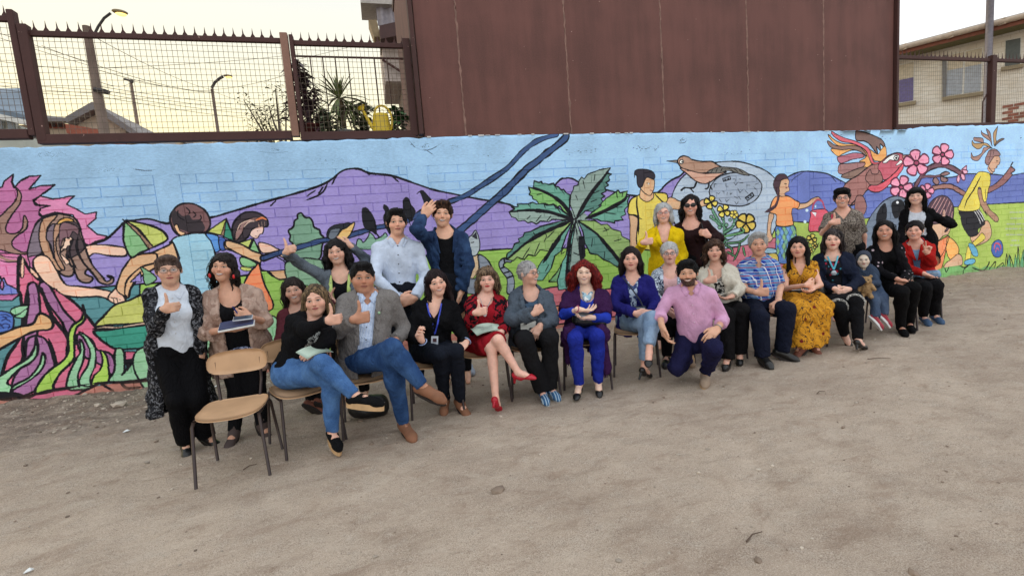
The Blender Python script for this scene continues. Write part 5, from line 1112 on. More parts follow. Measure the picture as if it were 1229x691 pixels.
def cloth(col, pat=None, c2=None, c3=None, rough=.85, sheen=.0, bump=.25, sc=1.0):
    k = ('cloth', col, pat, c2, c3, rough, sc)
    if k in MATS: return MATS[k]
    m, t, b = newmat('cloth'); v = t.obj(); a = lin3(col); B = lin3(c2) if c2 else a; C_ = lin3(c3) if c3 else B
    base = t.mix(t.ramp(t.noise(v, 9, 4), .3, .7), tuple(x*.88 for x in a), tuple(min(1, x*1.1) for x in a))
    wv = t.scale(v, (1, 1, 1), (.3, .1, .2))
    if pat == 'heather':
        base = t.mix(t.ramp(t.noise(v, 240*sc, 3, .7), .38, .62), tuple(x*.72 for x in a), tuple(min(1, x*1.3) for x in a))
    elif pat == 'denim':
        base = t.mix(t.ramp(t.noise(v, 7*sc, 3), .35, .7), a, B); base = t.mix(t.ramp(t.noise(v, 300, 2), .3, .8, 0, .35), base, tuple(min(1, x*1.8) for x in B))
    elif pat == 'plaid':
        x, y, z = t.sep(v)
        def band(w_, fr, ph, wd): return t.m('LESS_THAN', t.m('FRACT', t.m('ADD', t.m('MULTIPLY', w_, fr), ph)), wd)
        xx = t.m('ADD', x, t.m('MULTIPLY', y, .6))
        base = t.mix(t.m('MULTIPLY', band(xx, 13*sc, .1, .42), .6), a, B); base = t.mix(t.m('MULTIPLY', band(z, 12*sc, .2, .42), .55), base, B)
        base = t.mix(band(z, 12*sc, .05, .1), base, C_); base = t.mix(t.m('MULTIPLY', band(xx, 13*sc, .55, .1), .8), base, (.75, .8, .85)); base = t.mix(t.m('MULTIPLY', band(z, 12*sc, .62, .09), .7), base, (.75, .8, .85))
    elif pat == 'blotch':
        base = t.mix(t.ramp(t.noise(v, 16*sc, 1.5, .4, 1.5), .5, .54), base, B); 
        if c3: base = t.mix(t.ramp(t.noise(t.scale(v, (1, 1, 1), (1, 2, 0)), 20*sc, 1, .4, 1), .56, .6), base, C_)
    elif pat == 'leopard':
        base = t.mix(t.ramp(t.noise(v, 48*sc, 2, .5, 2.2), .47, .53), base, B)
    elif pat == 'flowers':
        d = t.vor(v, 15*sc); cc = t.vor(v, 15*sc, 'Color'); r, g, bb_ = t.sep(cc)
        base = t.mix(t.m('MULTIPLY', t.ramp(d, .36, .30), t.m('GREATER_THAN', r, .45)), base, B); base = t.mix(t.m('MULTIPLY', t.ramp(t.vor(t.scale(v, (1, 1, 1), (1, 1, 0)), 18*sc), .33, .28), t.m('GREATER_THAN', g, .6)), base, C_)
    elif pat == 'dots':
        d = t.vor(v, 17*sc); r, g, bb_ = t.sep(t.vor(v, 17*sc, 'Color'))
        base = t.mix(t.m('MULTIPLY', t.ramp(d, .26, .18), t.m('GREATER_THAN', r, .35)), base, B)
    elif pat == 'branches':
        n = t.noise(v, 11*sc, 1, .5, 1.2); e = t.m('ABSOLUTE', t.m('SUBTRACT', t.m('FRACT', t.m('MULTIPLY', n, 4.5)), .5))
        base = t.mix(t.ramp(e, .1, .05), base, B); d = t.vor(v, 11*sc); r, g, bb_ = t.sep(t.vor(v, 11*sc, 'Color'))
        base = t.mix(t.m('MULTIPLY', t.ramp(d, .22, .17), t.m('GREATER_THAN', r, .4)), base, C_)
    elif pat == 'squiggle':
        n = t.noise(v, 26*sc, 1.5, .5, 1.8); e = t.m('ABSOLUTE', t.m('SUBTRACT', t.m('FRACT', t.m('MULTIPLY', n, 3.2)), .5))
        base = t.mix(t.ramp(e, .2, .14), base, B)
    elif pat == 'stripe':
        x, y, z = t.sep(v); base = t.mix(t.m('LESS_THAN', t.m('FRACT', t.m('MULTIPLY', x, 90*sc)), .3), base, B)
    t.put(b.inputs['Base Color'], base); b.inputs['Roughness'].default_value = rough; b.inputs['Specular IOR Level'].default_value = .08
    if sheen: b.inputs['Sheen Weight'].default_value = sheen
    fold = t.m('ABSOLUTE', t.m('SUBTRACT', t.noise(t.scale(v, (1, 1, .5), (.5, .35, 0)), 13, 3, .55, 1.6), .5)); wv_ = t.noise(v, 420, 1)
    t.put(b.inputs['Normal'], t.bump(t.m('ADD', fold, t.m('MULTIPLY', wv_, .05)), min(bump*2.9, 1), .045))
    MATS[k] = m; return m
def folds(x, y, z, seed=0, f=15):
    wx = vn(x*6+seed, y*6, z*6)*.6; u = x*.8+z*.6; w_ = z*.8-x*.6
    a = vn(u*f+seed+wx, y*f, w_*f*.45+seed*.3+wx); b_ = vn(u*f*2.3+9+seed, y*f*2.3+wx, w_*f*1.1)
    return (1-2.6*np.abs(a)**.8)*.75+(1-2*np.abs(b_))*.4-.15
HANDP = {   # flexion of each finger: (mcp, pip, dip) for index, middle, ring, little; spread; thumb mode
    'fist': ([(75, 95, 55)]*4, 0, 'wrap'), 'thumb': ([(78, 95, 55), (82, 95, 55), (82, 95, 55), (80, 95, 55)], 0, 'up'),
    'relax': ([(18, 28, 14), (24, 32, 16), (28, 36, 18), (32, 40, 20)], 4, 'side'), 'flat': ([(4, 8, 4), (3, 7, 4), (5, 8, 4), (8, 12, 6)], 5, 'side'),
    'peace': ([(5, 6, 3), (4, 6, 3), (80, 95, 55), (80, 95, 55)], 11, 'wrap'), 'hold': ([(35, 45, 25), (40, 48, 25), (44, 50, 25), (48, 52, 28)], 2, 'side'),
    'drape': ([(30, 20, 10), (34, 24, 12), (36, 26, 12), (40, 30, 14)], 5, 'side')}
def hand_prims(W, f, th, right, pose, s):
    f = nrm(f); th = nrm(np.asarray(th)-np.dot(th, f)*f); pn = nrm(np.cross(th, f) if right else np.cross(f, th))
    fl, spread, tm = HANDP[pose]; out = []
    out.append((cone(W, W+f*.03*s, .026*s, .027*s, pn, .72), .012))
    pc = W+f*.055*s
    out.append((rbox(pc, (.039*s, .046*s, .0135*s), (th, f, pn), .013*s), .014*s))
    out.append((ell(W+f*.035*s+th*.022*s+pn*.008*s, (.02*s, .03*s, .016*s), (th, f, pn)), .01*s))
    ln = (.044, .049, .045, .035)
    for i in range(4):
        off = (.029-.0195*i)*s; base = W+f*(.096-(.004 if i in (0, 2) else 0)-(.01 if i == 3 else 0))*s+th*off
        a0 = math.radians((1.5-i)*spread); d = nrm(f*math.cos(a0)+th*math.sin(a0)); p = base; ang = 0
        for j, (fr, r0, r1) in enumerate(((1, .0098, .0088), (.62, .0086, .0078), (.5, .0078, .0066))):
            ang += math.radians(fl[i][j]); q = p+(d*math.cos(ang)+pn*math.sin(ang))*ln[i]*fr*s
            out.append((cone(p, q, r0*s*(.88 if i == 3 else 1), r1*s*(.88 if i == 3 else 1)), .004*s)); p = q
    b = W+f*.028*s+th*.03*s
    if tm == 'up': seq = [(th*.9+f*.45, .036, .0145, .0125), (th*1+f*.05, .032, .012, .0105), (th*1-f*.1, .028, .0105, .009)]
    elif tm == 'wrap': seq = [(th*.6+f*.8+pn*.3, .036, .014, .012), (f*.55+pn*.7-th*.35, .03, .0115, .01), (pn*.3-th*.9, .022, .01, .0085)]
    else: seq = [(th*.6+f*.85+pn*.25, .036, .0135, .012), (th*.25+f*1+pn*.15, .03, .011, .0098), (f*1-th*.1, .024, .0098, .0082)]
    p = b
    for d, L, r0, r1 in seq:
        q = p+nrm(d)*L*s; out.append((cone(p, q, r0*s, r1*s), .006*s)); p = q
    return out
DIRS = {'U': (0, 0, 1), 'D': (0, 0, -1), 'L': tuple(-RT), 'R': tuple(RT), 'C': (-.25, -1, .05), 'A': (.25, 1, 0)}
def dvec(q):
    if isinstance(q, str):
        v = np.zeros(3)
        for ch in q: v = v+np.array(DIRS[ch], float)
        return nrm(v)
    return nrm(q)
class Fig:
    def __init__(s, S):
        s.S = S; k = s.k = S.get('s', .93); Y = S['Y']; s.w = S.get('w', 1.0)
        s.N = at(*S['neck'], Y+S.get('lean', 0)); s.P = at(*S['pel'], Y+S.get('pdy', 0))
        stand = not S.get('legb') or S.get('stand')
        if S.get('pz') is not None: s.P[2] = S['pz']
        elif stand: s.P[2] = s.N[2]-.52*k
        elif id_kneel(S): pass
        else: s.P[2] = max(s.P[2], .49)
        toc = nrm([CAM_POS[0]-s.N[0], CAM_POS[1]-s.N[1], 0]); a = math.radians(S.get('ty', 0))
        s.F = np.array([toc[0]*math.cos(a)-toc[1]*math.sin(a), toc[0]*math.sin(a)+toc[1]*math.cos(a), 0])   # +ty turns towards image right
        s.X = nrm(np.cross([0, 0, 1], s.F))*1.0      # image right when facing the camera
        s.U = nrm(s.N-s.P); s.X = nrm(s.X-np.dot(s.X, s.U)*s.U); s.Ft = np.cross(s.X, s.U); 
        if np.dot(s.Ft, s.F) < 0: s.Ft = -s.Ft
        s.R = np.array([s.X, s.Ft, s.U]); s.L = np.linalg.norm(s.N-s.P)
        s.sh = {}
        for q, sg in (('a', -1), ('b', 1)):
            p = S.get('sh'+q)
            hw = .172*k*S.get('shw', 1)
            if p is not None:
                d = ray_dirs([p])[0]; n = s.Ft; t = np.dot(s.N-CAM_POS, n)/np.dot(d, n); c = CAM_POS+d*t; v = c-s.N; L = np.linalg.norm(v)
                s.sh[q] = s.N+v*(min(max(L, hw*.85), hw*1.15)/L)
            else: s.sh[q] = s.N+s.X*sg*hw-s.U*.05*k
        for q in 'ab': s.sh[q] = s.N+(s.sh[q]-s.N)*.93-np.array([0, 0, .018*k])
        s.hc = at(*S['face'], s.N[1]-S.get('hf', .05)*k); 
        s.hs = k*1.045*S.get('hs', 1.0)
        toc2 = nrm(CAM_POS-s.hc); hy = math.radians(S.get('hy', 0)); th = np.array([toc2[0], toc2[1], 0]); th = nrm(th)
        hf = np.array([th[0]*math.cos(hy)-th[1]*math.sin(hy), th[0]*math.sin(hy)+th[1]*math.cos(hy), 0]); hx = np.cross([0, 0, 1], hf)
        hp = math.radians(S.get('hp', 0)); hu = np.array([0, 0, 1.]); hf, hu = hf*math.cos(hp)+hu*math.sin(hp), hu*math.cos(hp)-hf*math.sin(hp)
        hr = math.radians(S.get('hr', 0)); hx, hu = hx*math.cos(hr)-hu*math.sin(hr), hu*math.cos(hr)+hx*math.sin(hr)
        s.HR = np.array([hx, hf, hu]); s.hc = s.hc-hf*.045*s.hs+hu*.002*s.hs
        s.arm = {}
        for q in 'ab':
            A = S.get('arm'+q)
            if not A: A = dict(e=None, w=None)
            sh = s.sh[q]; ua, fa = .275*k, .245*k
            if A.get('w') is None:
                sg = -1 if q == 'a' else 1
                el = sh-np.array([0, 0, 1])*ua+s.X*sg*.03; wr = el-np.array([0, 0, 1])*fa*.95+s.F*.06
            else:
                wr = at(*A['w'], s.N[1]-A.get('d', .2)); v = wr-sh; L = np.linalg.norm(v)
                if L > (ua+fa)*1.03: wr = sh+v*(ua+fa)*1.03/L
                el = solve_mid(sh, wr, A['e'], ua, fa, A.get('pf', 0))
            tip = A.get('tip'); hd = (at(*tip, wr[1]-A.get('td', 0))-wr) if tip else (wr-el)
            if A.get('pose') == 'thumb':
                hd = nrm(hd); hd = nrm(np.array([hd[0], hd[1], hd[2]*.2])+RT*(.55 if q == 'a' else -.55))
            s.arm[q] = dict(sh=sh, el=el, wr=wr, f=nrm(hd), th=dvec(A.get('th', 'C' if A.get('w') is None else 'U')), pose=A.get('pose', 'relax'))
        s.leg = {}
        for q, sg in (('a', -1), ('b', 1)):
            G = S.get('leg'+q); hip = s.P+s.X*sg*.085*k*s.w; tl, sl = .43*k, .41*k
            if not G:
                an = np.array([hip[0], hip[1], .085])+s.X*sg*.02; kn = (hip+an)/2+s.F*.03; toe = an+s.F*.15*k-np.array([0, 0, .06])
            else:
                az = G.get('az', .085)
                if az is None:
                    kn0 = at(*G['k'], s.P[1]-G.get('kd', .38*k)); an = None
                    kn = kn0; d = ray_dirs([G['a']])[0]; t = np.linspace(1.5, 16, 2400); Pq = CAM_POS+t[:, None]*d
                    e = (np.linalg.norm(Pq-kn, axis=1)-sl)**2-Pq[:, 1]*G.get('near', -1)*.0; c = np.argsort(e)[:1]; an = Pq[c[0]]
                    if 'ad' in G: an = at(*G['a'], s.P[1]-G['ad'])
                else:
                    an = atz(*G['a'], az); kn = solve_mid(hip, an, G['k'], tl, sl)
                    if 'kd' in G: kn = at(*G['k'], s.P[1]-G['kd'])
                toe = G.get('t')
                if toe is None: toe = an+s.F*.13*k
                else: toe = atz(*toe, G.get('tz', .03)) if G.get('tz', .03) is not None else at(*toe, an[1]-G.get('td', .08))
                v = toe-an; L = np.linalg.norm(v); toe = an+v*(min(max(L, .13*k), .17*k)/L)
            s.leg[q] = dict(hip=hip, kn=kn, an=an, toe=toe)
        if S.get('verbose') or VERB: s.report()
    def report(s):
        print('FIG', s.S['id'], 'N', np.round(s.N, 2), 'P', np.round(s.P, 2), 'L', round(s.L, 2), 'top', round(s.hc[2]+.115*s.hs, 2), 'shw', round(np.linalg.norm(s.sh['a']-s.sh['b']), 2), 'neckhead', round(np.linalg.norm(s.hc-s.N), 2),
              'arms', [(round(np.linalg.norm(a['sh']-a['el']), 2), round(np.linalg.norm(a['el']-a['wr']), 2)) for a in s.arm.values()],
              'legs', [(round(np.linalg.norm(a['hip']-a['kn']), 2), round(np.linalg.norm(a['kn']-a['an']), 2), round(a['an'][2], 2), round(a['toe'][2], 2)) for a in s.leg.values()])
    def H(s, x, f, u): return s.hc+(s.HR[0]*x+s.HR[1]*f+s.HR[2]*u)*s.hs
    def T(s, x, f, u): return s.P+s.X*x+s.Ft*f+s.U*u       # torso frame, metres from the pelvis
    # ---- primitives by region, inflated by o
    def torso(s, o=0, hem=None, belly=None):
        k, w_ = s.k, s.w; L = s.L; fem = s.S.get('fem', 1); g = s.S.get('belly', 0)
        pr = [(ell(s.T(0, -.01, .03), ((.158*w_*k if fem else .15*w_*k)+o, .112*w_*k+o, .13*k+o), s.R), .0),
              (ell(s.T(0, 0, L*.42), ((.123 if fem else .132)*w_*k+o, (.094+.03*g)*w_*k+o, .17*k+o), s.R), .07),
              (ell(s.T(0, .0, L*.70), ((.143 if fem else .155)*w_*k+o, .1*w_*k+o, .17*k+o), s.R), .06),
              (cone(s.sh['a']*.92+s.N*.08-s.U*.018, s.sh['b']*.92+s.N*.08-s.U*.014, .044*k+o*.6, .044*k+o*.6), .045),
              (cone(s.T(0, -.015, L*.93), s.T(0, -.02, L*1.03), .062*k+o*.8, .05*k+o*.4), .05)]
        for q, sg in (('a', -1), ('b', 1)): pr.append((cone(s.T(sg*.03*k, -.02, L*1.0), s.sh[q]*.8+s.N*.2, .042*k+o*.5, .036*k+o*.5), .04))
        if g: pr.append((ell(s.T(0, .06*k, L*.3), (.12*w_*k+o, .09*g*k+o, .12*k+o), s.R), .06))
        if fem:
            for q in (-1, 1): pr.append((ell(s.T(q*.072*k*w_, .085*k*w_, L*.66), (.06*k*w_+o, .055*k*w_+o, .062*k+o), s.R), .035))
        return pr
    def armp(s, q, o=0, upto=1.0, cuff=0, r=1.0):
        a = s.arm[q]; k = s.k*(.94 if s.S.get('fem', 1) else 1.06)*r; fa = a['wr']-a['el']; out = []
        if upto >= .5: out.append((cone(a['sh'], a['el'], .043*k+o, .036*k+o), .04))
        else: out.append((cone(a['sh'], a['sh']+(a['el']-a['sh'])*upto*2, .045*k+o, .044*k+o*1.2, cutb=True), .045)); return out
        e = a['el']+fa*min(1, (upto-.5)*2)
        if upto > .5: out.append((cone(a['el'], e, .037*k+o, (.027 if upto >= 1 else .033)*k+o+cuff, cutb=o > 0), .02))
        return out
    def legp(s, q, o=0, upto=1.0, flare=0):
        g = s.leg[q]; k = s.k; w_ = s.w**.7; out = [(cone(g['hip'], g['kn'], .088*k*w_+o, .056*k*w_+o+flare*.4), .05)]
        if upto > 0:
            e = g['kn']+(g['an']-g['kn'])*upto
            if upto > .5 and not flare:
                md = g['kn']*.7+g['an']*.3-s.F*.012; out += [(cone(g['kn'], md, .054*k*w_+o, .053*k*w_+o), .02), (cone(md, e, .053*k*w_+o, .036*k+o, cutb=o > 0), .02)]
            else: out.append((cone(g['kn'], e, .055*k*w_+o+flare*.4, (.05 if upto < .6 else .04)*k+o+flare, cutb=o > 0), .02))
        return out
    def bounds(s, prims, pad=.03):
        lo = np.min([p[0][1] for p in prims], 0)-pad; hi = np.max([p[0][2] for p in prims], 0)+pad; return lo, hi
    def build_prims(s, name, prims, mat, parent, h=.0125, wr=0, cuts=(), fine=(), post=(), f=15, hf=.006):
        lo, hi = s.bounds(list(prims)+[(p[0], 0) for p in post]); V = Vol(lo, hi, h, fine, hf)
        for p, k in prims: V.put(p, k)
        for p, k in cuts: V.put(p, k, sub=True, pad=.0)
        for p, k in post: V.put(p, k)
        if wr: V.wrinkle(wr*(1.4 if wr > .0065 else 1), lambda x, y, z: folds(x, y, z, s.S['seed'], f))
        me, vv = V.mesh(name, s.base); o = link_mesh(name, me, mat, parent); o['_v'] = 0; del o['_v']
        return o, vv
    def body(s):
        S = s.S; k = s.k; hs = s.hs; H = s.H; R = s.HR
        s.base = np.array([s.P[0], s.P[1], 0.0]) if S.get('legs', 1) else np.array([s.P[0], s.P[1], 0.])
        root = empty('person', s.base, S['label'], S.get('cat', 'person'), S.get('group', 'people posing in front of the mural'))
        s.root = root; pr = []; lite = -.004
        pr += s.torso(lite)
        for q in 'ab':
            a = s.arm[q]; pr += s.armp(q, lite*.5)
            pr += [(cone(a['wr']-a['f']*.01, a['wr']+a['f']*.012, .0265*k, .026*k), .01)]
            g = s.leg[q]
            pr += s.legp(q, lite)
            pr += [(cone(g['an'], g['an']+(g['toe']-g['an'])*.55, .033*k, .03*k), .02), (cone(g['an']+(g['toe']-g['an'])*.5, g['toe'], .03*k, .022*k, (0, 0, 1), .8), .02)]
        nb = s.T(0, -.02, s.L*.94); pr += [(cone(nb, H(0, -.02, -.065), .058*k, .053*k), .035)]
        post = []
        for q in 'ab':
            a = s.arm[q]; post += hand_prims(a['wr'], a['f'], a['th'], q == 'a', a['pose'], k*(1.0 if S.get('fem', 1) else 1.1)*S.get('hands', 1.0))
        j = S.get('jaw', float(np.random.RandomState(int(S['seed'])).uniform(.9, 1.08)))
        hp = [(ell(H(0, -.012, .026), (.079*hs, .093*hs, .087*hs), R), .0), (ell(H(0, .020, -.036), (.065*hs*j, .069*hs, .075*hs), R), .03),
              (ell(H(0, .058, -.094), (.03*hs*j, .02*hs, .02*hs), R), .03), (cone(H(-.042, .072, .022), H(-.012, .085, .018), .009*hs, .009*hs), .012), (cone(H(.042, .072, .022), H(.012, .085, .018), .009*hs, .009*hs), .012),
              (ell(H(-.045, .056, -.028), (.024*hs, .026*hs, .024*hs), R), .02), (ell(H(.045, .056, -.028), (.024*hs, .026*hs, .024*hs), R), .02)]
        eyes = [(ell(H(q*.0315, .094, .003), (.019*hs, .012*hs, .0105*hs), R), .012) for q in (-1, 1)]
        fe = [(ell(H(q*.0315, .073, .003), (.0135*hs,)*3, R), .003) for q in (-1, 1)]
        fe += [(cone(H(0, .084, .006), H(0, .101, -.028), .0065*hs, .0095*hs), .010), (ell(H(-.010, .091, -.031), (.007*hs, .008*hs, .006*hs), R), .005), (ell(H(.010, .091, -.031), (.007*hs, .008*hs, .006*hs), R), .005),
               (ell(H(0, .083, -.051), (.022*hs, .0105*hs, .0065*hs), R), .006), (ell(H(0, .082, -.061), (.02*hs, .0105*hs, .0075*hs), R), .006),
               (ell(H(-.083, -.008, -.004), (.009*hs, .018*hs, .03*hs), R), .008), (ell(H(.083, -.008, -.004), (.009*hs, .018*hs, .03*hs), R), .008)]
        lo, hi = s.bounds(pr+post+hp)
        hb = (H(0, .03, 0)-.105*hs, H(0, .03, 0)+.105*hs)
        fine = [(hb[0], hb[1])]
        for q in 'ab':
            a = s.arm[q]; c = a['wr']+a['f']*.07*k; fine.append((c-.085*k, c+.085*k))
        V = Vol(lo, hi, .02, fine, .0075)
        for p, kk in pr: V.put(p, kk)
        for p, kk in hp: V.put(p, kk)
        for p, kk in eyes: V.put(p, kk, sub=True, pad=.02)
        for p, kk in fe: V.put(p, kk)
        for p, kk in post: V.put(p, kk)
        me, vv = V.mesh('body', s.base)
        d = (vv-s.hc)@R.T/hs; near = (np.abs(d) < .16).all(1); d[~near] = (0, -1, 1)
        at_ = me.attributes.new('fp', 'FLOAT_VECTOR', 'POINT'); at_.data.foreach_set('vector', d.astype(np.float32).ravel())
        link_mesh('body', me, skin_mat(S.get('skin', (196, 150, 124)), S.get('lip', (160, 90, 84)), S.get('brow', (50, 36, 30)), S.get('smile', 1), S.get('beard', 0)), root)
        s.hair(); return root
    def hair(s):
        S = s.S; st = S.get('hair', 'short'); hs = s.hs; H = s.H; R = s.HR
        if st is None: return
        v = S.get('hv', 1.0)*.9; o = .011*v
        pr = [(ell(H(0, -.016, .03), ((.079+o)*hs, (.090+o)*hs, (.088+o)*hs), R), 0)]
        cuts = [(ell(H(0, .112, S.get('hl', -.028)), (.071*hs, .078*hs, .094*hs), R), .006)]
        post = []; f = S.get('fringe', 0)
        n = {'short': 0, 'bob': .10, 'long': .27, 'curly': .17, 'big': .19, 'med': .15, 'vlong': .34}.get(st, 0)
        if st == 'short':
            pr += [(ell(H(0, -.05, -.015), (.07*hs, .052*hs, .06*hs), R), .02)]
            for q in (-1, 1): post.append((ell(H(q*.076, .012, .02), (.008*hs, .018*hs, .035*hs), R), .006))
            post.append((cone(H(-.04, .066, .093), H(.045, .062, .096), .018*hs*v, .02*hs*v), .02))
        if st == 'pulled':
            pr += [(ell(H(0, -.075, -.0), (.05*hs, .04*hs, .055*hs), R), .02)]
            for q in (-1, 1): post.append((ell(H(q*.075, .01, .03), (.01*hs, .03*hs, .04*hs), R), .01))
        if n:
            wd = {'big': .052, 'curly': .034, 'bob': .026, 'med': .028}.get(st, .026)*v
            sp = {'big': .042, 'curly': .018, 'bob': .004}.get(st, .006)
            fr = S.get('front', {'long': .05, 'vlong': .06}.get(st, .0))
            for q in (-1, 1):
                a_, b_, c_ = H(q*(.076), .005, .05), H(q*(.086+sp), .0, -.06), H(q*(.09+sp), fr, -n)
                pr += [(cone(a_, b_, wd*.85*hs, wd*1.1*hs), .02), (cone(b_, c_, wd*1.1*hs, wd*.75*hs), .02)]
            pr += [(ell(H(0, -.07, -.05-n*.35), ((.078+sp)*hs, .042*hs, (.07+n*.5)*hs), R), .03)]
            cuts = [(ell(H(0, .112, S.get('hl', -.03)), (.066*hs, .082*hs, .1*hs), R), .006)]
        if f: post.append((cone(H(-.045, .062, .066), H(.045, .062, .066), .022*hs*f, .022*hs*f), .02)); post.append((cone(H(-.058, .05, .05), H(-.062, .045, .01), .016*hs, .012*hs), .015)); post.append((cone(H(.058, .05, .05), H(.062, .045, .01), .016*hs, .012*hs), .015))
        lo, hi = s.bounds(pr+post); V = Vol(lo, hi, .0085)
        for p, k in pr: V.put(p, k)
        HR_, hc_ = s.HR, s.hc
        for (fn0, lo0, hi0), k in cuts:
            def fnj(x, y, z, fn0=fn0):
                px, py, pz = x-hc_[0], y-hc_[1], z-hc_[2]; sx = px*HR_[0][0]+py*HR_[0][1]+pz*HR_[0][2]; uu = px*HR_[2][0]+py*HR_[2][1]+pz*HR_[2][2]
                return fn0(x, y, z)+vn(sx*70+s.S['seed'], uu*22, uu*0+1)*.011+vn(sx*26, uu*16+s.S['seed'], uu*0+5)*.012
            V.put((fnj, lo0, hi0), k, sub=True, pad=.02)
        for p, k in post: V.put(p, k)
        cur = st in ('curly', 'big') or S.get('curl')
        def fn(x, y, z):
            if cur: return vn(x*38+3, y*38, z*34)*1.0+vn(x*80, y*80, z*60)*.5
            return vn(x*85+5, y*85, z*13)*.55+vn(x*30, y*30, z*14)*.5
        V.wrinkle(.0095 if cur else .0055, fn)
        me, vv = V.mesh('hair', s.base); hm = hair_mat(S.get('hc', (34, 26, 24)), S.get('grey', 0), S.get('streak')); link_mesh('hair', me, hm, s.root)
        # loose locks and strands following the surface
        rs = np.random.RandomState(int(S['seed']*3)+1); ns = 150 if n else 110; steps = 9; stp = (.006 if st in ('short', 'pulled') else .012+n*.05)*hs
        P_ = vv[rs.randint(len(vv), size=ns)].copy(); d0 = (P_-s.hc)@s.HR.T/hs; P_ = P_[(d0[:, 1] < .07) | (d0[:, 2] > .07)]; ns = len(P_)
        G_ = np.gradient(V.D); ax_ = V.ax; paths = [P_.copy()]; ph = rs.uniform(0, 6.3, ns)
        for k_ in range(steps):
            ii = [np.clip(np.searchsorted(ax_[i], P_[:, i]), 1, len(ax_[i])-2) for i in range(3)]
            g = np.stack([G_[i][ii[0], ii[1], ii[2]] for i in range(3)], 1); g /= np.maximum(np.linalg.norm(g, axis=1), 1e-6)[:, None]; dv = V.D[ii[0], ii[1], ii[2]]
            dn = -s.HR[2]*.9+rs.normal(size=3)*0; dn = np.tile(dn, (ns, 1))
            if st in ('short', 'pulled'): dn = dn*.3-s.HR[1]*.8 if st == 'pulled' else dn*.5+s.HR[1]*.5*np.where(((P_-s.hc)@s.HR.T)[:, 2:3] > .04, 1, -.4)
            t_ = dn-g*(g*dn).sum(1)[:, None]*(dv < .01)[:, None]; t_ /= np.maximum(np.linalg.norm(t_, axis=1), 1e-6)[:, None]
            wob = np.sin(ph+k_*(1.6 if cur else .5))[:, None]*s.HR[0]*(.007 if cur else .0025)
            P_ = P_+t_*stp-g*np.clip(dv, -.004, .01)[:, None]*.5+wob; paths.append(P_.copy())
        b = MB(); wv = np.array([.2, .8, 1, 1, 1, 1, .9, .7, .4, .1])*(.0042 if st in ('short', 'pulled') else .006)*hs; A_ = np.stack(paths, 1); c0 = s.hc-s.HR[1]*.02
        dl = (A_-s.hc)@s.HR.T/hs; bad = ((np.abs(dl[:, :, 0]) < .064) & (dl[:, :, 1] > .03) & (dl[:, :, 2] < .055)).any(1)
        for i in np.nonzero(~bad)[0]:
            v_ = []
            for k_ in range(steps+1):
                q = A_[i, k_]; t_ = nrm(A_[i, min(k_+1, steps)]-A_[i, max(k_-1, 0)]); o_ = nrm(np.array([q[0]-c0[0], q[1]-c0[1], (q[2]-c0[2])*.3])); sd = nrm(np.cross(t_, o_)); lift = o_*(.0022+.0015*math.sin(ph[i]))
                v_ += [q+lift-sd*wv[k_], q+lift+o_*.003, q+lift+sd*wv[k_]]
            b.add(v_, [f_ for k_ in range(steps) for f_ in ((3*k_, 3*k_+1, 3*k_+4, 3*k_+3), (3*k_+1, 3*k_+2, 3*k_+5, 3*k_+4))])
        tag(b.build('hair_strands', hm, s.root, True), kind='stuff')
    # ---- clothes
    def top(s, mat, off=.014, sleeve=1.0, hem=-.06, open_=None, neck='round', nd=.06, wr=.006, name='top', cuffr=0, depth=None, coat=0, cuff_col=None, sleeves='ab', collar=None, nw=.085, tight=1.0):
        k = s.k; prt = s.torso(off); lo_, hi_ = s.bounds(prt, .1)
        arms = []
        for q in sleeves:
            if sleeve: arms += s.armp(q, off*.5+.003, sleeve, cuffr)
        extra = []
        if coat:      # skirt of a coat or long cardigan around the hips
            extra.append((cone(s.T(0, -.01, .05), s.T(0, -.01, hem-.02), (.16+off)*k*s.w, (.17+off+coat)*k*s.w, s.Ft, .72), .05))
        allp = prt+arms+extra; lo, hi = s.bounds(allp); V = Vol(lo, hi, .0125)
        for p, kk in prt+extra: V.put(p, kk)
        # hem: everything of the torso below it goes
        P0, U, X, F = s.P, s.U, s.X, s.Ft
        def TC(x, y, z):
            px, py, pz = x-P0[0], y-P0[1], z-P0[2]
            return (px*X[0]+py*X[1]+pz*X[2], px*F[0]+py*F[1]+pz*F[2], px*U[0]+py*U[1]+pz*U[2])
        sl, g = V.region(lo, hi); xs_, fs_, us_ = TC(*g); L = s.L
        D = V.D
        D[:] = np.maximum(D, hem-us_)
        if neck == 'round': cut = np.sqrt((xs_/(nw*k))**2+((us_-L*1.02)/(nd+.02))**2+(np.minimum(fs_-.02, 0)/.06)**2)-1; cut = cut*min(nw*k, nd+.02)
        elif neck == 'v': cut = np.maximum(np.abs(xs_)-(us_-(L-nd))*(nw*k/nd)*.9, .0-fs_); cut = np.minimum(cut, np.sqrt(xs_**2+(us_-L*1.05)**2+(fs_*.7)**2)-.07*k)
        elif neck == 'strap': cut = np.maximum(us_-(L-nd), -(np.abs(np.abs(xs_)-.09*k)-.022))
        else: cut = np.sqrt(xs_**2+(us_-L*1.09)**2+(fs_*.6)**2)-.06*k
        D[:] = np.maximum(D, -cut)
        if open_:
            w0, w1, ubot = open_; dp = -.02 if depth is None else depth
            wid = w0+(w1-w0)*np.clip((us_-ubot)/max(L-ubot, .01), 0, 1)
            wedge = np.maximum(np.maximum(np.abs(xs_-s.S.get('ox', 0))-wid, dp-fs_), ubot-us_)
            if ubot > hem+.02: pass
            D[:] = np.maximum(D, -wedge)
        for p, kk in arms: V.put(p, kk)
        if collar: V.put(cone(s.T(-.05*k, -.045, L*1.045), s.T(.05*k, -.045, L*1.045), .014*collar, .014*collar), .012)
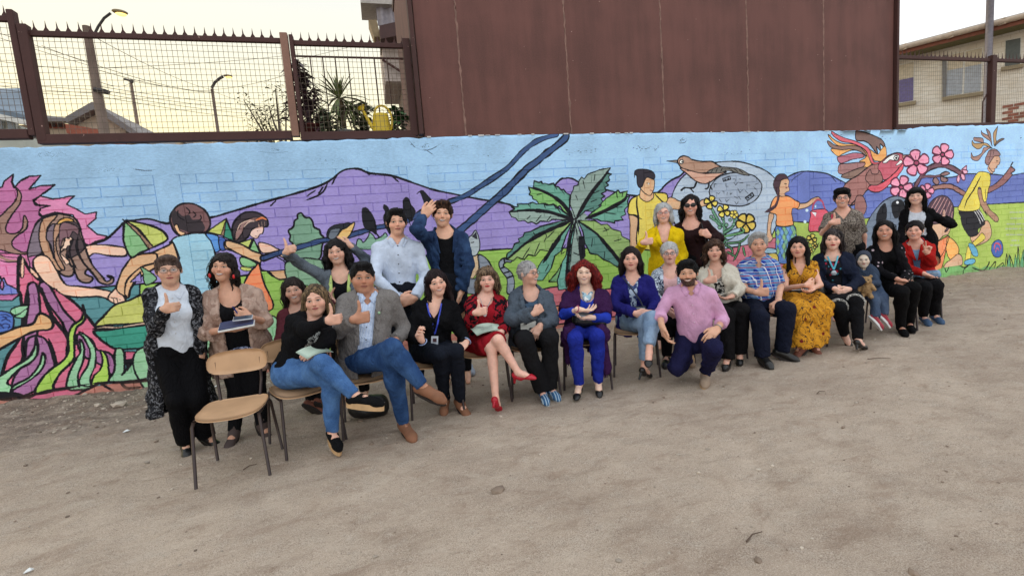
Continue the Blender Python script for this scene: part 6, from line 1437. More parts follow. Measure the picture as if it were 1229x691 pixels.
        if wr: V.wrinkle(wr*(1.4 if wr > .0065 else 1), lambda x, y, z: folds(x, y, z, s.S['seed'], f))
        me, vv = V.mesh(name, s.base); o = link_mesh(name, me, mat, parent); o['_v'] = 0; del o['_v']
        return o, vv
    def body(s):
        S = s.S; k = s.k; hs = s.hs; H = s.H; R = s.HR
        s.base = np.array([s.P[0], s.P[1], 0.0]) if S.get('legs', 1) else np.array([s.P[0], s.P[1], 0.])
        root = empty('person', s.base, S['label'], S.get('cat', 'person'), S.get('group', 'people posing in front of the mural'))
        s.root = root; pr = []; lite = -.004
        pr += s.torso(lite)
        for q in 'ab':
            a = s.arm[q]; pr += s.armp(q, lite*.5)
            pr += [(cone(a['wr']-a['f']*.01, a['wr']+a['f']*.012, .0265*k, .026*k), .01)]
            g = s.leg[q]
            pr += s.legp(q, lite)
            pr += [(cone(g['an'], g['an']+(g['toe']-g['an'])*.55, .033*k, .03*k), .02), (cone(g['an']+(g['toe']-g['an'])*.5, g['toe'], .03*k, .022*k, (0, 0, 1), .8), .02)]
        nb = s.T(0, -.02, s.L*.94); pr += [(cone(nb, H(0, -.02, -.065), .058*k, .053*k), .035)]
        post = []
        for q in 'ab':
            a = s.arm[q]; post += hand_prims(a['wr'], a['f'], a['th'], q == 'a', a['pose'], k*(1.0 if S.get('fem', 1) else 1.1)*S.get('hands', 1.0))
        j = S.get('jaw', float(np.random.RandomState(int(S['seed'])).uniform(.9, 1.08)))
        hp = [(ell(H(0, -.012, .026), (.079*hs, .093*hs, .087*hs), R), .0), (ell(H(0, .020, -.036), (.065*hs*j, .069*hs, .075*hs), R), .03),
              (ell(H(0, .058, -.094), (.03*hs*j, .02*hs, .02*hs), R), .03), (cone(H(-.042, .072, .022), H(-.012, .085, .018), .009*hs, .009*hs), .012), (cone(H(.042, .072, .022), H(.012, .085, .018), .009*hs, .009*hs), .012),
              (ell(H(-.045, .056, -.028), (.024*hs, .026*hs, .024*hs), R), .02), (ell(H(.045, .056, -.028), (.024*hs, .026*hs, .024*hs), R), .02)]
        eyes = [(ell(H(q*.0315, .094, .003), (.019*hs, .012*hs, .0105*hs), R), .012) for q in (-1, 1)]
        fe = [(ell(H(q*.0315, .073, .003), (.0135*hs,)*3, R), .003) for q in (-1, 1)]
        fe += [(cone(H(0, .084, .006), H(0, .101, -.028), .0065*hs, .0095*hs), .010), (ell(H(-.010, .091, -.031), (.007*hs, .008*hs, .006*hs), R), .005), (ell(H(.010, .091, -.031), (.007*hs, .008*hs, .006*hs), R), .005),
               (ell(H(0, .083, -.051), (.022*hs, .0105*hs, .0065*hs), R), .006), (ell(H(0, .082, -.061), (.02*hs, .0105*hs, .0075*hs), R), .006),
               (ell(H(-.083, -.008, -.004), (.009*hs, .018*hs, .03*hs), R), .008), (ell(H(.083, -.008, -.004), (.009*hs, .018*hs, .03*hs), R), .008)]
        lo, hi = s.bounds(pr+post+hp)
        hb = (H(0, .03, 0)-.105*hs, H(0, .03, 0)+.105*hs)
        fine = [(hb[0], hb[1])]
        for q in 'ab':
            a = s.arm[q]; c = a['wr']+a['f']*.07*k; fine.append((c-.085*k, c+.085*k))
        V = Vol(lo, hi, .02, fine, .0075)
        for p, kk in pr: V.put(p, kk)
        for p, kk in hp: V.put(p, kk)
        for p, kk in eyes: V.put(p, kk, sub=True, pad=.02)
        for p, kk in fe: V.put(p, kk)
        for p, kk in post: V.put(p, kk)
        me, vv = V.mesh('body', s.base)
        d = (vv-s.hc)@R.T/hs; near = (np.abs(d) < .16).all(1); d[~near] = (0, -1, 1)
        at_ = me.attributes.new('fp', 'FLOAT_VECTOR', 'POINT'); at_.data.foreach_set('vector', d.astype(np.float32).ravel())
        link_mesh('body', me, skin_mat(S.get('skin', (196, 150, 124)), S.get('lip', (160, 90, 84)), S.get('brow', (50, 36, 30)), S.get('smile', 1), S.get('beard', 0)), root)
        s.hair(); return root
    def hair(s):
        S = s.S; st = S.get('hair', 'short'); hs = s.hs; H = s.H; R = s.HR
        if st is None: return
        v = S.get('hv', 1.0)*.9; o = .011*v
        pr = [(ell(H(0, -.016, .03), ((.079+o)*hs, (.090+o)*hs, (.088+o)*hs), R), 0)]
        cuts = [(ell(H(0, .112, S.get('hl', -.028)), (.071*hs, .078*hs, .094*hs), R), .006)]
        post = []; f = S.get('fringe', 0)
        n = {'short': 0, 'bob': .10, 'long': .27, 'curly': .17, 'big': .19, 'med': .15, 'vlong': .34}.get(st, 0)
        if st == 'short':
            pr += [(ell(H(0, -.05, -.015), (.07*hs, .052*hs, .06*hs), R), .02)]
            for q in (-1, 1): post.append((ell(H(q*.076, .012, .02), (.008*hs, .018*hs, .035*hs), R), .006))
            post.append((cone(H(-.04, .066, .093), H(.045, .062, .096), .018*hs*v, .02*hs*v), .02))
        if st == 'pulled':
            pr += [(ell(H(0, -.075, -.0), (.05*hs, .04*hs, .055*hs), R), .02)]
            for q in (-1, 1): post.append((ell(H(q*.075, .01, .03), (.01*hs, .03*hs, .04*hs), R), .01))
        if n:
            wd = {'big': .052, 'curly': .034, 'bob': .026, 'med': .028}.get(st, .026)*v
            sp = {'big': .042, 'curly': .018, 'bob': .004}.get(st, .006)
            fr = S.get('front', {'long': .05, 'vlong': .06}.get(st, .0))
            for q in (-1, 1):
                a_, b_, c_ = H(q*(.076), .005, .05), H(q*(.086+sp), .0, -.06), H(q*(.09+sp), fr, -n)
                pr += [(cone(a_, b_, wd*.85*hs, wd*1.1*hs), .02), (cone(b_, c_, wd*1.1*hs, wd*.75*hs), .02)]
            pr += [(ell(H(0, -.07, -.05-n*.35), ((.078+sp)*hs, .042*hs, (.07+n*.5)*hs), R), .03)]
            cuts = [(ell(H(0, .112, S.get('hl', -.03)), (.066*hs, .082*hs, .1*hs), R), .006)]
        if f: post.append((cone(H(-.045, .062, .066), H(.045, .062, .066), .022*hs*f, .022*hs*f), .02)); post.append((cone(H(-.058, .05, .05), H(-.062, .045, .01), .016*hs, .012*hs), .015)); post.append((cone(H(.058, .05, .05), H(.062, .045, .01), .016*hs, .012*hs), .015))
        lo, hi = s.bounds(pr+post); V = Vol(lo, hi, .0085)
        for p, k in pr: V.put(p, k)
        HR_, hc_ = s.HR, s.hc
        for (fn0, lo0, hi0), k in cuts:
            def fnj(x, y, z, fn0=fn0):
                px, py, pz = x-hc_[0], y-hc_[1], z-hc_[2]; sx = px*HR_[0][0]+py*HR_[0][1]+pz*HR_[0][2]; uu = px*HR_[2][0]+py*HR_[2][1]+pz*HR_[2][2]
                return fn0(x, y, z)+vn(sx*70+s.S['seed'], uu*22, uu*0+1)*.011+vn(sx*26, uu*16+s.S['seed'], uu*0+5)*.012
            V.put((fnj, lo0, hi0), k, sub=True, pad=.02)
        for p, k in post: V.put(p, k)
        cur = st in ('curly', 'big') or S.get('curl')
        def fn(x, y, z):
            if cur: return vn(x*38+3, y*38, z*34)*1.0+vn(x*80, y*80, z*60)*.5
            return vn(x*85+5, y*85, z*13)*.55+vn(x*30, y*30, z*14)*.5
        V.wrinkle(.0095 if cur else .0055, fn)
        me, vv = V.mesh('hair', s.base); hm = hair_mat(S.get('hc', (34, 26, 24)), S.get('grey', 0), S.get('streak')); link_mesh('hair', me, hm, s.root)
        # loose locks and strands following the surface
        rs = np.random.RandomState(int(S['seed']*3)+1); ns = 150 if n else 110; steps = 9; stp = (.006 if st in ('short', 'pulled') else .012+n*.05)*hs
        P_ = vv[rs.randint(len(vv), size=ns)].copy(); d0 = (P_-s.hc)@s.HR.T/hs; P_ = P_[(d0[:, 1] < .07) | (d0[:, 2] > .07)]; ns = len(P_)
        G_ = np.gradient(V.D); ax_ = V.ax; paths = [P_.copy()]; ph = rs.uniform(0, 6.3, ns)
        for k_ in range(steps):
            ii = [np.clip(np.searchsorted(ax_[i], P_[:, i]), 1, len(ax_[i])-2) for i in range(3)]
            g = np.stack([G_[i][ii[0], ii[1], ii[2]] for i in range(3)], 1); g /= np.maximum(np.linalg.norm(g, axis=1), 1e-6)[:, None]; dv = V.D[ii[0], ii[1], ii[2]]
            dn = -s.HR[2]*.9+rs.normal(size=3)*0; dn = np.tile(dn, (ns, 1))
            if st in ('short', 'pulled'): dn = dn*.3-s.HR[1]*.8 if st == 'pulled' else dn*.5+s.HR[1]*.5*np.where(((P_-s.hc)@s.HR.T)[:, 2:3] > .04, 1, -.4)
            t_ = dn-g*(g*dn).sum(1)[:, None]*(dv < .01)[:, None]; t_ /= np.maximum(np.linalg.norm(t_, axis=1), 1e-6)[:, None]
            wob = np.sin(ph+k_*(1.6 if cur else .5))[:, None]*s.HR[0]*(.007 if cur else .0025)
            P_ = P_+t_*stp-g*np.clip(dv, -.004, .01)[:, None]*.5+wob; paths.append(P_.copy())
        b = MB(); wv = np.array([.2, .8, 1, 1, 1, 1, .9, .7, .4, .1])*(.0042 if st in ('short', 'pulled') else .006)*hs; A_ = np.stack(paths, 1); c0 = s.hc-s.HR[1]*.02
        dl = (A_-s.hc)@s.HR.T/hs; bad = ((np.abs(dl[:, :, 0]) < .064) & (dl[:, :, 1] > .03) & (dl[:, :, 2] < .055)).any(1)
        for i in np.nonzero(~bad)[0]:
            v_ = []
            for k_ in range(steps+1):
                q = A_[i, k_]; t_ = nrm(A_[i, min(k_+1, steps)]-A_[i, max(k_-1, 0)]); o_ = nrm(np.array([q[0]-c0[0], q[1]-c0[1], (q[2]-c0[2])*.3])); sd = nrm(np.cross(t_, o_)); lift = o_*(.0022+.0015*math.sin(ph[i]))
                v_ += [q+lift-sd*wv[k_], q+lift+o_*.003, q+lift+sd*wv[k_]]
            b.add(v_, [f_ for k_ in range(steps) for f_ in ((3*k_, 3*k_+1, 3*k_+4, 3*k_+3), (3*k_+1, 3*k_+2, 3*k_+5, 3*k_+4))])
        tag(b.build('hair_strands', hm, s.root, True), kind='stuff')
    # ---- clothes
    def top(s, mat, off=.014, sleeve=1.0, hem=-.06, open_=None, neck='round', nd=.06, wr=.006, name='top', cuffr=0, depth=None, coat=0, cuff_col=None, sleeves='ab', collar=None, nw=.085, tight=1.0):
        k = s.k; prt = s.torso(off); lo_, hi_ = s.bounds(prt, .1)
        arms = []
        for q in sleeves:
            if sleeve: arms += s.armp(q, off*.5+.003, sleeve, cuffr)
        extra = []
        if coat:      # skirt of a coat or long cardigan around the hips
            extra.append((cone(s.T(0, -.01, .05), s.T(0, -.01, hem-.02), (.16+off)*k*s.w, (.17+off+coat)*k*s.w, s.Ft, .72), .05))
        allp = prt+arms+extra; lo, hi = s.bounds(allp); V = Vol(lo, hi, .0125)
        for p, kk in prt+extra: V.put(p, kk)
        # hem: everything of the torso below it goes
        P0, U, X, F = s.P, s.U, s.X, s.Ft
        def TC(x, y, z):
            px, py, pz = x-P0[0], y-P0[1], z-P0[2]
            return (px*X[0]+py*X[1]+pz*X[2], px*F[0]+py*F[1]+pz*F[2], px*U[0]+py*U[1]+pz*U[2])
        sl, g = V.region(lo, hi); xs_, fs_, us_ = TC(*g); L = s.L
        D = V.D
        D[:] = np.maximum(D, hem-us_)
        if neck == 'round': cut = np.sqrt((xs_/(nw*k))**2+((us_-L*1.02)/(nd+.02))**2+(np.minimum(fs_-.02, 0)/.06)**2)-1; cut = cut*min(nw*k, nd+.02)
        elif neck == 'v': cut = np.maximum(np.abs(xs_)-(us_-(L-nd))*(nw*k/nd)*.9, .0-fs_); cut = np.minimum(cut, np.sqrt(xs_**2+(us_-L*1.05)**2+(fs_*.7)**2)-.07*k)
        elif neck == 'strap': cut = np.maximum(us_-(L-nd), -(np.abs(np.abs(xs_)-.09*k)-.022))
        else: cut = np.sqrt(xs_**2+(us_-L*1.09)**2+(fs_*.6)**2)-.06*k
        D[:] = np.maximum(D, -cut)
        if open_:
            w0, w1, ubot = open_; dp = -.02 if depth is None else depth
            wid = w0+(w1-w0)*np.clip((us_-ubot)/max(L-ubot, .01), 0, 1)
            wedge = np.maximum(np.maximum(np.abs(xs_-s.S.get('ox', 0))-wid, dp-fs_), ubot-us_)
            if ubot > hem+.02: pass
            D[:] = np.maximum(D, -wedge)
        for p, kk in arms: V.put(p, kk)
        if collar:
            for q in (-1, 1):
                a_ = s.T(q*.062*k, -.03, L*1.035); b_ = s.T(q*.05*k, .055*k, L*1.0); c_ = s.T(q*.035*k, .085*k+off*.5, L*.93)
                V.put(cone(a_, b_, .016*collar, .017*collar, s.X, .55), .006); V.put(cone(b_, c_, .02*collar, .012*collar, s.Ft, .45), .006)
            V.put(cone(s.T(-.055*k, -.05, L*1.045), s.T(.055*k, -.05, L*1.045), .018*collar, .018*collar), .012)
        if wr: V.wrinkle(wr*(1.4 if wr > .0065 else 1), lambda x, y, z: folds(x, y, z, s.S['seed']))
        me, vv = V.mesh(name, s.base); ob = link_mesh(name, me, mat, s.root)
        if collar:
            for q in (-1, 1):
                f0 = s.front(0, L*.93, off); pts_ = [s.T(q*.066*k, -.03, L*1.07), s.T(q*.06*k, .035*k, L*1.045), s.T(q*.012*k, max(s.front(q*.02, L*.94, off), .06*k)+.010, L*.95), s.T(q*.05*k, s.front(q*.05, L*.88, off)+.014, L*.875), s.T(q*.085*k, .05*k+off, L*.985), s.T(q*.088*k, -.02, L*1.02)]
                b = MB(); m = len(pts_); v2 = [p-s.Ft*.005-s.U*.003 for p in pts_]; fc = [(0, 1, 4, 5), (1, 2, 3, 4)]; b.add(pts_+v2, fc+[tuple(m+i for i in reversed(f_)) for f_ in fc]+[(i, (i+1) % m, m+(i+1) % m, m+i) for i in range(m)]); b.build('collar', mat, s.root, True)
        return ob
    def trousers(s, mat, off=.012, upto=.97, flare=0, wr=.006, name='trousers', waist=.16, hemcut=None):
        k = s.k; pr = [(ell(s.T(0, -.01, .03), (.168*s.w*k+off, .12*s.w*k+off, .13*k+off), s.R), 0), (ell(s.T(0, 0, .1), (.14*s.w*k+off, .105*s.w*k+off, .12), s.R), .05)]
        P0, U = s.P, s.U; lg = []
        for q in 'ab': lg += s.legp(q, off, upto, flare)
        lo, hi = s.bounds(pr+lg); V = Vol(lo, hi, .0135)
        for p, kk in pr: V.put(p, kk)
        sl, g = V.region(lo, hi); us_ = (g[0]-P0[0])*U[0]+(g[1]-P0[1])*U[1]+(g[2]-P0[2])*U[2]
        V.D[:] = np.maximum(V.D, us_-waist)
        for p, kk in lg: V.put(p, kk)
        if wr: V.wrinkle(wr*(1.4 if wr > .0065 else 1), lambda x, y, z: folds(x, y, z, s.S['seed']+3))
        me, vv = V.mesh(name, s.base); return link_mesh(name, me, mat, s.root)
    def skirt(s, mat, length=.5, off=.02, flare=.02, k2=.1, wr=.008, name='skirt', full=False):
        k = s.k; pr = [(ell(s.T(0, -.01, .03), (.168*s.w*k+off, .12*s.w*k+off, .13*k+off), s.R), 0)]; gs = s.leg
        for q in 'ab':
            g = gs[q]; L = min(length*2, 1); e = g['hip']+(g['kn']-g['hip'])*L
            pr.append((cone(g['hip'], e, .095*k*s.w+off, .065*k+off+flare, cutb=length <= .5), .06))
            if length > .5: pr.append((cone(e, g['kn']+(g['an']-g['kn'])*(length-.5)*2, .065*k+off+flare, .06*k+off+flare*2.2, cutb=True), .06))
        m = (gs['a']['kn']+gs['b']['kn'])/2; hm = (gs['a']['hip']+gs['b']['hip'])/2; am = (gs['a']['an']+gs['b']['an'])/2
        pr.append((cone(hm, hm+(m-hm)*min(length*2, 1), .09*k+off, .06*k+off, cutb=length <= .5), .05))
        if length > .5: pr.append((cone(m, m+(am-m)*(length-.5)*2, .07*k+off, .08*k+off+flare, cutb=True), .05))
        return s.build_prims(name, pr, mat, s.root, wr=wr, f=19)[0]
    def shoe(s, q, mat, sole=None, kind='shoe', heel=0, boot=0, solet=.014, name='shoe'):
        g = s.leg[q]; k = s.k*S_MALE(s.S); an, toe = g['an'], g['toe']; d = nrm(toe-an); dn = np.cross(nrm(np.cross(d, s.shin(q))), d)
        up = nrm(s.shin(q)-np.dot(s.shin(q), d)*d); side = np.cross(d, up)
        fd = toe-an; L = np.linalg.norm(fd)
        pit = nrm(fd)
        heelp = an-pit*.03*k-up*.035*k; tip = toe+pit*.035*k-up*.0; ball = toe
        pr = []; Rr = (side, pit, up)
        if kind == 'pump':
            pr = [(cone(heelp+up*.0, an-up*.045*k+pit*.03*k, .034*k, .028*k), 0), (cone(ball-pit*.01, tip, .034*k, .022*k, up, .62), .025), (cone(an-up*.045*k+pit*.02, ball, .026*k, .034*k, up, .6), .02)]
            cuts = [(ell(an+pit*.05*k+up*.015*k, (.032*k, .06*k, .03*k), Rr), .004)]
        else:
            pr = [(cone(heelp, an+pit*.03*k-up*.01*k, .038*k, .036*k), 0), (cone(an+pit*.02*k-up*.015*k, ball, .038*k, .038*k), .02), (cone(ball, tip, .038*k, .028*k, up, .75), .02)]
            if boot: pr.append((cone(an, an+s.shin(q)*boot, .044*k, .047*k, cutb=True), .02))
            cuts = []
        o, _ = s.build_prims(name, pr, mat, s.root, h=.0095, cuts=cuts)
        if sole is not None:
            b = MB(); hb_ = heelp-up*.034*k; tb_ = tip-up*.02*k; cc = (hb_+tb_)/2; Lh = np.linalg.norm(tb_-hb_)+.058*k; n = 14; ring = []; pit = nrm(tb_-hb_); up = nrm(np.cross(side, pit)); up = up if np.dot(up, s.shin(q)) > 0 else -up
            for i in range(n):
                a = 2*PI*i/n; ww = .037*k*(1.0+.12*math.cos(a)); ring.append(cc+pit*math.cos(a)*Lh/2+side*math.sin(a)*ww)
            b.prism([r-up*solet for r in ring], up*solet*1.6)
            if heel:
                hb = heelp-up*(.03*k+solet); b.tube([hb+up*.02, hb-up*heel*.6, hb-up*heel], [.018, .011, .009], 8)
            b.build('sole', sole, o)
        elif heel:
            b = MB(); hb = heelp-up*.025*k; b.tube([hb+up*.02, hb-up*heel*.6, hb-up*heel], [.02, .011, .009], 8); b.build('heel', mat, o)
        return o
    def shin(s, q): g = s.leg[q]; return nrm(g['kn']-g['an'])
    def lapel(s, mat, w0, w1, u0, u1, off=.036, wd=.05, notch=.68, name='lapel'):
        for q in (-1, 1):
            n = 12; v = []
            for i in range(n+1):
                t = i/n; u = u0+(u1-u0)*t; x = w0+(w1-w0)*t; ww = wd*min(1, t/.55+.12) if t < notch else wd*(1.15-.9*(t-notch)/(1-notch))
                if i and abs(t-notch) < .5/n: ww *= .6
                for xx, dz in ((x-.004, .004), (x+ww, .012)): f_ = s.front(q*xx, u, off); v.append(s.T(q*xx, f_+dz, u))
            b = MB(); m = len(v); v2 = [p-s.Ft*.006 for p in v]
            b.add(v+v2, [(2*i, 2*i+1, 2*i+3, 2*i+2) for i in range(n)]+[(m+2*i, m+2*i+2, m+2*i+3, m+2*i+1) for i in range(n)]+[(2*i+1, m+2*i+1, m+2*i+3, 2*i+3) for i in range(n)]+[(2*i, 2*i+2, m+2*i+2, m+2*i) for i in range(n)]); b.build(name, mat, s.root, True)
    def glasses(s, col=(30, 26, 26), dark=False, r=.021, name='glasses'):
        b = MB(); H = s.H; hs = s.hs
        for q in (-1, 1):
            n = 16; ring = [H(q*.032+math.cos(2*PI*i/n)*r*1.12, .100-abs(math.cos(2*PI*i/n))*.002, .002+math.sin(2*PI*i/n)*r*.82) for i in range(n+1)]
            b.tube(ring, (.0022 if not dark else .003)*hs, 5, False)
            b.tube([H(q*.055, .097, .006), H(q*.08, .06, .006), H(q*.085, .0, .004)], .0018*hs, 5)
        b.tube([H(-.01, .103, .004), H(.01, .103, .004)], .0022*hs, 5)
        o = b.build(name, simple('eyewear_%d' % sum(col), col, .3), s.root, True)
        c = MB()
        for q in (-1, 1):
            n = 16; c.add([H(q*.032+math.cos(2*PI*i/n)*r*1.1, .100-abs(math.cos(2*PI*i/n))*.002, .002+math.sin(2*PI*i/n)*r*.8) for i in range(n)]+[H(q*.032, .104, .002)], [(i, (i+1) % n, n) for i in range(n)])
        if dark: c.build('lens', simple('dark_lens', (10, 9, 12), .12), o, True)
        else: c.build('lens', glass_thin(), o, True)
        return o
    def button_row(s, u0, u1, n, col=(30, 26, 26), f=.13, x=0, r=.0055, name='button'):
        me = None
        for i in range(n):
            u = u0+(u1-u0)*i/max(n-1, 1)
            p = s.T(x, s.front(x, u)+.004, u)
            b = MB(); b.sphere(p, (r, r, r), 8, 4); b.build(name, simple('button_%d' % sum(col), col, .4), s.root, True)
    def front(s, x, u, off=.03):
        """front surface of the torso at height u"""
        k = s.k; w_ = s.w; L = s.L; best = 0
        for (p, kk) in s.torso(off):
            fn = p[0]; fs_ = np.linspace(0, .3, 61); pts = s.T(x, 0, u)[None]+s.Ft[None]*fs_[:, None]
            d = fn(pts[:, 0], pts[:, 1], pts[:, 2]); m = np.nonzero(d < 0)[0]
            if len(m): best = max(best, fs_[m[-1]])
        return best
def id_kneel(S): return S.get('kneel', 0)
def S_MALE(S): return 1.0 if S.get('fem', 1) else 1.1
def glass_thin():
    if 'lensglass' in MATS: return MATS['lensglass']
    m, t, b = newmat('lens_glass'); b.inputs['Base Color'].default_value = (.9, .92, .95, 1); b.inputs['Alpha'].default_value = .16; b.inputs['Roughness'].default_value = .08; MATS['lensglass'] = m; return m
# ================================================================ the people
BLK = (20, 20, 23)
FIGS = {}
def person(id, label, **S):
    S['id'] = id; S['label'] = label; S['seed'] = len(FIGS)*7.3; f_ = Fig(S); FIGS[id] = f_; f_.body(); return f_
def A(e, w, d=.2, tip=None, pose='relax', th='U', td=0.0): return dict(e=e, w=w, d=d, tip=tip, pose=pose, th=th, td=td)
def G(k, a, t=None, **kw): return dict(k=k, a=a, t=t, **kw)
BLACK = cloth(BLK, sheen=0); DENIM = cloth((52, 84, 132), 'denim', (84, 122, 172)); DENIMD = cloth((34, 58, 98), 'denim', (58, 88, 132)); SHOEB = simple('black_leather', (18, 17, 18), .35); 
TANS = simple('tan_suede', (128, 86, 62), .8); CORK = simple('pale_cork', (186, 152, 112), .8); DSOLE = simple('dark_sole', (40, 34, 32), .8); WHT = simple('white_cloth', (214, 218, 222), .8); METAL = simple('silver_metal', (170, 170, 172), .3, .8)
def lanyard(F, pts, mat, r=.007, name='lanyard'):
    b = MB(); q = []
    for x, u in pts: q.append(F.T(x, F.front(x, u)+.008, u))
    b.tube(q, r, 6); return b.build(name, mat, F.root)
def chestbox(F, x, u, w_, h_, mat, name, th=.006, lift=.012):
    b = MB(); b.box(F.T(x, F.front(x, u)+lift, u), (w_, th, h_), R=F.R.T); return b.build(name, mat, F.root)
def earring(F, col, L=.012, drop=.03, r=.008, out=.083, fw=0.0):
    for q in (-1, 1): b = MB(); b.sphere(F.H(q*out, fw, -.035-drop/2), (r, r, L), 8, 6); b.build('earring', simple('earring_%d' % sum(col), col, .4), F.root, True)
def bracelet(F, q, mat, off=.0, r=.031, name='bracelet'):
    a = F.arm[q]; b = MB(); c = a['wr']-a['f']*(.01+off); u = nrm(np.cross(a['f'], [0, 0, 1])); v = np.cross(a['f'], u); b.tube([c+(u*math.cos(t)+v*math.sin(t))*r*F.k for t in np.linspace(0, 2*PI, 17)], .0045, 5, False); b.build(name, mat, F.root, True)
def scarf(F, mat, r=.075, th=.022, name='scarf', tail=0):
    pr = []; N_ = 9
    for i in range(N_):
        a0, a1 = 2*PI*i/N_, 2*PI*(i+1)/N_; P_ = lambda a: F.T(math.sin(a)*r*F.k, -.015+math.cos(a)*r*F.k*.95, F.L*(1.0+.05*(-math.cos(a)))); pr.append((cone(P_(a0), P_(a1), th, th), .012))
    if tail:
        for q in (-1, 1): pr.append((cone(F.T(q*.035, r*.85, F.L*.97), F.T(q*.012, F.front(.01, F.L*.82, .02), F.L*.82), th*1.1, th*.9, F.Ft, .55), .015))
    return F.build_prims(name, pr, mat, F.root, h=.01, wr=.006, f=24)[0]

# 1 --- woman with short hair, white blouse and dark patterned coat
F = person(1, 'older woman with short hair, tinted glasses and a patterned black coat at far left', stand=1, Y=-2.28, s=.9, neck=(206, 349), pel=(214, 428), face=(202.5, 325), sha=(182, 352), shb=(230, 351),
    arma=A((186, 396), (197, 371), .30, (201, 357), 'thumb', 'U', .03), armb=A((240, 390), (241, 425), .02, None, 'relax', 'C'), lega=G((212, 480), (222, 530), (224, 541)), legb=G((238, 478), (247, 522), (254, 529)), skin=(188, 142, 116), hc=(66, 52, 46), grey=.5, hl=-.045, brow=(70, 54, 48), smile=0, w=1.06, belly=.6)
F.trousers(cloth((15, 15, 18)), flare=.016, upto=1.0, off=.01, waist=.08)
F.top(cloth((206, 214, 226), bump=.16), off=.018, sleeve=0, hem=-.03, neck='none', wr=.006, name='blouse', collar=1.0)
scarf(F, WHT, .06, .022, 'neck_cloth')
F.top(cloth((22, 22, 25), 'blotch', (44, 45, 50), (104, 106, 112), sc=2.2), off=.034, sleeve=1, hem=-.46, open_=(.115, .105, -.7), coat=.03, depth=-.015, wr=.01, name='coat', neck='none')
F.button_row(F.L*.35, F.L*.9, 4, (190, 190, 190)); F.glasses((120, 96, 80), r=.023)
for q in 'ab': F.shoe(q, SHOEB, DSOLE)
# 2 --- woman in beige shawl holding a tablet
F = person(2, 'woman in a beige shawl with red earrings, standing behind the empty chair with a notebook', stand=1, Y=-2.15, s=.92, neck=(276, 350), pel=(291, 420), face=(266, 321), sha=(251, 357), shb=(306, 351), hy=-22, hp=6, hr=8, ty=-6,
    arma=A((248, 399), (277, 394), .27, (293, 390), 'hold', 'U'), armb=A((318, 386), (301, 381), .29, (290, 378), 'hold', 'U'), lega=G((285, 470), (281, 518), (277, 530), kd=.1), legb=G((308, 466), (315, 509), (318, 517), kd=.1), skin=(186, 136, 108), hc=(38, 32, 32), hair='med', curl=1, hl=-.05, front=-.06, w=1.12, belly=.7)
F.trousers(BLACK, off=.012); F.top(BLACK, off=.016, sleeve=.4, hem=-.08, nd=.11, nw=.1, name='shirt')
SH = cloth((182, 156, 142), 'blotch', (164, 136, 122), sc=.5, bump=.5)
F.top(SH, off=.045, sleeve=.62, hem=-.18, open_=(.085, .075, -.3), coat=.03, depth=-.01, wr=.0085, name='shawl', neck='none', cuffr=.03)
for q in 'ab': F.shoe(q, simple('dark_boot', (70, 58, 56), .8), DSOLE, boot=.1, name='boot')
earring(F, (200, 34, 36), .018, .075, .0105, .09, .035)
b = MB(); b.tube([F.T(.15*math.sin(a), .13*math.cos(a), .02) for a in np.linspace(-2.2, 2.2, 14)], .012, 6); o = b.build('belt_strap', simple('lime_strap', (190, 206, 90), .7), F.root)
b = MB(); b.sphere(F.T(0, .155, .0), (.1, .035, .05), 14, 8, R=F.R.T); b.build('waist_pouch', cloth((38, 50, 78), 'blotch', (150, 160, 190)), F.root, True)
# 3 --- woman in black cardigan crossing her legs, front
F = person(3, 'woman in a black cardigan and light jeans seated with crossed legs, cork platform shoes', Y=-2.55, s=.94, neck=(374, 381), pel=(357, 450), face=(378, 361), sha=(352, 384), shb=(392, 384), ty=18, hy=-12, hr=-4, lean=.02,
    arma=A((366, 396), (392, 385), .34, (406, 374), 'thumb', 'U', .0), armb=A((394, 405), (380, 418), .18, (372, 424), 'relax', 'L'), lega=G((398, 452), (399, 519), (405, 534), kd=.36, az=.15, tz=.09), legb=G((387, 436), (427, 475), (452, 483), az=None, kd=.42, ad=.52, tz=None, td=.06), skin=(200, 150, 126), lip=(176, 96, 92), hc=(62, 50, 42), hair='long', streak=(150, 124, 92), grey=.2, smile=0, w=1.08)
F.trousers(DENIM, off=.012); F.top(cloth((206, 210, 206), 'squiggle', (26, 28, 34), sc=1.2), off=.016, sleeve=0, hem=-.02, name='blouse')
F.top(cloth((19, 19, 22)), off=.028, sleeve=1, hem=-.1, open_=(.035, .06, -.2), name='cardigan', neck='none', wr=.008)
for q in 'ab': F.shoe(q, cloth((22, 22, 24), bump=.3), CORK, solet=.026, name='platform_shoe')
bracelet(F, 'a', simple('black_band', (24, 22, 24), .6))
# 4 --- woman crouching behind
F = person(4, 'dark haired woman peeking out from behind the woman in the black cardigan', Y=-2.02, s=.88, neck=(357, 371), pel=(362, 440), face=(352, 349), hy=-6, hr=-6, sha=(340, 378), shb=(378, 378), armb=A((386, 378), (399, 361), .1, (401, 348), 'thumb', 'U'), arma=A((336, 408), (345, 430), .1), lega=G((370, 455), (374, 484), (382, 491)), legb=G((380, 455), (384, 482), (390, 488)), skin=(180, 134, 112), hc=(40, 30, 28), hair='med', smile=1, pz=.5)
F.trousers(BLACK); F.top(cloth((92, 44, 52)), off=.02, sleeve=1, name='sweater')
for q in 'ab': F.shoe(q, simple('brown_sandal', (120, 70, 54), .7), DSOLE)
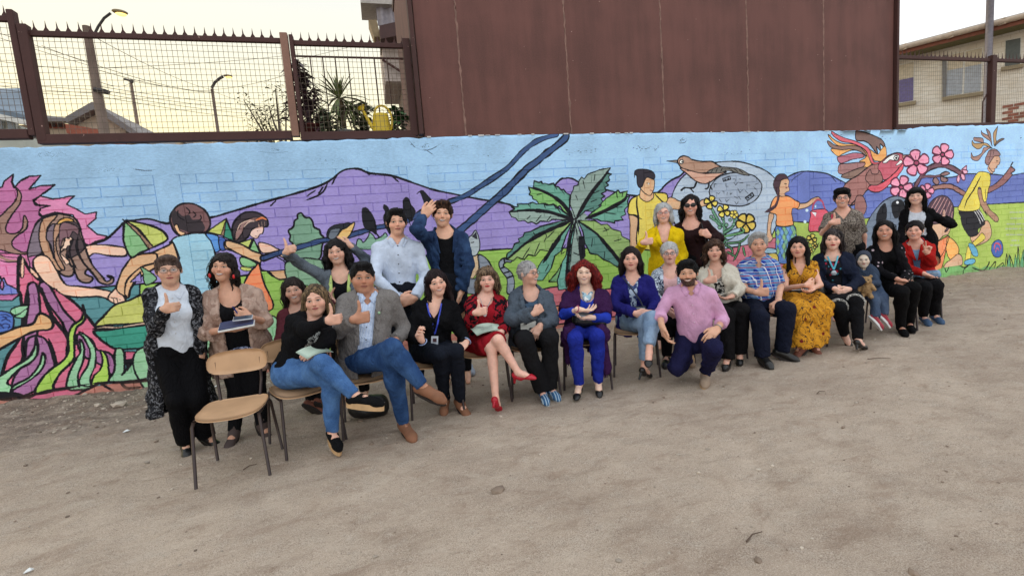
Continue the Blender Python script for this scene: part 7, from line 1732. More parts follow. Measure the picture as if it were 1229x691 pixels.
# 5 --- woman in grey blazer raising a thumb
F = person(5, 'curly haired woman in a grey blazer stretching one arm and thumb far out left', Y=-1.75, s=.93, neck=(409, 327), pel=(418, 412), face=(403, 303), hy=-10, sha=(388, 329), shb=(430, 326), ty=-8, hr=-4,
    arma=A((363, 318), (343, 303), .16, (336, 288), 'thumb', 'U', .02), armb=A((440, 312), (421, 296), -.06, (412, 292), 'relax', 'U'), skin=(198, 150, 126), hc=(28, 24, 26), hair='curly', hv=1.1)
F.arm['a']['f'] = nrm(-RT*.8+np.array([0, 0, .45])); F.trousers(BLACK); F.top(BLACK, off=.016, sleeve=0, nd=.09, name='shirt')
F.top(cloth((96, 104, 114), 'heather'), off=.03, sleeve=1, hem=-.08, open_=(.05, .075, -.2), name='blazer', neck='v', nd=.2, wr=.008)
for q in (-1, 1): pass
F.lapel(simple('lime_lining', (170, 190, 110), .7), .05, .075, F.L*.35, F.L*.97, .032, .028)
# 6 --- man in grey blazer
F = person(6, 'stout man in a grey blazer and jeans with crossed legs and brown suede shoes', Y=-2.45, s=.98, fem=0, w=1.16, belly=1.1, neck=(441, 352), pel=(438, 432), face=(436, 334), hr=3, hy=4, sha=(409, 362), shb=(471, 356), jaw=1.16, hs=1.04,
    arma=A((406, 397), (425, 383), .36, (440, 373), 'thumb', 'U', -.03), armb=A((486, 396), (474, 409), .14, (464, 414), 'relax', 'L'), lega=G((469, 432), (484, 508), (494, 524), kd=.44), legb=G((470, 418), (508, 464), (527, 477), az=None, kd=.5, ad=.56, tz=None, td=.06), skin=(168, 116, 88), lip=(150, 92, 80), hc=(22, 20, 22), smile=0, brow=(24, 20, 18))
F.trousers(DENIMD, off=.014); F.top(cloth((204, 216, 236), 'stripe', (150, 175, 215)), off=.02, sleeve=0, hem=-.03, name='shirt', neck='v', nd=.09, collar=1.1)
F.top(cloth((122, 118, 116), 'heather'), off=.036, sleeve=.96, hem=-.12, open_=(.045, .07, -.2), name='blazer', neck='v', nd=.2, wr=.0055, coat=.01); F.lapel(cloth((122, 118, 116), 'heather'), .05, .07, F.L*.3, F.L*.98, .038, .055)
F.button_row(F.L*.2, F.L*.72, 4, (40, 46, 60)); b = MB(); b.sphere(F.T(.09, F.front(.09, F.L*.75, .04)+.01, F.L*.75), .011, 8, 5); b.build('lapel_pin', simple('green_pin', (150, 190, 150), .4), F.root)
for q in 'ab': F.shoe(q, TANS, DSOLE)
# 7 --- young man in white shirt
F = person(7, 'young man in a white button shirt standing with folded hands, looking sideways', Y=-1.7, s=1.05, fem=0, w=.95, neck=(477, 288), pel=(482, 372), face=(476.5, 267), sha=(451, 297), shb=(505, 297),
    arma=A((450, 332), (479, 360), .2, (488, 359), 'relax', 'U'), armb=A((511, 333), (497, 358), .2, (486, 362), 'relax', 'U'), skin=(206, 152, 124), lip=(176, 104, 94), hc=(26, 22, 22), smile=0, hv=1.25, hy=4)
F.trousers(cloth((30, 32, 40))); WS = cloth((200, 212, 232), bump=.14); F.top(WS, off=.022, sleeve=.97, hem=-.06, name='shirt', neck='v', nd=.05, collar=1.25, wr=.006)
F.button_row(F.L*.12, F.L*.9, 6, (36, 36, 44), r=.0065); chestbox(F, .08, F.L*.62, .085, .1, WS, 'pocket', .004, -.006)
b = MB(); b.box(F.T(0, F.front(0, .02, .014)+.02, .02), (.07, .02, .04), R=F.R.T); b.build('belt_buckle', METAL, F.root)
# 8 --- person in denim jacket
F = person(8, 'smiling person in a dark denim jacket with one hand on the head', Y=-1.62, s=1.06, fem=0, w=.95, neck=(534, 278), pel=(541, 368), face=(531, 257), hr=7, sha=(512, 286), shb=(556, 284), hy=0,
    arma=A((500, 276), (508, 260), .06, (519, 247), 'relax', 'U', .03), armb=A((563, 318), (554, 348), .1, (552, 358), 'relax', 'C'), skin=(206, 154, 124), hc=(48, 34, 28), smile=1, hair='short', hv=1.35, streak=(110, 74, 52), fringe=.5, hl=-.035)
F.trousers(cloth((26, 28, 34))); F.top(BLACK, off=.018, sleeve=0, nd=.07, name='tshirt')
F.top(cloth((26, 38, 66), 'denim', (52, 76, 112)), off=.034, sleeve=1, hem=-.04, open_=(.06, .085, -.2), name='denim_jacket', neck='v', nd=.1, wr=.009); F.lapel(cloth((26, 38, 66), 'denim', (52, 76, 112)), .062, .085, F.L*.62, F.L*.98, .036, .045)
# 9 --- woman with lanyard
F = person(9, 'long haired woman in black with a blue lanyard and name badge, tan ankle boots', Y=-2.3, s=.93, neck=(521, 362), pel=(520, 428), face=(525, 340), hr=-8, hy=8, sha=(501, 368), shb=(545, 366), w=1.05,
    arma=A((494, 405), (506, 408), .36, (500, 398), 'hold', 'U', .05), armb=A((553, 396), (559, 411), .3, (551, 420), 'drape', 'L', .05), lega=G((528, 424), (534, 480), (533, 492), kd=.42), legb=G((547, 421), (552, 483), (557, 492), kd=.4), skin=(206, 156, 132), lip=(186, 84, 84), hc=(34, 20, 24), hair='vlong', smile=1)
F.trousers(cloth((26, 30, 40)), off=.012); F.top(cloth((17, 17, 20)), off=.028, sleeve=1, hem=-.12, nd=.15, nw=.075, neck='v', name='sweater', wr=.009)
BLU = simple('blue_ribbon', (52, 70, 190), .6)
lanyard(F, [(-.06, F.L*.99), (-.045, F.L*.85), (-.01, F.L*.62), (.01, F.L*.42)], BLU); lanyard(F, [(.06, F.L*.99), (.05, F.L*.85), (.03, F.L*.62), (.01, F.L*.42)], BLU)
o = chestbox(F, .01, F.L*.30, .058, .085, simple('badge_card', (200, 205, 215), .4), 'name_badge', .006, .03)
chestbox(F, .01, F.L*.32, .03, .03, simple('badge_photo', (70, 40, 46), .5), 'badge_photo', .004, .036)
for q in 'ab': F.shoe(q, TANS, DSOLE, boot=.1, name='boot'); bracelet(F, q, simple('pale_cuff', (150, 170, 210), .7), .012, .036, 'shirt_cuff')
# 10 --- woman in red dress
F = person(10, 'woman in a red dress and tartan jacket with crossed legs, red pumps and thumb up', Y=-2.2, s=.9, neck=(583, 356), pel=(580, 417), face=(584.5, 336), sha=(565, 362), shb=(602, 361), hy=-3,
    arma=A((563, 388), (571, 375), .3, (576, 364), 'thumb', 'U', .02), armb=A((607, 388), (601, 399), .3, (593, 403), 'drape', 'L', .02), lega=G((590, 418), (595, 479), (598, 489), kd=.4, az=.12), legb=G((598, 408), (622, 447), (634, 451), az=None, kd=.46, ad=.52, tz=None, td=.06), skin=(208, 158, 138), lip=(190, 40, 50), hc=(64, 52, 46), hair='bob', curl=1, fringe=1.2, hv=1.3, streak=(140, 116, 92), grey=.3, smile=0)
RD = cloth((150, 26, 38)); F.top(RD, off=.02, sleeve=0, nd=.06, name='dress_top'); F.skirt(RD, .44, off=.014, flare=.0)
F.top(cloth((150, 30, 42), 'blotch', (26, 20, 26), sc=1.0), off=.032, sleeve=.94, hem=-.02, open_=(.07, .075, -.2), neck='v', nd=.1, name='jacket', wr=.008)
for q in 'ab': F.shoe(q, simple('red_patent', (170, 20, 40), .35), None, 'pump', heel=.055)
lanyard(F, [(-.05, F.L*.98), (-.025, F.L*.84), (0, F.L*.72), (.025, F.L*.84), (.05, F.L*.98)], METAL, .003, 'necklace'); b = MB(); b.sphere(F.T(0, F.front(0, F.L*.68)+.012, F.L*.68), (.018, .006, .026), 10, 6, R=F.R.T); b.build('pendant', simple('pendant_stone', (200, 190, 196), .3), F.root)
# 11 --- elderly woman in grey jacket looking aside
F = person(11, 'older woman in a slate grey jacket with glasses looking to the right, blue trainers', Y=-2.25, s=.9, w=1.14, belly=.9, neck=(637, 350), pel=(640, 418), face=(638.5, 328), hy=52, sha=(617, 356), shb=(658, 356), hp=2,
    arma=A((613, 384), (641, 376), .33, (648, 371), 'fist', 'U'), armb=A((664, 384), (648, 391), .3, (643, 402), 'drape', 'L', .02), lega=G((630, 408), (650, 468), (655, 481), kd=.42), legb=G((660, 405), (660, 465), (668, 476), kd=.42), skin=(196, 148, 126), hc=(58, 56, 60), grey=.8, streak=(170, 168, 170), hair='pulled', hl=-.055, smile=1)
F.trousers(cloth((28, 28, 31)), off=.018, flare=.012, upto=1); F.top(cloth((70, 90, 112), 'blotch', (40, 46, 60)), off=.02, sleeve=0, nd=.07, name='shirt')
F.top(cloth((80, 90, 102), 'heather', sc=.7), off=.044, sleeve=.98, hem=-.1, open_=(.045, .075, -.2), name='fleece_jacket', neck='v', nd=.1, wr=.01, coat=.015, cuffr=.008); F.lapel(cloth((80, 90, 102), 'heather', sc=.7), .05, .072, F.L*.6, F.L*.98, .046, .05)
for q in 'ab': F.shoe(q, cloth((60, 100, 140), 'stripe', (180, 200, 215), sc=.5), simple('pale_sole', (150, 160, 170), .7), name='trainer')
F.glasses((50, 34, 32), r=.02)
# 12 --- red haired woman
F = person(12, 'woman with big curly red hair, purple shawl and bright blue trousers', Y=-2.3, s=.93, neck=(705, 350), pel=(703, 414), face=(701, 327.5), sha=(682, 355), shb=(725, 355), hr=3, hs=.96,
    arma=A((676, 378), (694, 371), .34, (710, 374), 'drape', 'C', .0), armb=A((727, 382), (708, 381), .3, (693, 383), 'drape', 'C', .02), lega=G((690, 407), (695, 462), (692, 476), kd=.42), legb=G((716, 403), (718, 459), (719, 470), kd=.42), skin=(222, 172, 150), lip=(196, 90, 96), hc=(106, 20, 22), hair='big', streak=(160, 44, 36), hl=-.035, brow=(110, 50, 40))
F.trousers(cloth((36, 50, 152), bump=.35), off=.012); F.top(cloth((38, 60, 170)), off=.018, sleeve=.86, nd=.08, name='blouse')
PU = cloth((58, 30, 70), 'heather', bump=.4); F.top(PU, off=.042, sleeve=.42, hem=-.16, open_=(.03, .07, -.2), name='shawl', neck='v', nd=.12, wr=.008, coat=.04, cuffr=.02)
pr = []
for q, sg in (('a', -1), ('b', 1)): g = F.leg[q]; m_ = g['hip']*.35+g['kn']*.65; pr += [(cone(F.T(sg*.13, .03, .02), m_+F.X*sg*.05, .07, .085), .03), (cone(m_+F.X*sg*.05, m_+F.X*sg*.08-np.array([0, 0, .2 if sg < 0 else .3]), .07, .055, F.X, .7), .03)]
F.build_prims('shawl_end', pr, PU, F.root, wr=.012, f=20)
for q, sg in (('a', -1), ('b', 1)):
    g = F.leg[q]; m_ = g['hip']*.35+g['kn']*.65; b = MB()
    for i in range(26): t = i/25; p = m_+F.X*(sg*.02+(t-.5)*.15)+F.F*(.05*math.sin(t*PI))-np.array([0, 0, .14 if sg < 0 else .25]); b.tube([p, p-np.array([RG.normal()*.006, 0, .07]), p-np.array([RG.normal()*.012, 0, .13])], .0035, 4)
    tag(b.build('fringe', PU, F.root), kind='stuff')
scarf(F, cloth((170, 205, 220), 'blotch', (236, 240, 240), (90, 130, 170)), .06, .02, 'neck_scarf', 1)
for q in 'ab': F.shoe(q, simple('black_patent', (18, 17, 18), .3), None, 'pump', heel=.03)
bracelet(F, 'a', simple('pink_band', (170, 70, 110), .5))
# 13 --- woman in blue blazer
F = person(13, 'dark haired woman in a royal blue blazer and pale jeans with strappy black heels', Y=-2.2, s=.93, neck=(759, 332), pel=(762, 398), face=(757, 311), sha=(739, 338), shb=(780, 338),
    arma=A((738, 367), (763, 376), .3, (771, 378), 'hold', 'U'), armb=A((788, 363), (780, 375), .3, (770, 380), 'hold', 'U'), lega=G((776, 389), (773, 442), (779, 450), kd=.38, az=.13), legb=G((782, 382), (779, 423), (778, 436), az=None, kd=.46, ad=.62, tz=None, td=.1), skin=(202, 150, 128), lip=(180, 96, 92), hc=(36, 26, 28), hair='med', smile=0, hv=1.1)
F.trousers(cloth((104, 128, 158), 'denim', (136, 158, 184)), off=.018, upto=.8); F.top(cloth((190, 208, 230), 'blotch', (60, 74, 120)), off=.018, sleeve=0, nd=.09, neck='v', name='blouse')
F.top(cloth((36, 35, 108)), off=.03, sleeve=.98, hem=-.12, open_=(.02, .06, -.2), neck='v', nd=.16, name='blazer', wr=.008, coat=.01); F.lapel(cloth((36, 35, 108)), .022, .06, F.L*.3, F.L*.98, .032, .05)
for q in 'ab': F.shoe(q, SHOEB, None, 'pump', heel=.07)
# 14 --- grey haired woman with printed blouse
F = person(14, 'grey haired woman in glasses and a navy and white jacket behind the kneeling man', Y=-1.98, s=.92, w=1.08, neck=(804, 323), pel=(806, 392), face=(803.5, 304.5), sha=(787, 329), shb=(821, 329), hy=2,
    arma=A((784, 352), (800, 372), .3), armb=A((826, 352), (814, 372), .3), lega=G((800, 384), (800, 428), (798, 440)), legb=G((818, 384), (818, 428), (818, 440)), skin=(204, 154, 134), hc=(92, 92, 96), grey=.9, streak=(190, 190, 192), hair='pulled', hv=1.5, smile=0)
F.trousers(BLACK, off=.016); F.top(cloth((214, 170, 170)), off=.016, sleeve=0, nd=.09, name='top')
F.top(cloth((200, 212, 226), 'squiggle', (22, 32, 66), sc=.8), off=.032, sleeve=1, hem=-.08, open_=(.05, .07, -.2), neck='v', nd=.1, name='jacket')
for q in 'ab': F.shoe(q, SHOEB, DSOLE)
F.glasses((60, 50, 52), r=.021)
# 15 --- kneeling man
F = person(15, 'bearded young man in a pink shirt kneeling in front of the row', kneel=1, Y=-2.72, s=.95, fem=0, w=1.0, neck=(829, 344), pel=(836, 408), face=(825, 328.5), sha=(801, 352), shb=(853, 352), hr=-2, belly=.4,
    arma=A((792, 376), (794, 390), .12, (797, 402), 'relax', 'C', .02), armb=A((868, 384), (861, 394), .26, (853, 402), 'relax', 'L', .04), lega=G((812, 441), (826, 432), (830, 438), az=None, kd=.12, ad=-.26, tz=None, td=-.1), legb=G((857, 418), (847, 447), (846, 460), kd=.4), skin=(190, 140, 110), lip=(170, 100, 92), hc=(16, 15, 17), brow=(18, 15, 15), beard=.97, smile=1, hv=1.15)
F.trousers(cloth((30, 30, 62)), off=.016, wr=.009); PK_ = cloth((204, 156, 190), bump=.16); F.top(PK_, off=.024, sleeve=.78, hem=-.06, neck='v', nd=.07, name='shirt', collar=1.25, wr=.006, cuffr=.008)
F.button_row(F.L*.1, F.L*.86, 6, (210, 190, 205), r=.005)
F.shoe('b', simple('beige_suede', (150, 130, 112), .85), CORK); F.shoe('a', simple('beige_suede', (150, 130, 112), .85), CORK); bracelet(F, 'b', METAL, .0, .034, 'watch')
# 16 --- yellow blazer
F = person(16, 'grey haired woman with glasses in a bright yellow blazer giving a thumbs up', Y=-1.6, s=.93, w=1.04, neck=(797, 273), pel=(800, 348), face=(796, 256), sha=(780, 280), shb=(815, 280),
    arma=A((766, 301), (772, 291), .3, (779, 281), 'thumb', 'U', .05), armb=A((820, 306), (814, 322), .15), skin=(214, 158, 138), lip=(180, 80, 84), hc=(80, 80, 82), grey=.9, streak=(180, 182, 184), hair='bob', hl=-.03)
F.trousers(cloth((30, 30, 36))); F.top(cloth((24, 24, 28)), off=.014, sleeve=0, nd=.16, nw=.09, name='top')
YB = cloth((222, 188, 20)); F.top(YB, off=.03, sleeve=.96, hem=-.16, open_=(.0, .075, F.L*.42), neck='v', nd=.18, name='blazer', coat=.012, wr=.007); F.lapel(YB, .004, .07, F.L*.44, F.L*.98, .032, .05)
F.glasses((150, 60, 66), r=.021)
# 17 --- sunglasses
F = person(17, 'woman in dark sunglasses and a dark brown top holding her bag strap', Y=-1.5, s=1.0, w=1.05, neck=(829, 265), pel=(836, 350), face=(828.5, 247), sha=(812, 273), shb=(851, 271),
    arma=A((810, 302), (815, 326), .08), armb=A((864, 287), (851, 283), .26, (840, 277), 'fist', 'U'), skin=(206, 150, 128), lip=(180, 84, 84), hc=(30, 24, 26), hair='med', curl=1, hv=1.15, hl=-.03)
F.trousers(BLACK); F.top(cloth((42, 26, 28)), off=.024, sleeve=1, nd=.1, nw=.11, hem=-.14, name='top', wr=.007); F.glasses((14, 12, 14), True, .024, 'sunglasses')
b = MB(); b.tube([F.T(.10, -.02, F.L*1.01), F.T(.115, .10, F.L*.9), F.T(.13, .14, F.L*.6), F.T(.16, .12, F.L*.2)], .006, 6); b.build('bag_strap', SHOEB, F.root)
# 18 --- cream jacket
F = person(18, 'woman with short wavy brown hair in a cream jacket giving a thumbs up', Y=-2.1, s=.93, w=1.1, belly=.6, neck=(860, 320), pel=(868, 384), face=(857.5, 301), sha=(843, 327), shb=(880, 324), hy=3,
    arma=A((842, 350), (848, 337), .3, (851, 326), 'thumb', 'U', .03), armb=A((888, 348), (878, 356), .3, (869, 359), 'drape', 'C'), lega=G((872, 378), (873, 430), (870, 440), kd=.38), legb=G((890, 373), (888, 424), (888, 434), kd=.38), skin=(196, 146, 124), hc=(70, 50, 42), hair='bob', curl=1, fringe=.9, hv=1.15, streak=(120, 88, 68), smile=0)
F.trousers(cloth((22, 21, 23)), off=.018, flare=.015, upto=1); F.top(cloth((210, 208, 200), 'leopard', (26, 26, 28), sc=.35), off=.018, sleeve=0, nd=.1, name='blouse')
F.top(cloth((202, 196, 182)), off=.034, sleeve=.96, hem=-.06, open_=(.03, .05, -.2), neck='v', nd=.1, name='jacket', wr=.008); F.lapel(cloth((202, 196, 182)), .034, .05, F.L*.7, F.L*.99, .036, .05, .4)
for q in 'ab': F.shoe(q, SHOEB, DSOLE, 'pump')
# 19 --- plaid shirt man
F = person(19, 'grey haired man in a blue plaid short sleeved shirt with his fists on his thighs', Y=-2.2, s=1.0, fem=0, w=1.12, belly=1.0, neck=(911, 311), pel=(912, 378), face=(910.5, 293.5), sha=(890, 320), shb=(929, 319), hy=4,
    arma=A((893, 347), (908, 351), .3, (914, 349), 'thumb', 'U', .03), armb=A((936, 345), (934, 362), .3, (931, 371), 'fist', 'L', .03), lega=G((912, 381), (915, 427), (922, 437), kd=.44), legb=G((944, 372), (939, 421), (949, 428), kd=.42), skin=(188, 138, 112), lip=(160, 100, 90), hc=(90, 88, 88), grey=.9, streak=(160, 160, 160), smile=0, brow=(60, 56, 54))
F.trousers(cloth((24, 28, 44)), off=.02, flare=.01, upto=1); F.top(cloth((44, 66, 160), 'plaid', (120, 170, 214), (170, 50, 80)), off=.026, sleeve=.42, hem=-.04, neck='v', nd=.09, name='plaid_shirt', collar=1.2, wr=.008, cuffr=.01)
for q in 'ab': F.shoe(q, SHOEB, DSOLE)
# 20 --- yellow dress
F = person(20, 'woman with very long black hair in a long mustard yellow printed dress', Y=-2.15, s=.94, w=1.12, neck=(960, 315), pel=(964, 378), face=(957.5, 297), sha=(941, 322), shb=(975, 318), hy=-3,
    arma=A((943, 346), (968, 342), .33, (980, 339), 'drape', 'U'), armb=A((984, 342), (976, 346), .34, (966, 353), 'drape', 'C', .02), lega=G((959, 374), (962, 416), (958, 423), kd=.4), legb=G((984, 369), (977, 413), (980, 420), kd=.4), skin=(206, 152, 126), lip=(180, 92, 90), hc=(22, 18, 20), hair='vlong', smile=0, front=.06)
YD = cloth((206, 146, 46), 'branches', (70, 50, 44), (120, 40, 40)); F.top(YD, off=.018, sleeve=0, nd=.13, neck='v', nw=.07, hem=-.02, name='dress_top'); F.skirt(YD, .97, off=.02, flare=.025, wr=.014)
for q in 'ab': F.shoe(q, simple('brown_sandal', (120, 70, 54), .7), DSOLE)
pr = [(ell(F.T(s_*.13, .03, F.L*.93), (.035, .05, .03), F.R), .01) for s_ in (-1, 1)]+[(ell(F.T(.10, .09, F.L*.8), (.03, .03, .07), F.R), .01)]; F.build_prims('ruffle', pr, YD, F.root, h=.009, wr=.01, f=30)
# 21 --- navy coat and red print
F = person(21, 'woman with red lipstick in a navy coat over a floral top with a medal', Y=-2.2, s=.94, w=1.08, neck=(999, 304), pel=(1002, 366), face=(999.5, 288), sha=(980, 312), shb=(1019, 310), hy=2,
    arma=A((981, 338), (1003, 349), .3, (1012, 351), 'relax', 'U'), armb=A((1029, 337), (1019, 347), .3, (1009, 352), 'relax', 'U'), lega=G((1007, 369), (1014, 402), (1018, 412), kd=.42, az=.12), legb=G((1027, 363), (1030, 409), (1037, 417), kd=.44, az=.12), skin=(216, 162, 142), lip=(176, 24, 44), hc=(42, 34, 36), hair='long', smile=0, front=-.02, streak=(110, 100, 100))
F.trousers(BLACK, off=.012); F.skirt(cloth((24, 24, 27)), .42, off=.018); F.top(cloth((34, 36, 44), 'flowers', (176, 40, 66), (70, 150, 176), sc=1.2), off=.018, sleeve=0, nd=.07, name='blouse')
pr = []; 
for q in 'ab': g = F.leg[q]; u = nrm(g['kn']-g['hip']); pr.append((cone(g['kn']-u*.06, g['kn']-u*.01, .088, .09, cuta=True, cutb=True), .01))
F.build_prims('lace_trim', pr, cloth((200, 198, 192), 'leopard', (40, 38, 40), sc=1.2), F.root, h=.01)
F.top(cloth((28, 34, 52)), off=.036, sleeve=1, hem=-.1, open_=(.055, .08, -.2), neck='v', nd=.1, name='coat', coat=.02, wr=.009)
CY = simple('cyan_ribbon', (90, 180, 205), .6); lanyard(F, [(-.045, F.L*.96), (-.02, F.L*.8), (.005, F.L*.66)], CY, .009, 'medal_ribbon'); lanyard(F, [(.05, F.L*.96), (.03, F.L*.8), (.005, F.L*.66)], CY, .009, 'medal_ribbon')
b = MB(); b.sphere(F.T(.005, F.front(.005, F.L*.58)+.014, F.L*.58), (.03, .006, .03), 16, 6, R=F.R.T); b.build('medal', simple('medal_silver', (180, 195, 210), .3, .5), F.root, True)
for q in 'ab': F.shoe(q, SHOEB, None, 'pump', heel=.055)
# 22 --- beret and animal print
F = person(22, 'woman with a black beret and glasses in a grey animal print top', Y=-1.62, s=.98, w=1.14, belly=.7, neck=(1012, 253), pel=(1015, 322), face=(1011, 238), sha=(993, 260), shb=(1030, 259), hy=4,
    arma=A((987, 280), (998, 268), .28, (1005, 258), 'thumb', 'U', .04), armb=A((1037, 283), (1037, 303), .06, None, 'relax', 'C'), skin=(208, 154, 132), lip=(180, 90, 90), hc=(20, 18, 20))
F.trousers(BLACK); F.top(cloth((150, 140, 130), 'leopard', (70, 62, 60)), off=.024, sleeve=.42, nd=.1, neck='v', hem=-.16, name='blouse', cuffr=.014)
F.build_prims('beret', [(ell(F.H(0, -.02, .085), (.094, .105, .05), F.HR), 0), (ell(F.H(0, -.005, .06), (.086, .098, .04), F.HR), .02)], cloth((18, 17, 20), bump=.4), F.root, h=.009, wr=.004)
F.glasses((90, 40, 44), r=.021); b = MB(); b.tube([F.T(-.1, -.06, F.L*1.0), F.T(-.12, .08, F.L*.93), F.T(-.13, .12, F.L*.7)], .012, 6); b.build('backpack_strap', simple('pink_strap', (190, 50, 80), .7), F.root)
# 23 --- child
F = person(23, 'small child in a dark hooded jacket sitting between two women with a teddy bear', Y=-2.18, s=.62, w=.98, fem=0, cat='child', neck=(1038, 323), pel=(1041, 351), face=(1036.5, 312), hs=1.2, sha=(1030, 329), shb=(1047, 328), hp=-4, jaw=1.05,
    arma=A((1030, 343), (1037, 351), .2, (1041, 354), 'relax', 'U'), armb=A((1053, 340), (1043, 340), .21, (1037, 341), 'relax', 'U'), lega=G((1050, 362), (1051, 381), (1058, 393), az=None, kd=.28, ad=.34, tz=None, td=.06), legb=G((1060, 358), (1061, 378), (1069, 391), az=None, kd=.28, ad=.33, tz=None, td=.06), skin=(230, 188, 170), lip=(200, 124, 120), hc=(60, 44, 36), smile=0, pz=.56, hair=None)
F.trousers(cloth((58, 72, 96), 'denim', (80, 94, 116)), off=.014, flare=.006, upto=1); F.top(cloth((60, 72, 92), 'heather'), off=.022, sleeve=1, hem=-.05, neck='none', name='jacket', wr=.006)
HDR = cloth((66, 72, 86), 'heather'); b0 = F.S
lo_ = [(ell(F.H(0, -.012, .02), (.098*F.hs, .11*F.hs, .115*F.hs), F.HR), 0), (ell(F.H(0, -.03, -.09), (.08*F.hs, .07*F.hs, .06*F.hs), F.HR), .03)]
F.build_prims('hood', lo_, HDR, F.root, h=.008, cuts=[(ell(F.H(0, .12, -.012), (.078*F.hs, .13*F.hs, .104*F.hs), F.HR), .01)], wr=.003)
for q in 'ab': F.shoe(q, simple('red_canvas', (150, 40, 56), .7), simple('white_rubber', (205, 205, 205), .6), name='sneaker')
# 24 --- floral black
F = person(24, 'long haired smiling woman in a black cardigan with small white flowers', Y=-2.15, s=.95, neck=(1062, 291), pel=(1068, 352), face=(1061.5, 277), sha=(1046, 301), shb=(1078, 298), hy=0, hr=-3, ty=8,
    arma=A((1054, 325), (1077, 335), .3, (1087, 341), 'drape', 'C', .02), armb=A((1088, 327), (1085, 337), .3, (1080, 344), 'drape', 'L', .02), lega=G((1082, 350), (1081, 392), (1086, 401), kd=.44), legb=G((1096, 345), (1091, 388), (1096, 398), kd=.42), skin=(188, 132, 108), lip=(170, 70, 76), hc=(18, 16, 18), hair='vlong', front=.0)
F.trousers(cloth((17, 17, 19)), off=.014); F.top(cloth((16, 16, 18)), off=.018, sleeve=0, nd=.09, name='tshirt')
F.top(cloth((20, 19, 23), 'dots', (196, 176, 186), sc=.9), off=.032, sleeve=1, hem=-.1, open_=(.05, .075, -.2), neck='v', nd=.1, name='cardigan', wr=.008)
for q in 'ab': F.shoe(q, cloth((20, 20, 22)), DSOLE, boot=.12, name='boot', heel=.0)
# 25 --- red jacket
F = person(25, 'woman in a red jacket making a peace sign at the right end, seated', Y=-1.98, s=.95, w=1.02, neck=(1099, 292), pel=(1103, 345), face=(1097, 277), sha=(1084, 298), shb=(1116, 298), hy=-6,
    arma=A((1087, 321), (1112, 332), .32, (1120, 337), 'relax', 'C', .02), armb=A((1118, 316), (1113, 304), .26, (1112, 291), 'peace', 'L', .03), lega=G((1110, 345), (1108, 380), (1114, 388), kd=.4), legb=G((1124, 343), (1121, 378), (1129, 386), kd=.4), skin=(210, 154, 132), lip=(190, 80, 84), hc=(30, 24, 26), hair='pulled', hv=1.2)
F.trousers(BLACK, off=.014); F.top(cloth((84, 120, 160), 'denim', (120, 150, 180)), off=.016, sleeve=0, nd=.06, name='scarf_top')
F.top(cloth((176, 34, 32)), off=.032, sleeve=1, hem=-.08, open_=(.004, .05, -.2), neck='v', nd=.12, name='jacket', wr=.008); F.lapel(cloth((176, 34, 32)), .008, .05, F.L*.6, F.L*.99, .034, .06)
for q in 'ab': F.shoe(q, simple('blue_canvas', (58, 84, 116), .8), simple('white_rubber', (205, 205, 205), .6), name='sneaker')
earring(F, (220, 215, 205), .008, .02, .008)
# 26 --- standing right, black cardigan
F = person(26, 'woman with a black fringe in a black cardigan over a white top', Y=-1.45, s=.97, neck=(1100, 250), pel=(1103, 318), face=(1099, 235.5), sha=(1086, 257), shb=(1118, 256), hy=-3,
    arma=A((1081, 281), (1084, 303), .08), armb=A((1142, 270), (1135, 262), .2, (1124, 257), 'thumb', 'U', .03), skin=(214, 162, 142), lip=(176, 40, 60), hc=(16, 15, 17), hair='long', fringe=1.25, front=-.01, hl=-.055)
F.trousers(cloth((24, 26, 32))); F.top(cloth((208, 214, 226)), off=.02, sleeve=0, nd=.05, name='top'); F.top(cloth((18, 17, 20)), off=.034, sleeve=.98, hem=-.3, open_=(.075, .085, -.4), neck='v', nd=.08, name='cardigan', coat=.015, wr=.009)
# ================================================================ school chairs
PLY = simple('pale_plywood', (190, 152, 116), .5, vary=.1, vs=6); TUBE = simple('brown_steel_tube', (58, 46, 44), .4, .3); CAPM = simple('rubber_foot', (40, 34, 32), .8)
def slab(b, nx_, ny_, fn, th):
    v = []; 
    for s_ in (0, 1):
        for i in range(nx_+1):
            for j in range(ny_+1):
                p, n_ = fn(i/nx_*2-1, j/ny_*2-1); v.append(np.asarray(p)+np.asarray(n_)*(th/2 if s_ else -th/2))
    M_ = (nx_+1)*(ny_+1); f_ = []
    for i in range(nx_):
        for j in range(ny_):
            a = i*(ny_+1)+j; q = (a, a+1, a+ny_+2, a+ny_+1); f_ += [q[::-1], tuple(k+M_ for k in q)]
    rim = [i*(ny_+1) for i in range(nx_+1)]+[nx_*(ny_+1)+j for j in range(1, ny_+1)]+[i*(ny_+1)+ny_ for i in range(nx_-1, -1, -1)]+[j for j in range(ny_-1, 0, -1)]
    for k in range(len(rim)): a, c_ = rim[k], rim[(k+1) % len(rim)]; f_.append((a, c_, c_+M_, a+M_))
    b.add(v, f_)
def rsq(u, v_, p=4):            # rounded square
    r = (abs(u)**p+abs(v_)**p)**(1/p); m_ = max(abs(u), abs(v_)); s_ = m_/r if r > 0 else 1; s_ = s_*.96+.04; return u*s_, v_*s_
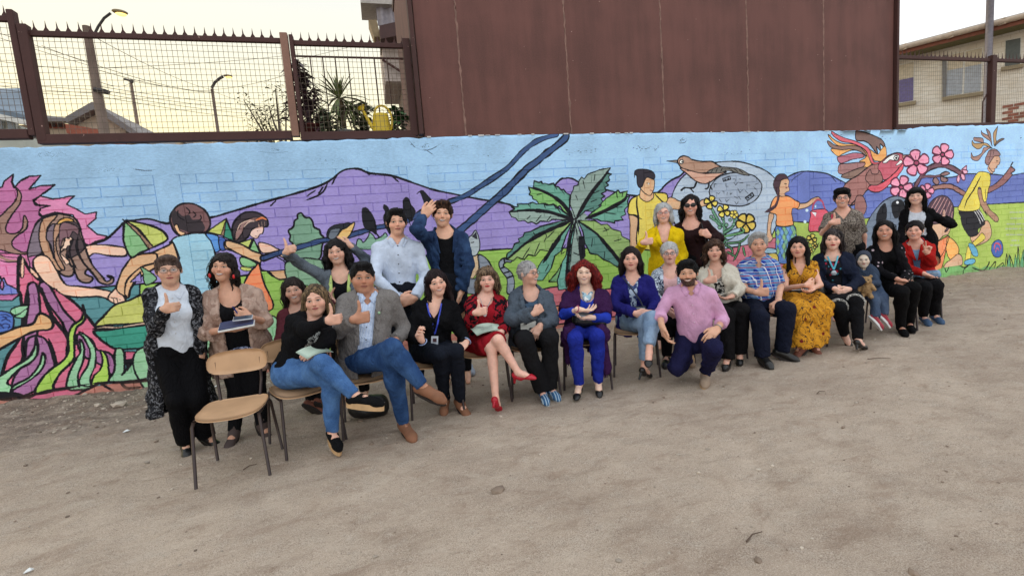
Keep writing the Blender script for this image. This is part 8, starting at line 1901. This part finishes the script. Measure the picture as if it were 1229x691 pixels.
def make_chair():
    c_ = empty('school_chair', (0, 0, 0)); b = MB()
    def seat(u, v_): a, d = rsq(u, v_); return (a*.2, d*.19, .445-.012*(1-a*a)*(1-.3*d)-(.028*max(0, -d-.55)**1.5 if d < 0 else 0)+.012*max(0, d)), (0, 0, 1)
    slab(b, 12, 10, seat, .012); b.build('seat', PLY, c_, True)
    b = MB()
    def back(u, v_): a, d = rsq(u, v_, 3.2); return (a*.195, .215+.03*(1-a*a)+d*.012, .705+d*.082), (0, -1, 0)
    slab(b, 14, 6, back, .011); b.build('backrest', PLY, c_, True)
    L = lambda *p: b.tube([np.array(q) for q in p], .0105, 8)
    for sx in (-1, 1):
        b = MB(); L((sx*.19, -.16, .425), (sx*.195, -.178, .40), (sx*.215, -.205, .01)); b.build('leg', TUBE, c_, True)
        b = MB(); L((sx*.19, .13, .425), (sx*.195, .15, .40), (sx*.215, .215, .01)); b.build('leg', TUBE, c_, True)
        b = MB(); L((sx*.19, -.16, .425), (sx*.188, .0, .428), (sx*.19, .13, .425)); b.build('seat_rail', TUBE, c_, True)
        b = MB(); L((sx*.12, .12, .432), (sx*.125, .175, .44), (sx*.14, .215, .56), (sx*.145, .235, .72)); b.build('back_support', TUBE, c_, True)
    b = MB(); L((-.19, -.1, .425), (.19, -.1, .425)); b.build('cross_rail', TUBE, c_, True); b = MB(); L((-.19, .09, .425), (.19, .09, .425)); b.build('cross_rail', TUBE, c_, True)
    return c_
CH0 = make_chair(); used_ = [False]
def put_chair(x, y, rz, label, s_=1.0):
    if not used_[0]: o = CH0; used_[0] = True
    else:
        o = CH0.copy(); COL.objects.link(o)
        for ch in list(CH0.children): d = ch.copy(); COL.objects.link(d); d.parent = o
    o.location = (x, y, 0); o.rotation_euler = (0, 0, rz); tag(o, label, 'chair', 'plywood school chairs'); return o
q_ = [atz(240, 586, 0), atz(323.4, 571, 0), atz(260, 555.5, 0), atz(337, 541, 0)]; cx_ = sum(q_)/4; xv = nrm((q_[1]-q_[0])+(q_[3]-q_[2]))
put_chair(cx_[0], cx_[1], math.atan2(xv[1], xv[0]), 'empty plywood school chair at the front left, nobody sitting on it')
def seat_for(i, label, dz=0, back=.06, rz=None):
    F_ = FIGS[i]; fw = F_.F; a = math.atan2(fw[1], fw[0])+PI/2 if rz is None else rz; p = F_.P-fw*back*-1*0+fw*.05; put_chair(p[0], p[1], a, label)
seat_for(3, 'plywood school chair under the woman in the black cardigan and light jeans')
for i, lab in ((6, 'school chair under the man in the grey blazer'), (9, 'school chair under the woman with the blue lanyard'), (10, 'school chair under the woman in the red dress'), (11, 'school chair under the older woman in the slate grey jacket'),
               (12, 'school chair under the red haired woman in the purple shawl'), (13, 'school chair under the woman in the royal blue blazer'), (14, 'school chair under the grey haired woman behind the kneeling man'), (18, 'school chair under the woman in the cream jacket'),
               (19, 'school chair under the man in the plaid shirt'), (20, 'school chair under the woman in the long yellow dress'), (21, 'school chair under the woman with the medal ribbon'), (24, 'school chair under the woman in the white dotted cardigan'), (25, 'school chair under the woman in the red jacket')):
    seat_for(i, lab)
# ================================================================ things held or lying about
def lay(name, c_, sx, sy, th, mat, label, cat, tilt=(0, 0, 0), extra=None, group=None):
    b = MB(); b.box((0, 0, 0), (sx, sy, th), ch=min(th*.3, .004)); o = b.build(name, mat); o.location = tuple(c_); o.rotation_euler = tilt; tag(o, label, cat, group); 
    return o
W2 = FIGS[2]; m2 = (W2.arm['a']['wr']+W2.arm['b']['wr'])/2+W2.F*.06
o = empty('notebook', m2+np.array([-.02, 0, .0]), 'dark blue notebook with white pages resting on the arm of the woman in the shawl', 'notebook'); o.rotation_euler = (math.radians(12), math.radians(-4), .15)
b = MB(); b.box((0, 0, -.002), (.235, .165, .012)); b.build('pages', simple('white_paper', (225, 228, 228), .7), o, origin=(0, 0, 0)); b = MB(); b.box((.0, .0, .009), (.225, .158, .008), ch=.002); b.build('cover', simple('navy_cover', (46, 56, 92), .6), o, origin=(0, 0, 0))
o = lay('smartphone', m2+np.array([.03, -.02, .045]), .13, .066, .009, simple('phone_silver', (190, 196, 204), .3, .4), 'pale smartphone held over the navy notebook', 'phone', (math.radians(20), 0, .1)); b = MB(); b.box((0, 0, .0052), (.12, .058, .001)); b.build('screen', simple('phone_screen', (60, 70, 84), .15), o, origin=(0, 0, 0))
pw_ = W2.arm['b']['wr']+W2.arm['b']['f']*.09; b = MB(); b.tube([(0, 0, -.05), (0, 0, .07)], .005, 8); o = b.build('pen', simple('blue_pen', (40, 60, 140), .4), None, True); o.location = tuple(pw_); o.rotation_euler = (.3, -.35, 0); tag(o, 'blue pen in the fingers of the woman in the beige shawl', 'pen')
def sheet_on(i, x, f, u, sx, sy, mat, name, label, cat, rz=0.0, tx_=.25, bend=.02, th=.0025):
    F_ = FIGS[i]; c_ = F_.T(x, f, u); b = MB(); n = 8
    def fn(a, d): return (a*sx/2, d*sy/2, bend*(1-a*a)+bend*.5*d), (0, 0, 1)
    slab(b, n, 4, fn, th); o = b.build(name, mat, None, True); o.location = tuple(c_); o.rotation_euler = (tx_, 0, math.atan2(F_.F[1], F_.F[0])+PI/2+rz); return tag(o, label, cat)
PAPER = simple('mint_paper', (196, 216, 200), .7, vary=.05)
def thigh_top(i, q, t): g = FIGS[i].leg[q]; return g['hip']+(g['kn']-g['hip'])*t+np.array([0, 0, .1])
def place(o, p, dz=0): o.location = tuple(np.asarray(p)+(0, 0, dz)); return o
o = sheet_on(10, 0, .2, .1, .26, .19, PAPER, 'programme_sheet', 'pale mint printed sheet lying on the lap of the woman in red', 'paper', .35, .1); place(o, (thigh_top(10, 'a', .5)+thigh_top(10, 'b', .5))/2, .03)
b = MB()
for k in range(9): b.box((-.02+RG.uniform(-.01, .01), -.07+k*.016, .0225), (.14-RG.uniform(0, .05), .003, .0008))
b.build('printed_lines', simple('grey_ink', (120, 130, 128), .8), o, origin=(0, 0, 0))
o = sheet_on(3, 0, .2, .1, .2, .15, PAPER, 'folded_leaflet', 'pale green leaflet on the lap of the woman in the black cardigan', 'paper', .2, .1); place(o, thigh_top(3, 'b', .62), .02)
o = sheet_on(11, 0, .2, .1, .24, .16, simple('newsprint', (206, 204, 196), .8), 'booklet', 'black and white booklet on the lap of the older woman in slate grey', 'booklet', 0, .35, .01, .006); place(o, (thigh_top(11, 'a', .55)+thigh_top(11, 'b', .55))/2, .0)
b = MB()
for k in range(12): b.box((RG.uniform(-.09, .09), RG.uniform(-.06, .06), .0155), (RG.uniform(.015, .05), RG.uniform(.01, .03), .001))
b.build('print', simple('black_ink', (30, 30, 32), .8), o, origin=(0, 0, 0))
def bag(name, i, c_, r, mat, label, cat='handbag', strap=None, wr=.006, R=None):
    F_ = FIGS[i]; base = np.array(c_); R = F_.R if R is None else R; pr = [(rbox(base, r, R, min(r)*.8), 0), (ell(base-np.array([0, 0, r[2]*.3]), (r[0]*1.05, r[1]*1.15, r[2]*.8), R), .02)]
    lo, hi = F_.bounds(pr); V = Vol(lo, hi, .009)
    for p, k in pr: V.put(p, k)
    V.wrinkle(wr, lambda x, y, z: folds(x, y, z, 4.)); me, vv = V.mesh(name, base)
    t_ = empty(name, base, label, cat); link_mesh('bag_body', me, mat, t_)
    if strap: b = MB(); b.tube([np.asarray(q) for q in strap], .007, 6); b.build('strap', mat, t_, True)
    b = MB(); b.tube([base+R[0]*x*r[0]*.85+R[1]*(r[1]+.004)+np.array([0, 0, r[2]*.62]) for x in (-1, 0, 1)], .0035, 5); b.build('zip', METAL, t_); return t_
BL = simple('black_bag_leather', (20, 20, 22), .45, bump=.3)
F_ = FIGS[12]; bag('handbag', 12, (thigh_top(12, 'a', .35)+thigh_top(12, 'b', .35))/2+np.array([.04, -.02, .03]), (.15, .05, .06), BL, 'black clutch bag on the lap of the red haired woman')
F_ = FIGS[13]; c_ = F_.T(.02, F_.front(.0, .14, .03)+.05, .14); o = bag('handbag', 13, c_, (.1, .02, .055), simple('navy_leather', (28, 34, 52), .45), 'dark navy purse held on the lap of the woman in the blue blazer', strap=[F_.T(.11, .15, .12), F_.T(.06, .19, F_.L*.55), F_.T(-.03, .16, F_.L*.85), F_.T(-.09, .05, F_.L)])
b = MB(); b.box(F_.T(-.03, F_.front(0, .14, .03)+.078, .12), (.035, .003, .009), R=F_.R.T); b.build('metal_badge', METAL, o, origin=tuple(c_))
F_ = FIGS[20]; bag('handbag', 20, (thigh_top(20, 'a', .3)+thigh_top(20, 'b', .3))/2+np.array([.03, 0, .01]), (.17, .06, .06), BL, 'large soft black bag on the lap of the woman in the yellow dress')
F_ = FIGS[18]; WB_ = simple('cream_leather', (190, 184, 172), .5, bump=.2); c_ = (thigh_top(18, 'a', .3)+thigh_top(18, 'b', .3))/2+np.array([.02, 0, .0]); bag('handbag', 18, c_, (.13, .06, .06), WB_, 'cream shoulder bag with looped handles on the lap of the woman in the cream jacket', strap=[c_+F_.R[0]*.11*math.cos(a)+F_.R[1]*.075+np.array([0, 0, .02+.07*math.sin(a)]) for a in np.linspace(0, 2*PI, 17)])
F_ = FIGS[25]; bag('denim_bag', 25, (thigh_top(25, 'a', .45)+thigh_top(25, 'b', .45))/2+np.array([.0, 0, .0]), (.15, .07, .04), cloth((96, 128, 160), 'denim', (130, 160, 188)), 'folded pale denim jacket on the lap of the woman in the red jacket', 'jacket')
F_ = FIGS[24]; bag('handbag', 24, F_.T(.15, .12, .12), (.05, .06, .1), BL, 'black shoulder bag beside the woman in the white dotted cardigan')
pb_ = atz(443, 497, .06); F_ = FIGS[6]; bag('floor_bag', 6, pb_+np.array([0, .1, .04]), (.16, .09, .09), BL, 'black bag on the ground under the chair of the man in the grey blazer', 'bag')
sp = atz(567, 447, .04); b = MB(); b.sphere((0, 0, .03), (.045, .13, .045), 12, 8); b.sphere((0, .06, .06), (.042, .06, .05), 10, 6); o = b.build('shoe_body', simple('grey_sneaker', (150, 160, 176), .8), None, True)
o.name = 'sneaker'; o.location = (sp[0], sp[1]+.1, .0); tag(o, 'pale grey sneaker seen below the chair of the woman in the red dress', 'shoe')
# teddy bear held by the child
F_ = FIGS[23]; tc = (F_.arm['a']['wr']+F_.arm['b']['wr'])/2+F_.F*.05; U_ = np.array([0, 0, 1.]); X_t = F_.X; R_ = F_.R; tb = empty('teddy_bear', tc, 'light brown teddy bear held in the lap of the small child', 'teddy bear')
TB = simple('teddy_plush', (164, 132, 92), .95, vary=.2, vs=40, bump=.6, bs=200); base = np.array(tc)
pr = [(ell(base+U_*-.03, (.055, .045, .07), R_), 0), (ell(base+U_*.075, (.052, .048, .048), R_), .015), (ell(base+U_*.062+F_.F*.045, (.024, .02, .018), R_), .008)]
for s_ in (-1, 1): pr += [(ell(base+U_*.118+X_t*s_*.04, (.018, .012, .018), R_), .006), (cone(base+U_*.02+X_t*s_*.045, base-U_*.03+X_t*s_*.075+F_.F*.03, .02, .018), .012), (cone(base-U_*.085+X_t*s_*.03, base-U_*.1+X_t*s_*.045+F_.F*.075, .025, .024), .012)]
lo, hi = F_.bounds(pr); V = Vol(lo, hi, .007)
for p, k in pr: V.put(p, k)
V.wrinkle(.003, lambda x, y, z: vn(x*90, y*90, z*90)); me, vv = V.mesh('plush', base); link_mesh('plush_body', me, TB, tb)
for s_ in (-1, 1): b = MB(); b.sphere(base+U_*.085+X_t*s_*.018+F_.F*.046, .006, 8, 5); b.build('eye', simple('bead_eye', (14, 12, 12), .2), tb, True)
b = MB(); b.sphere(base+U_*.068+F_.F*.066, (.009, .006, .007), 8, 5); b.build('nose', simple('bead_nose', (30, 20, 18), .4), tb, True)
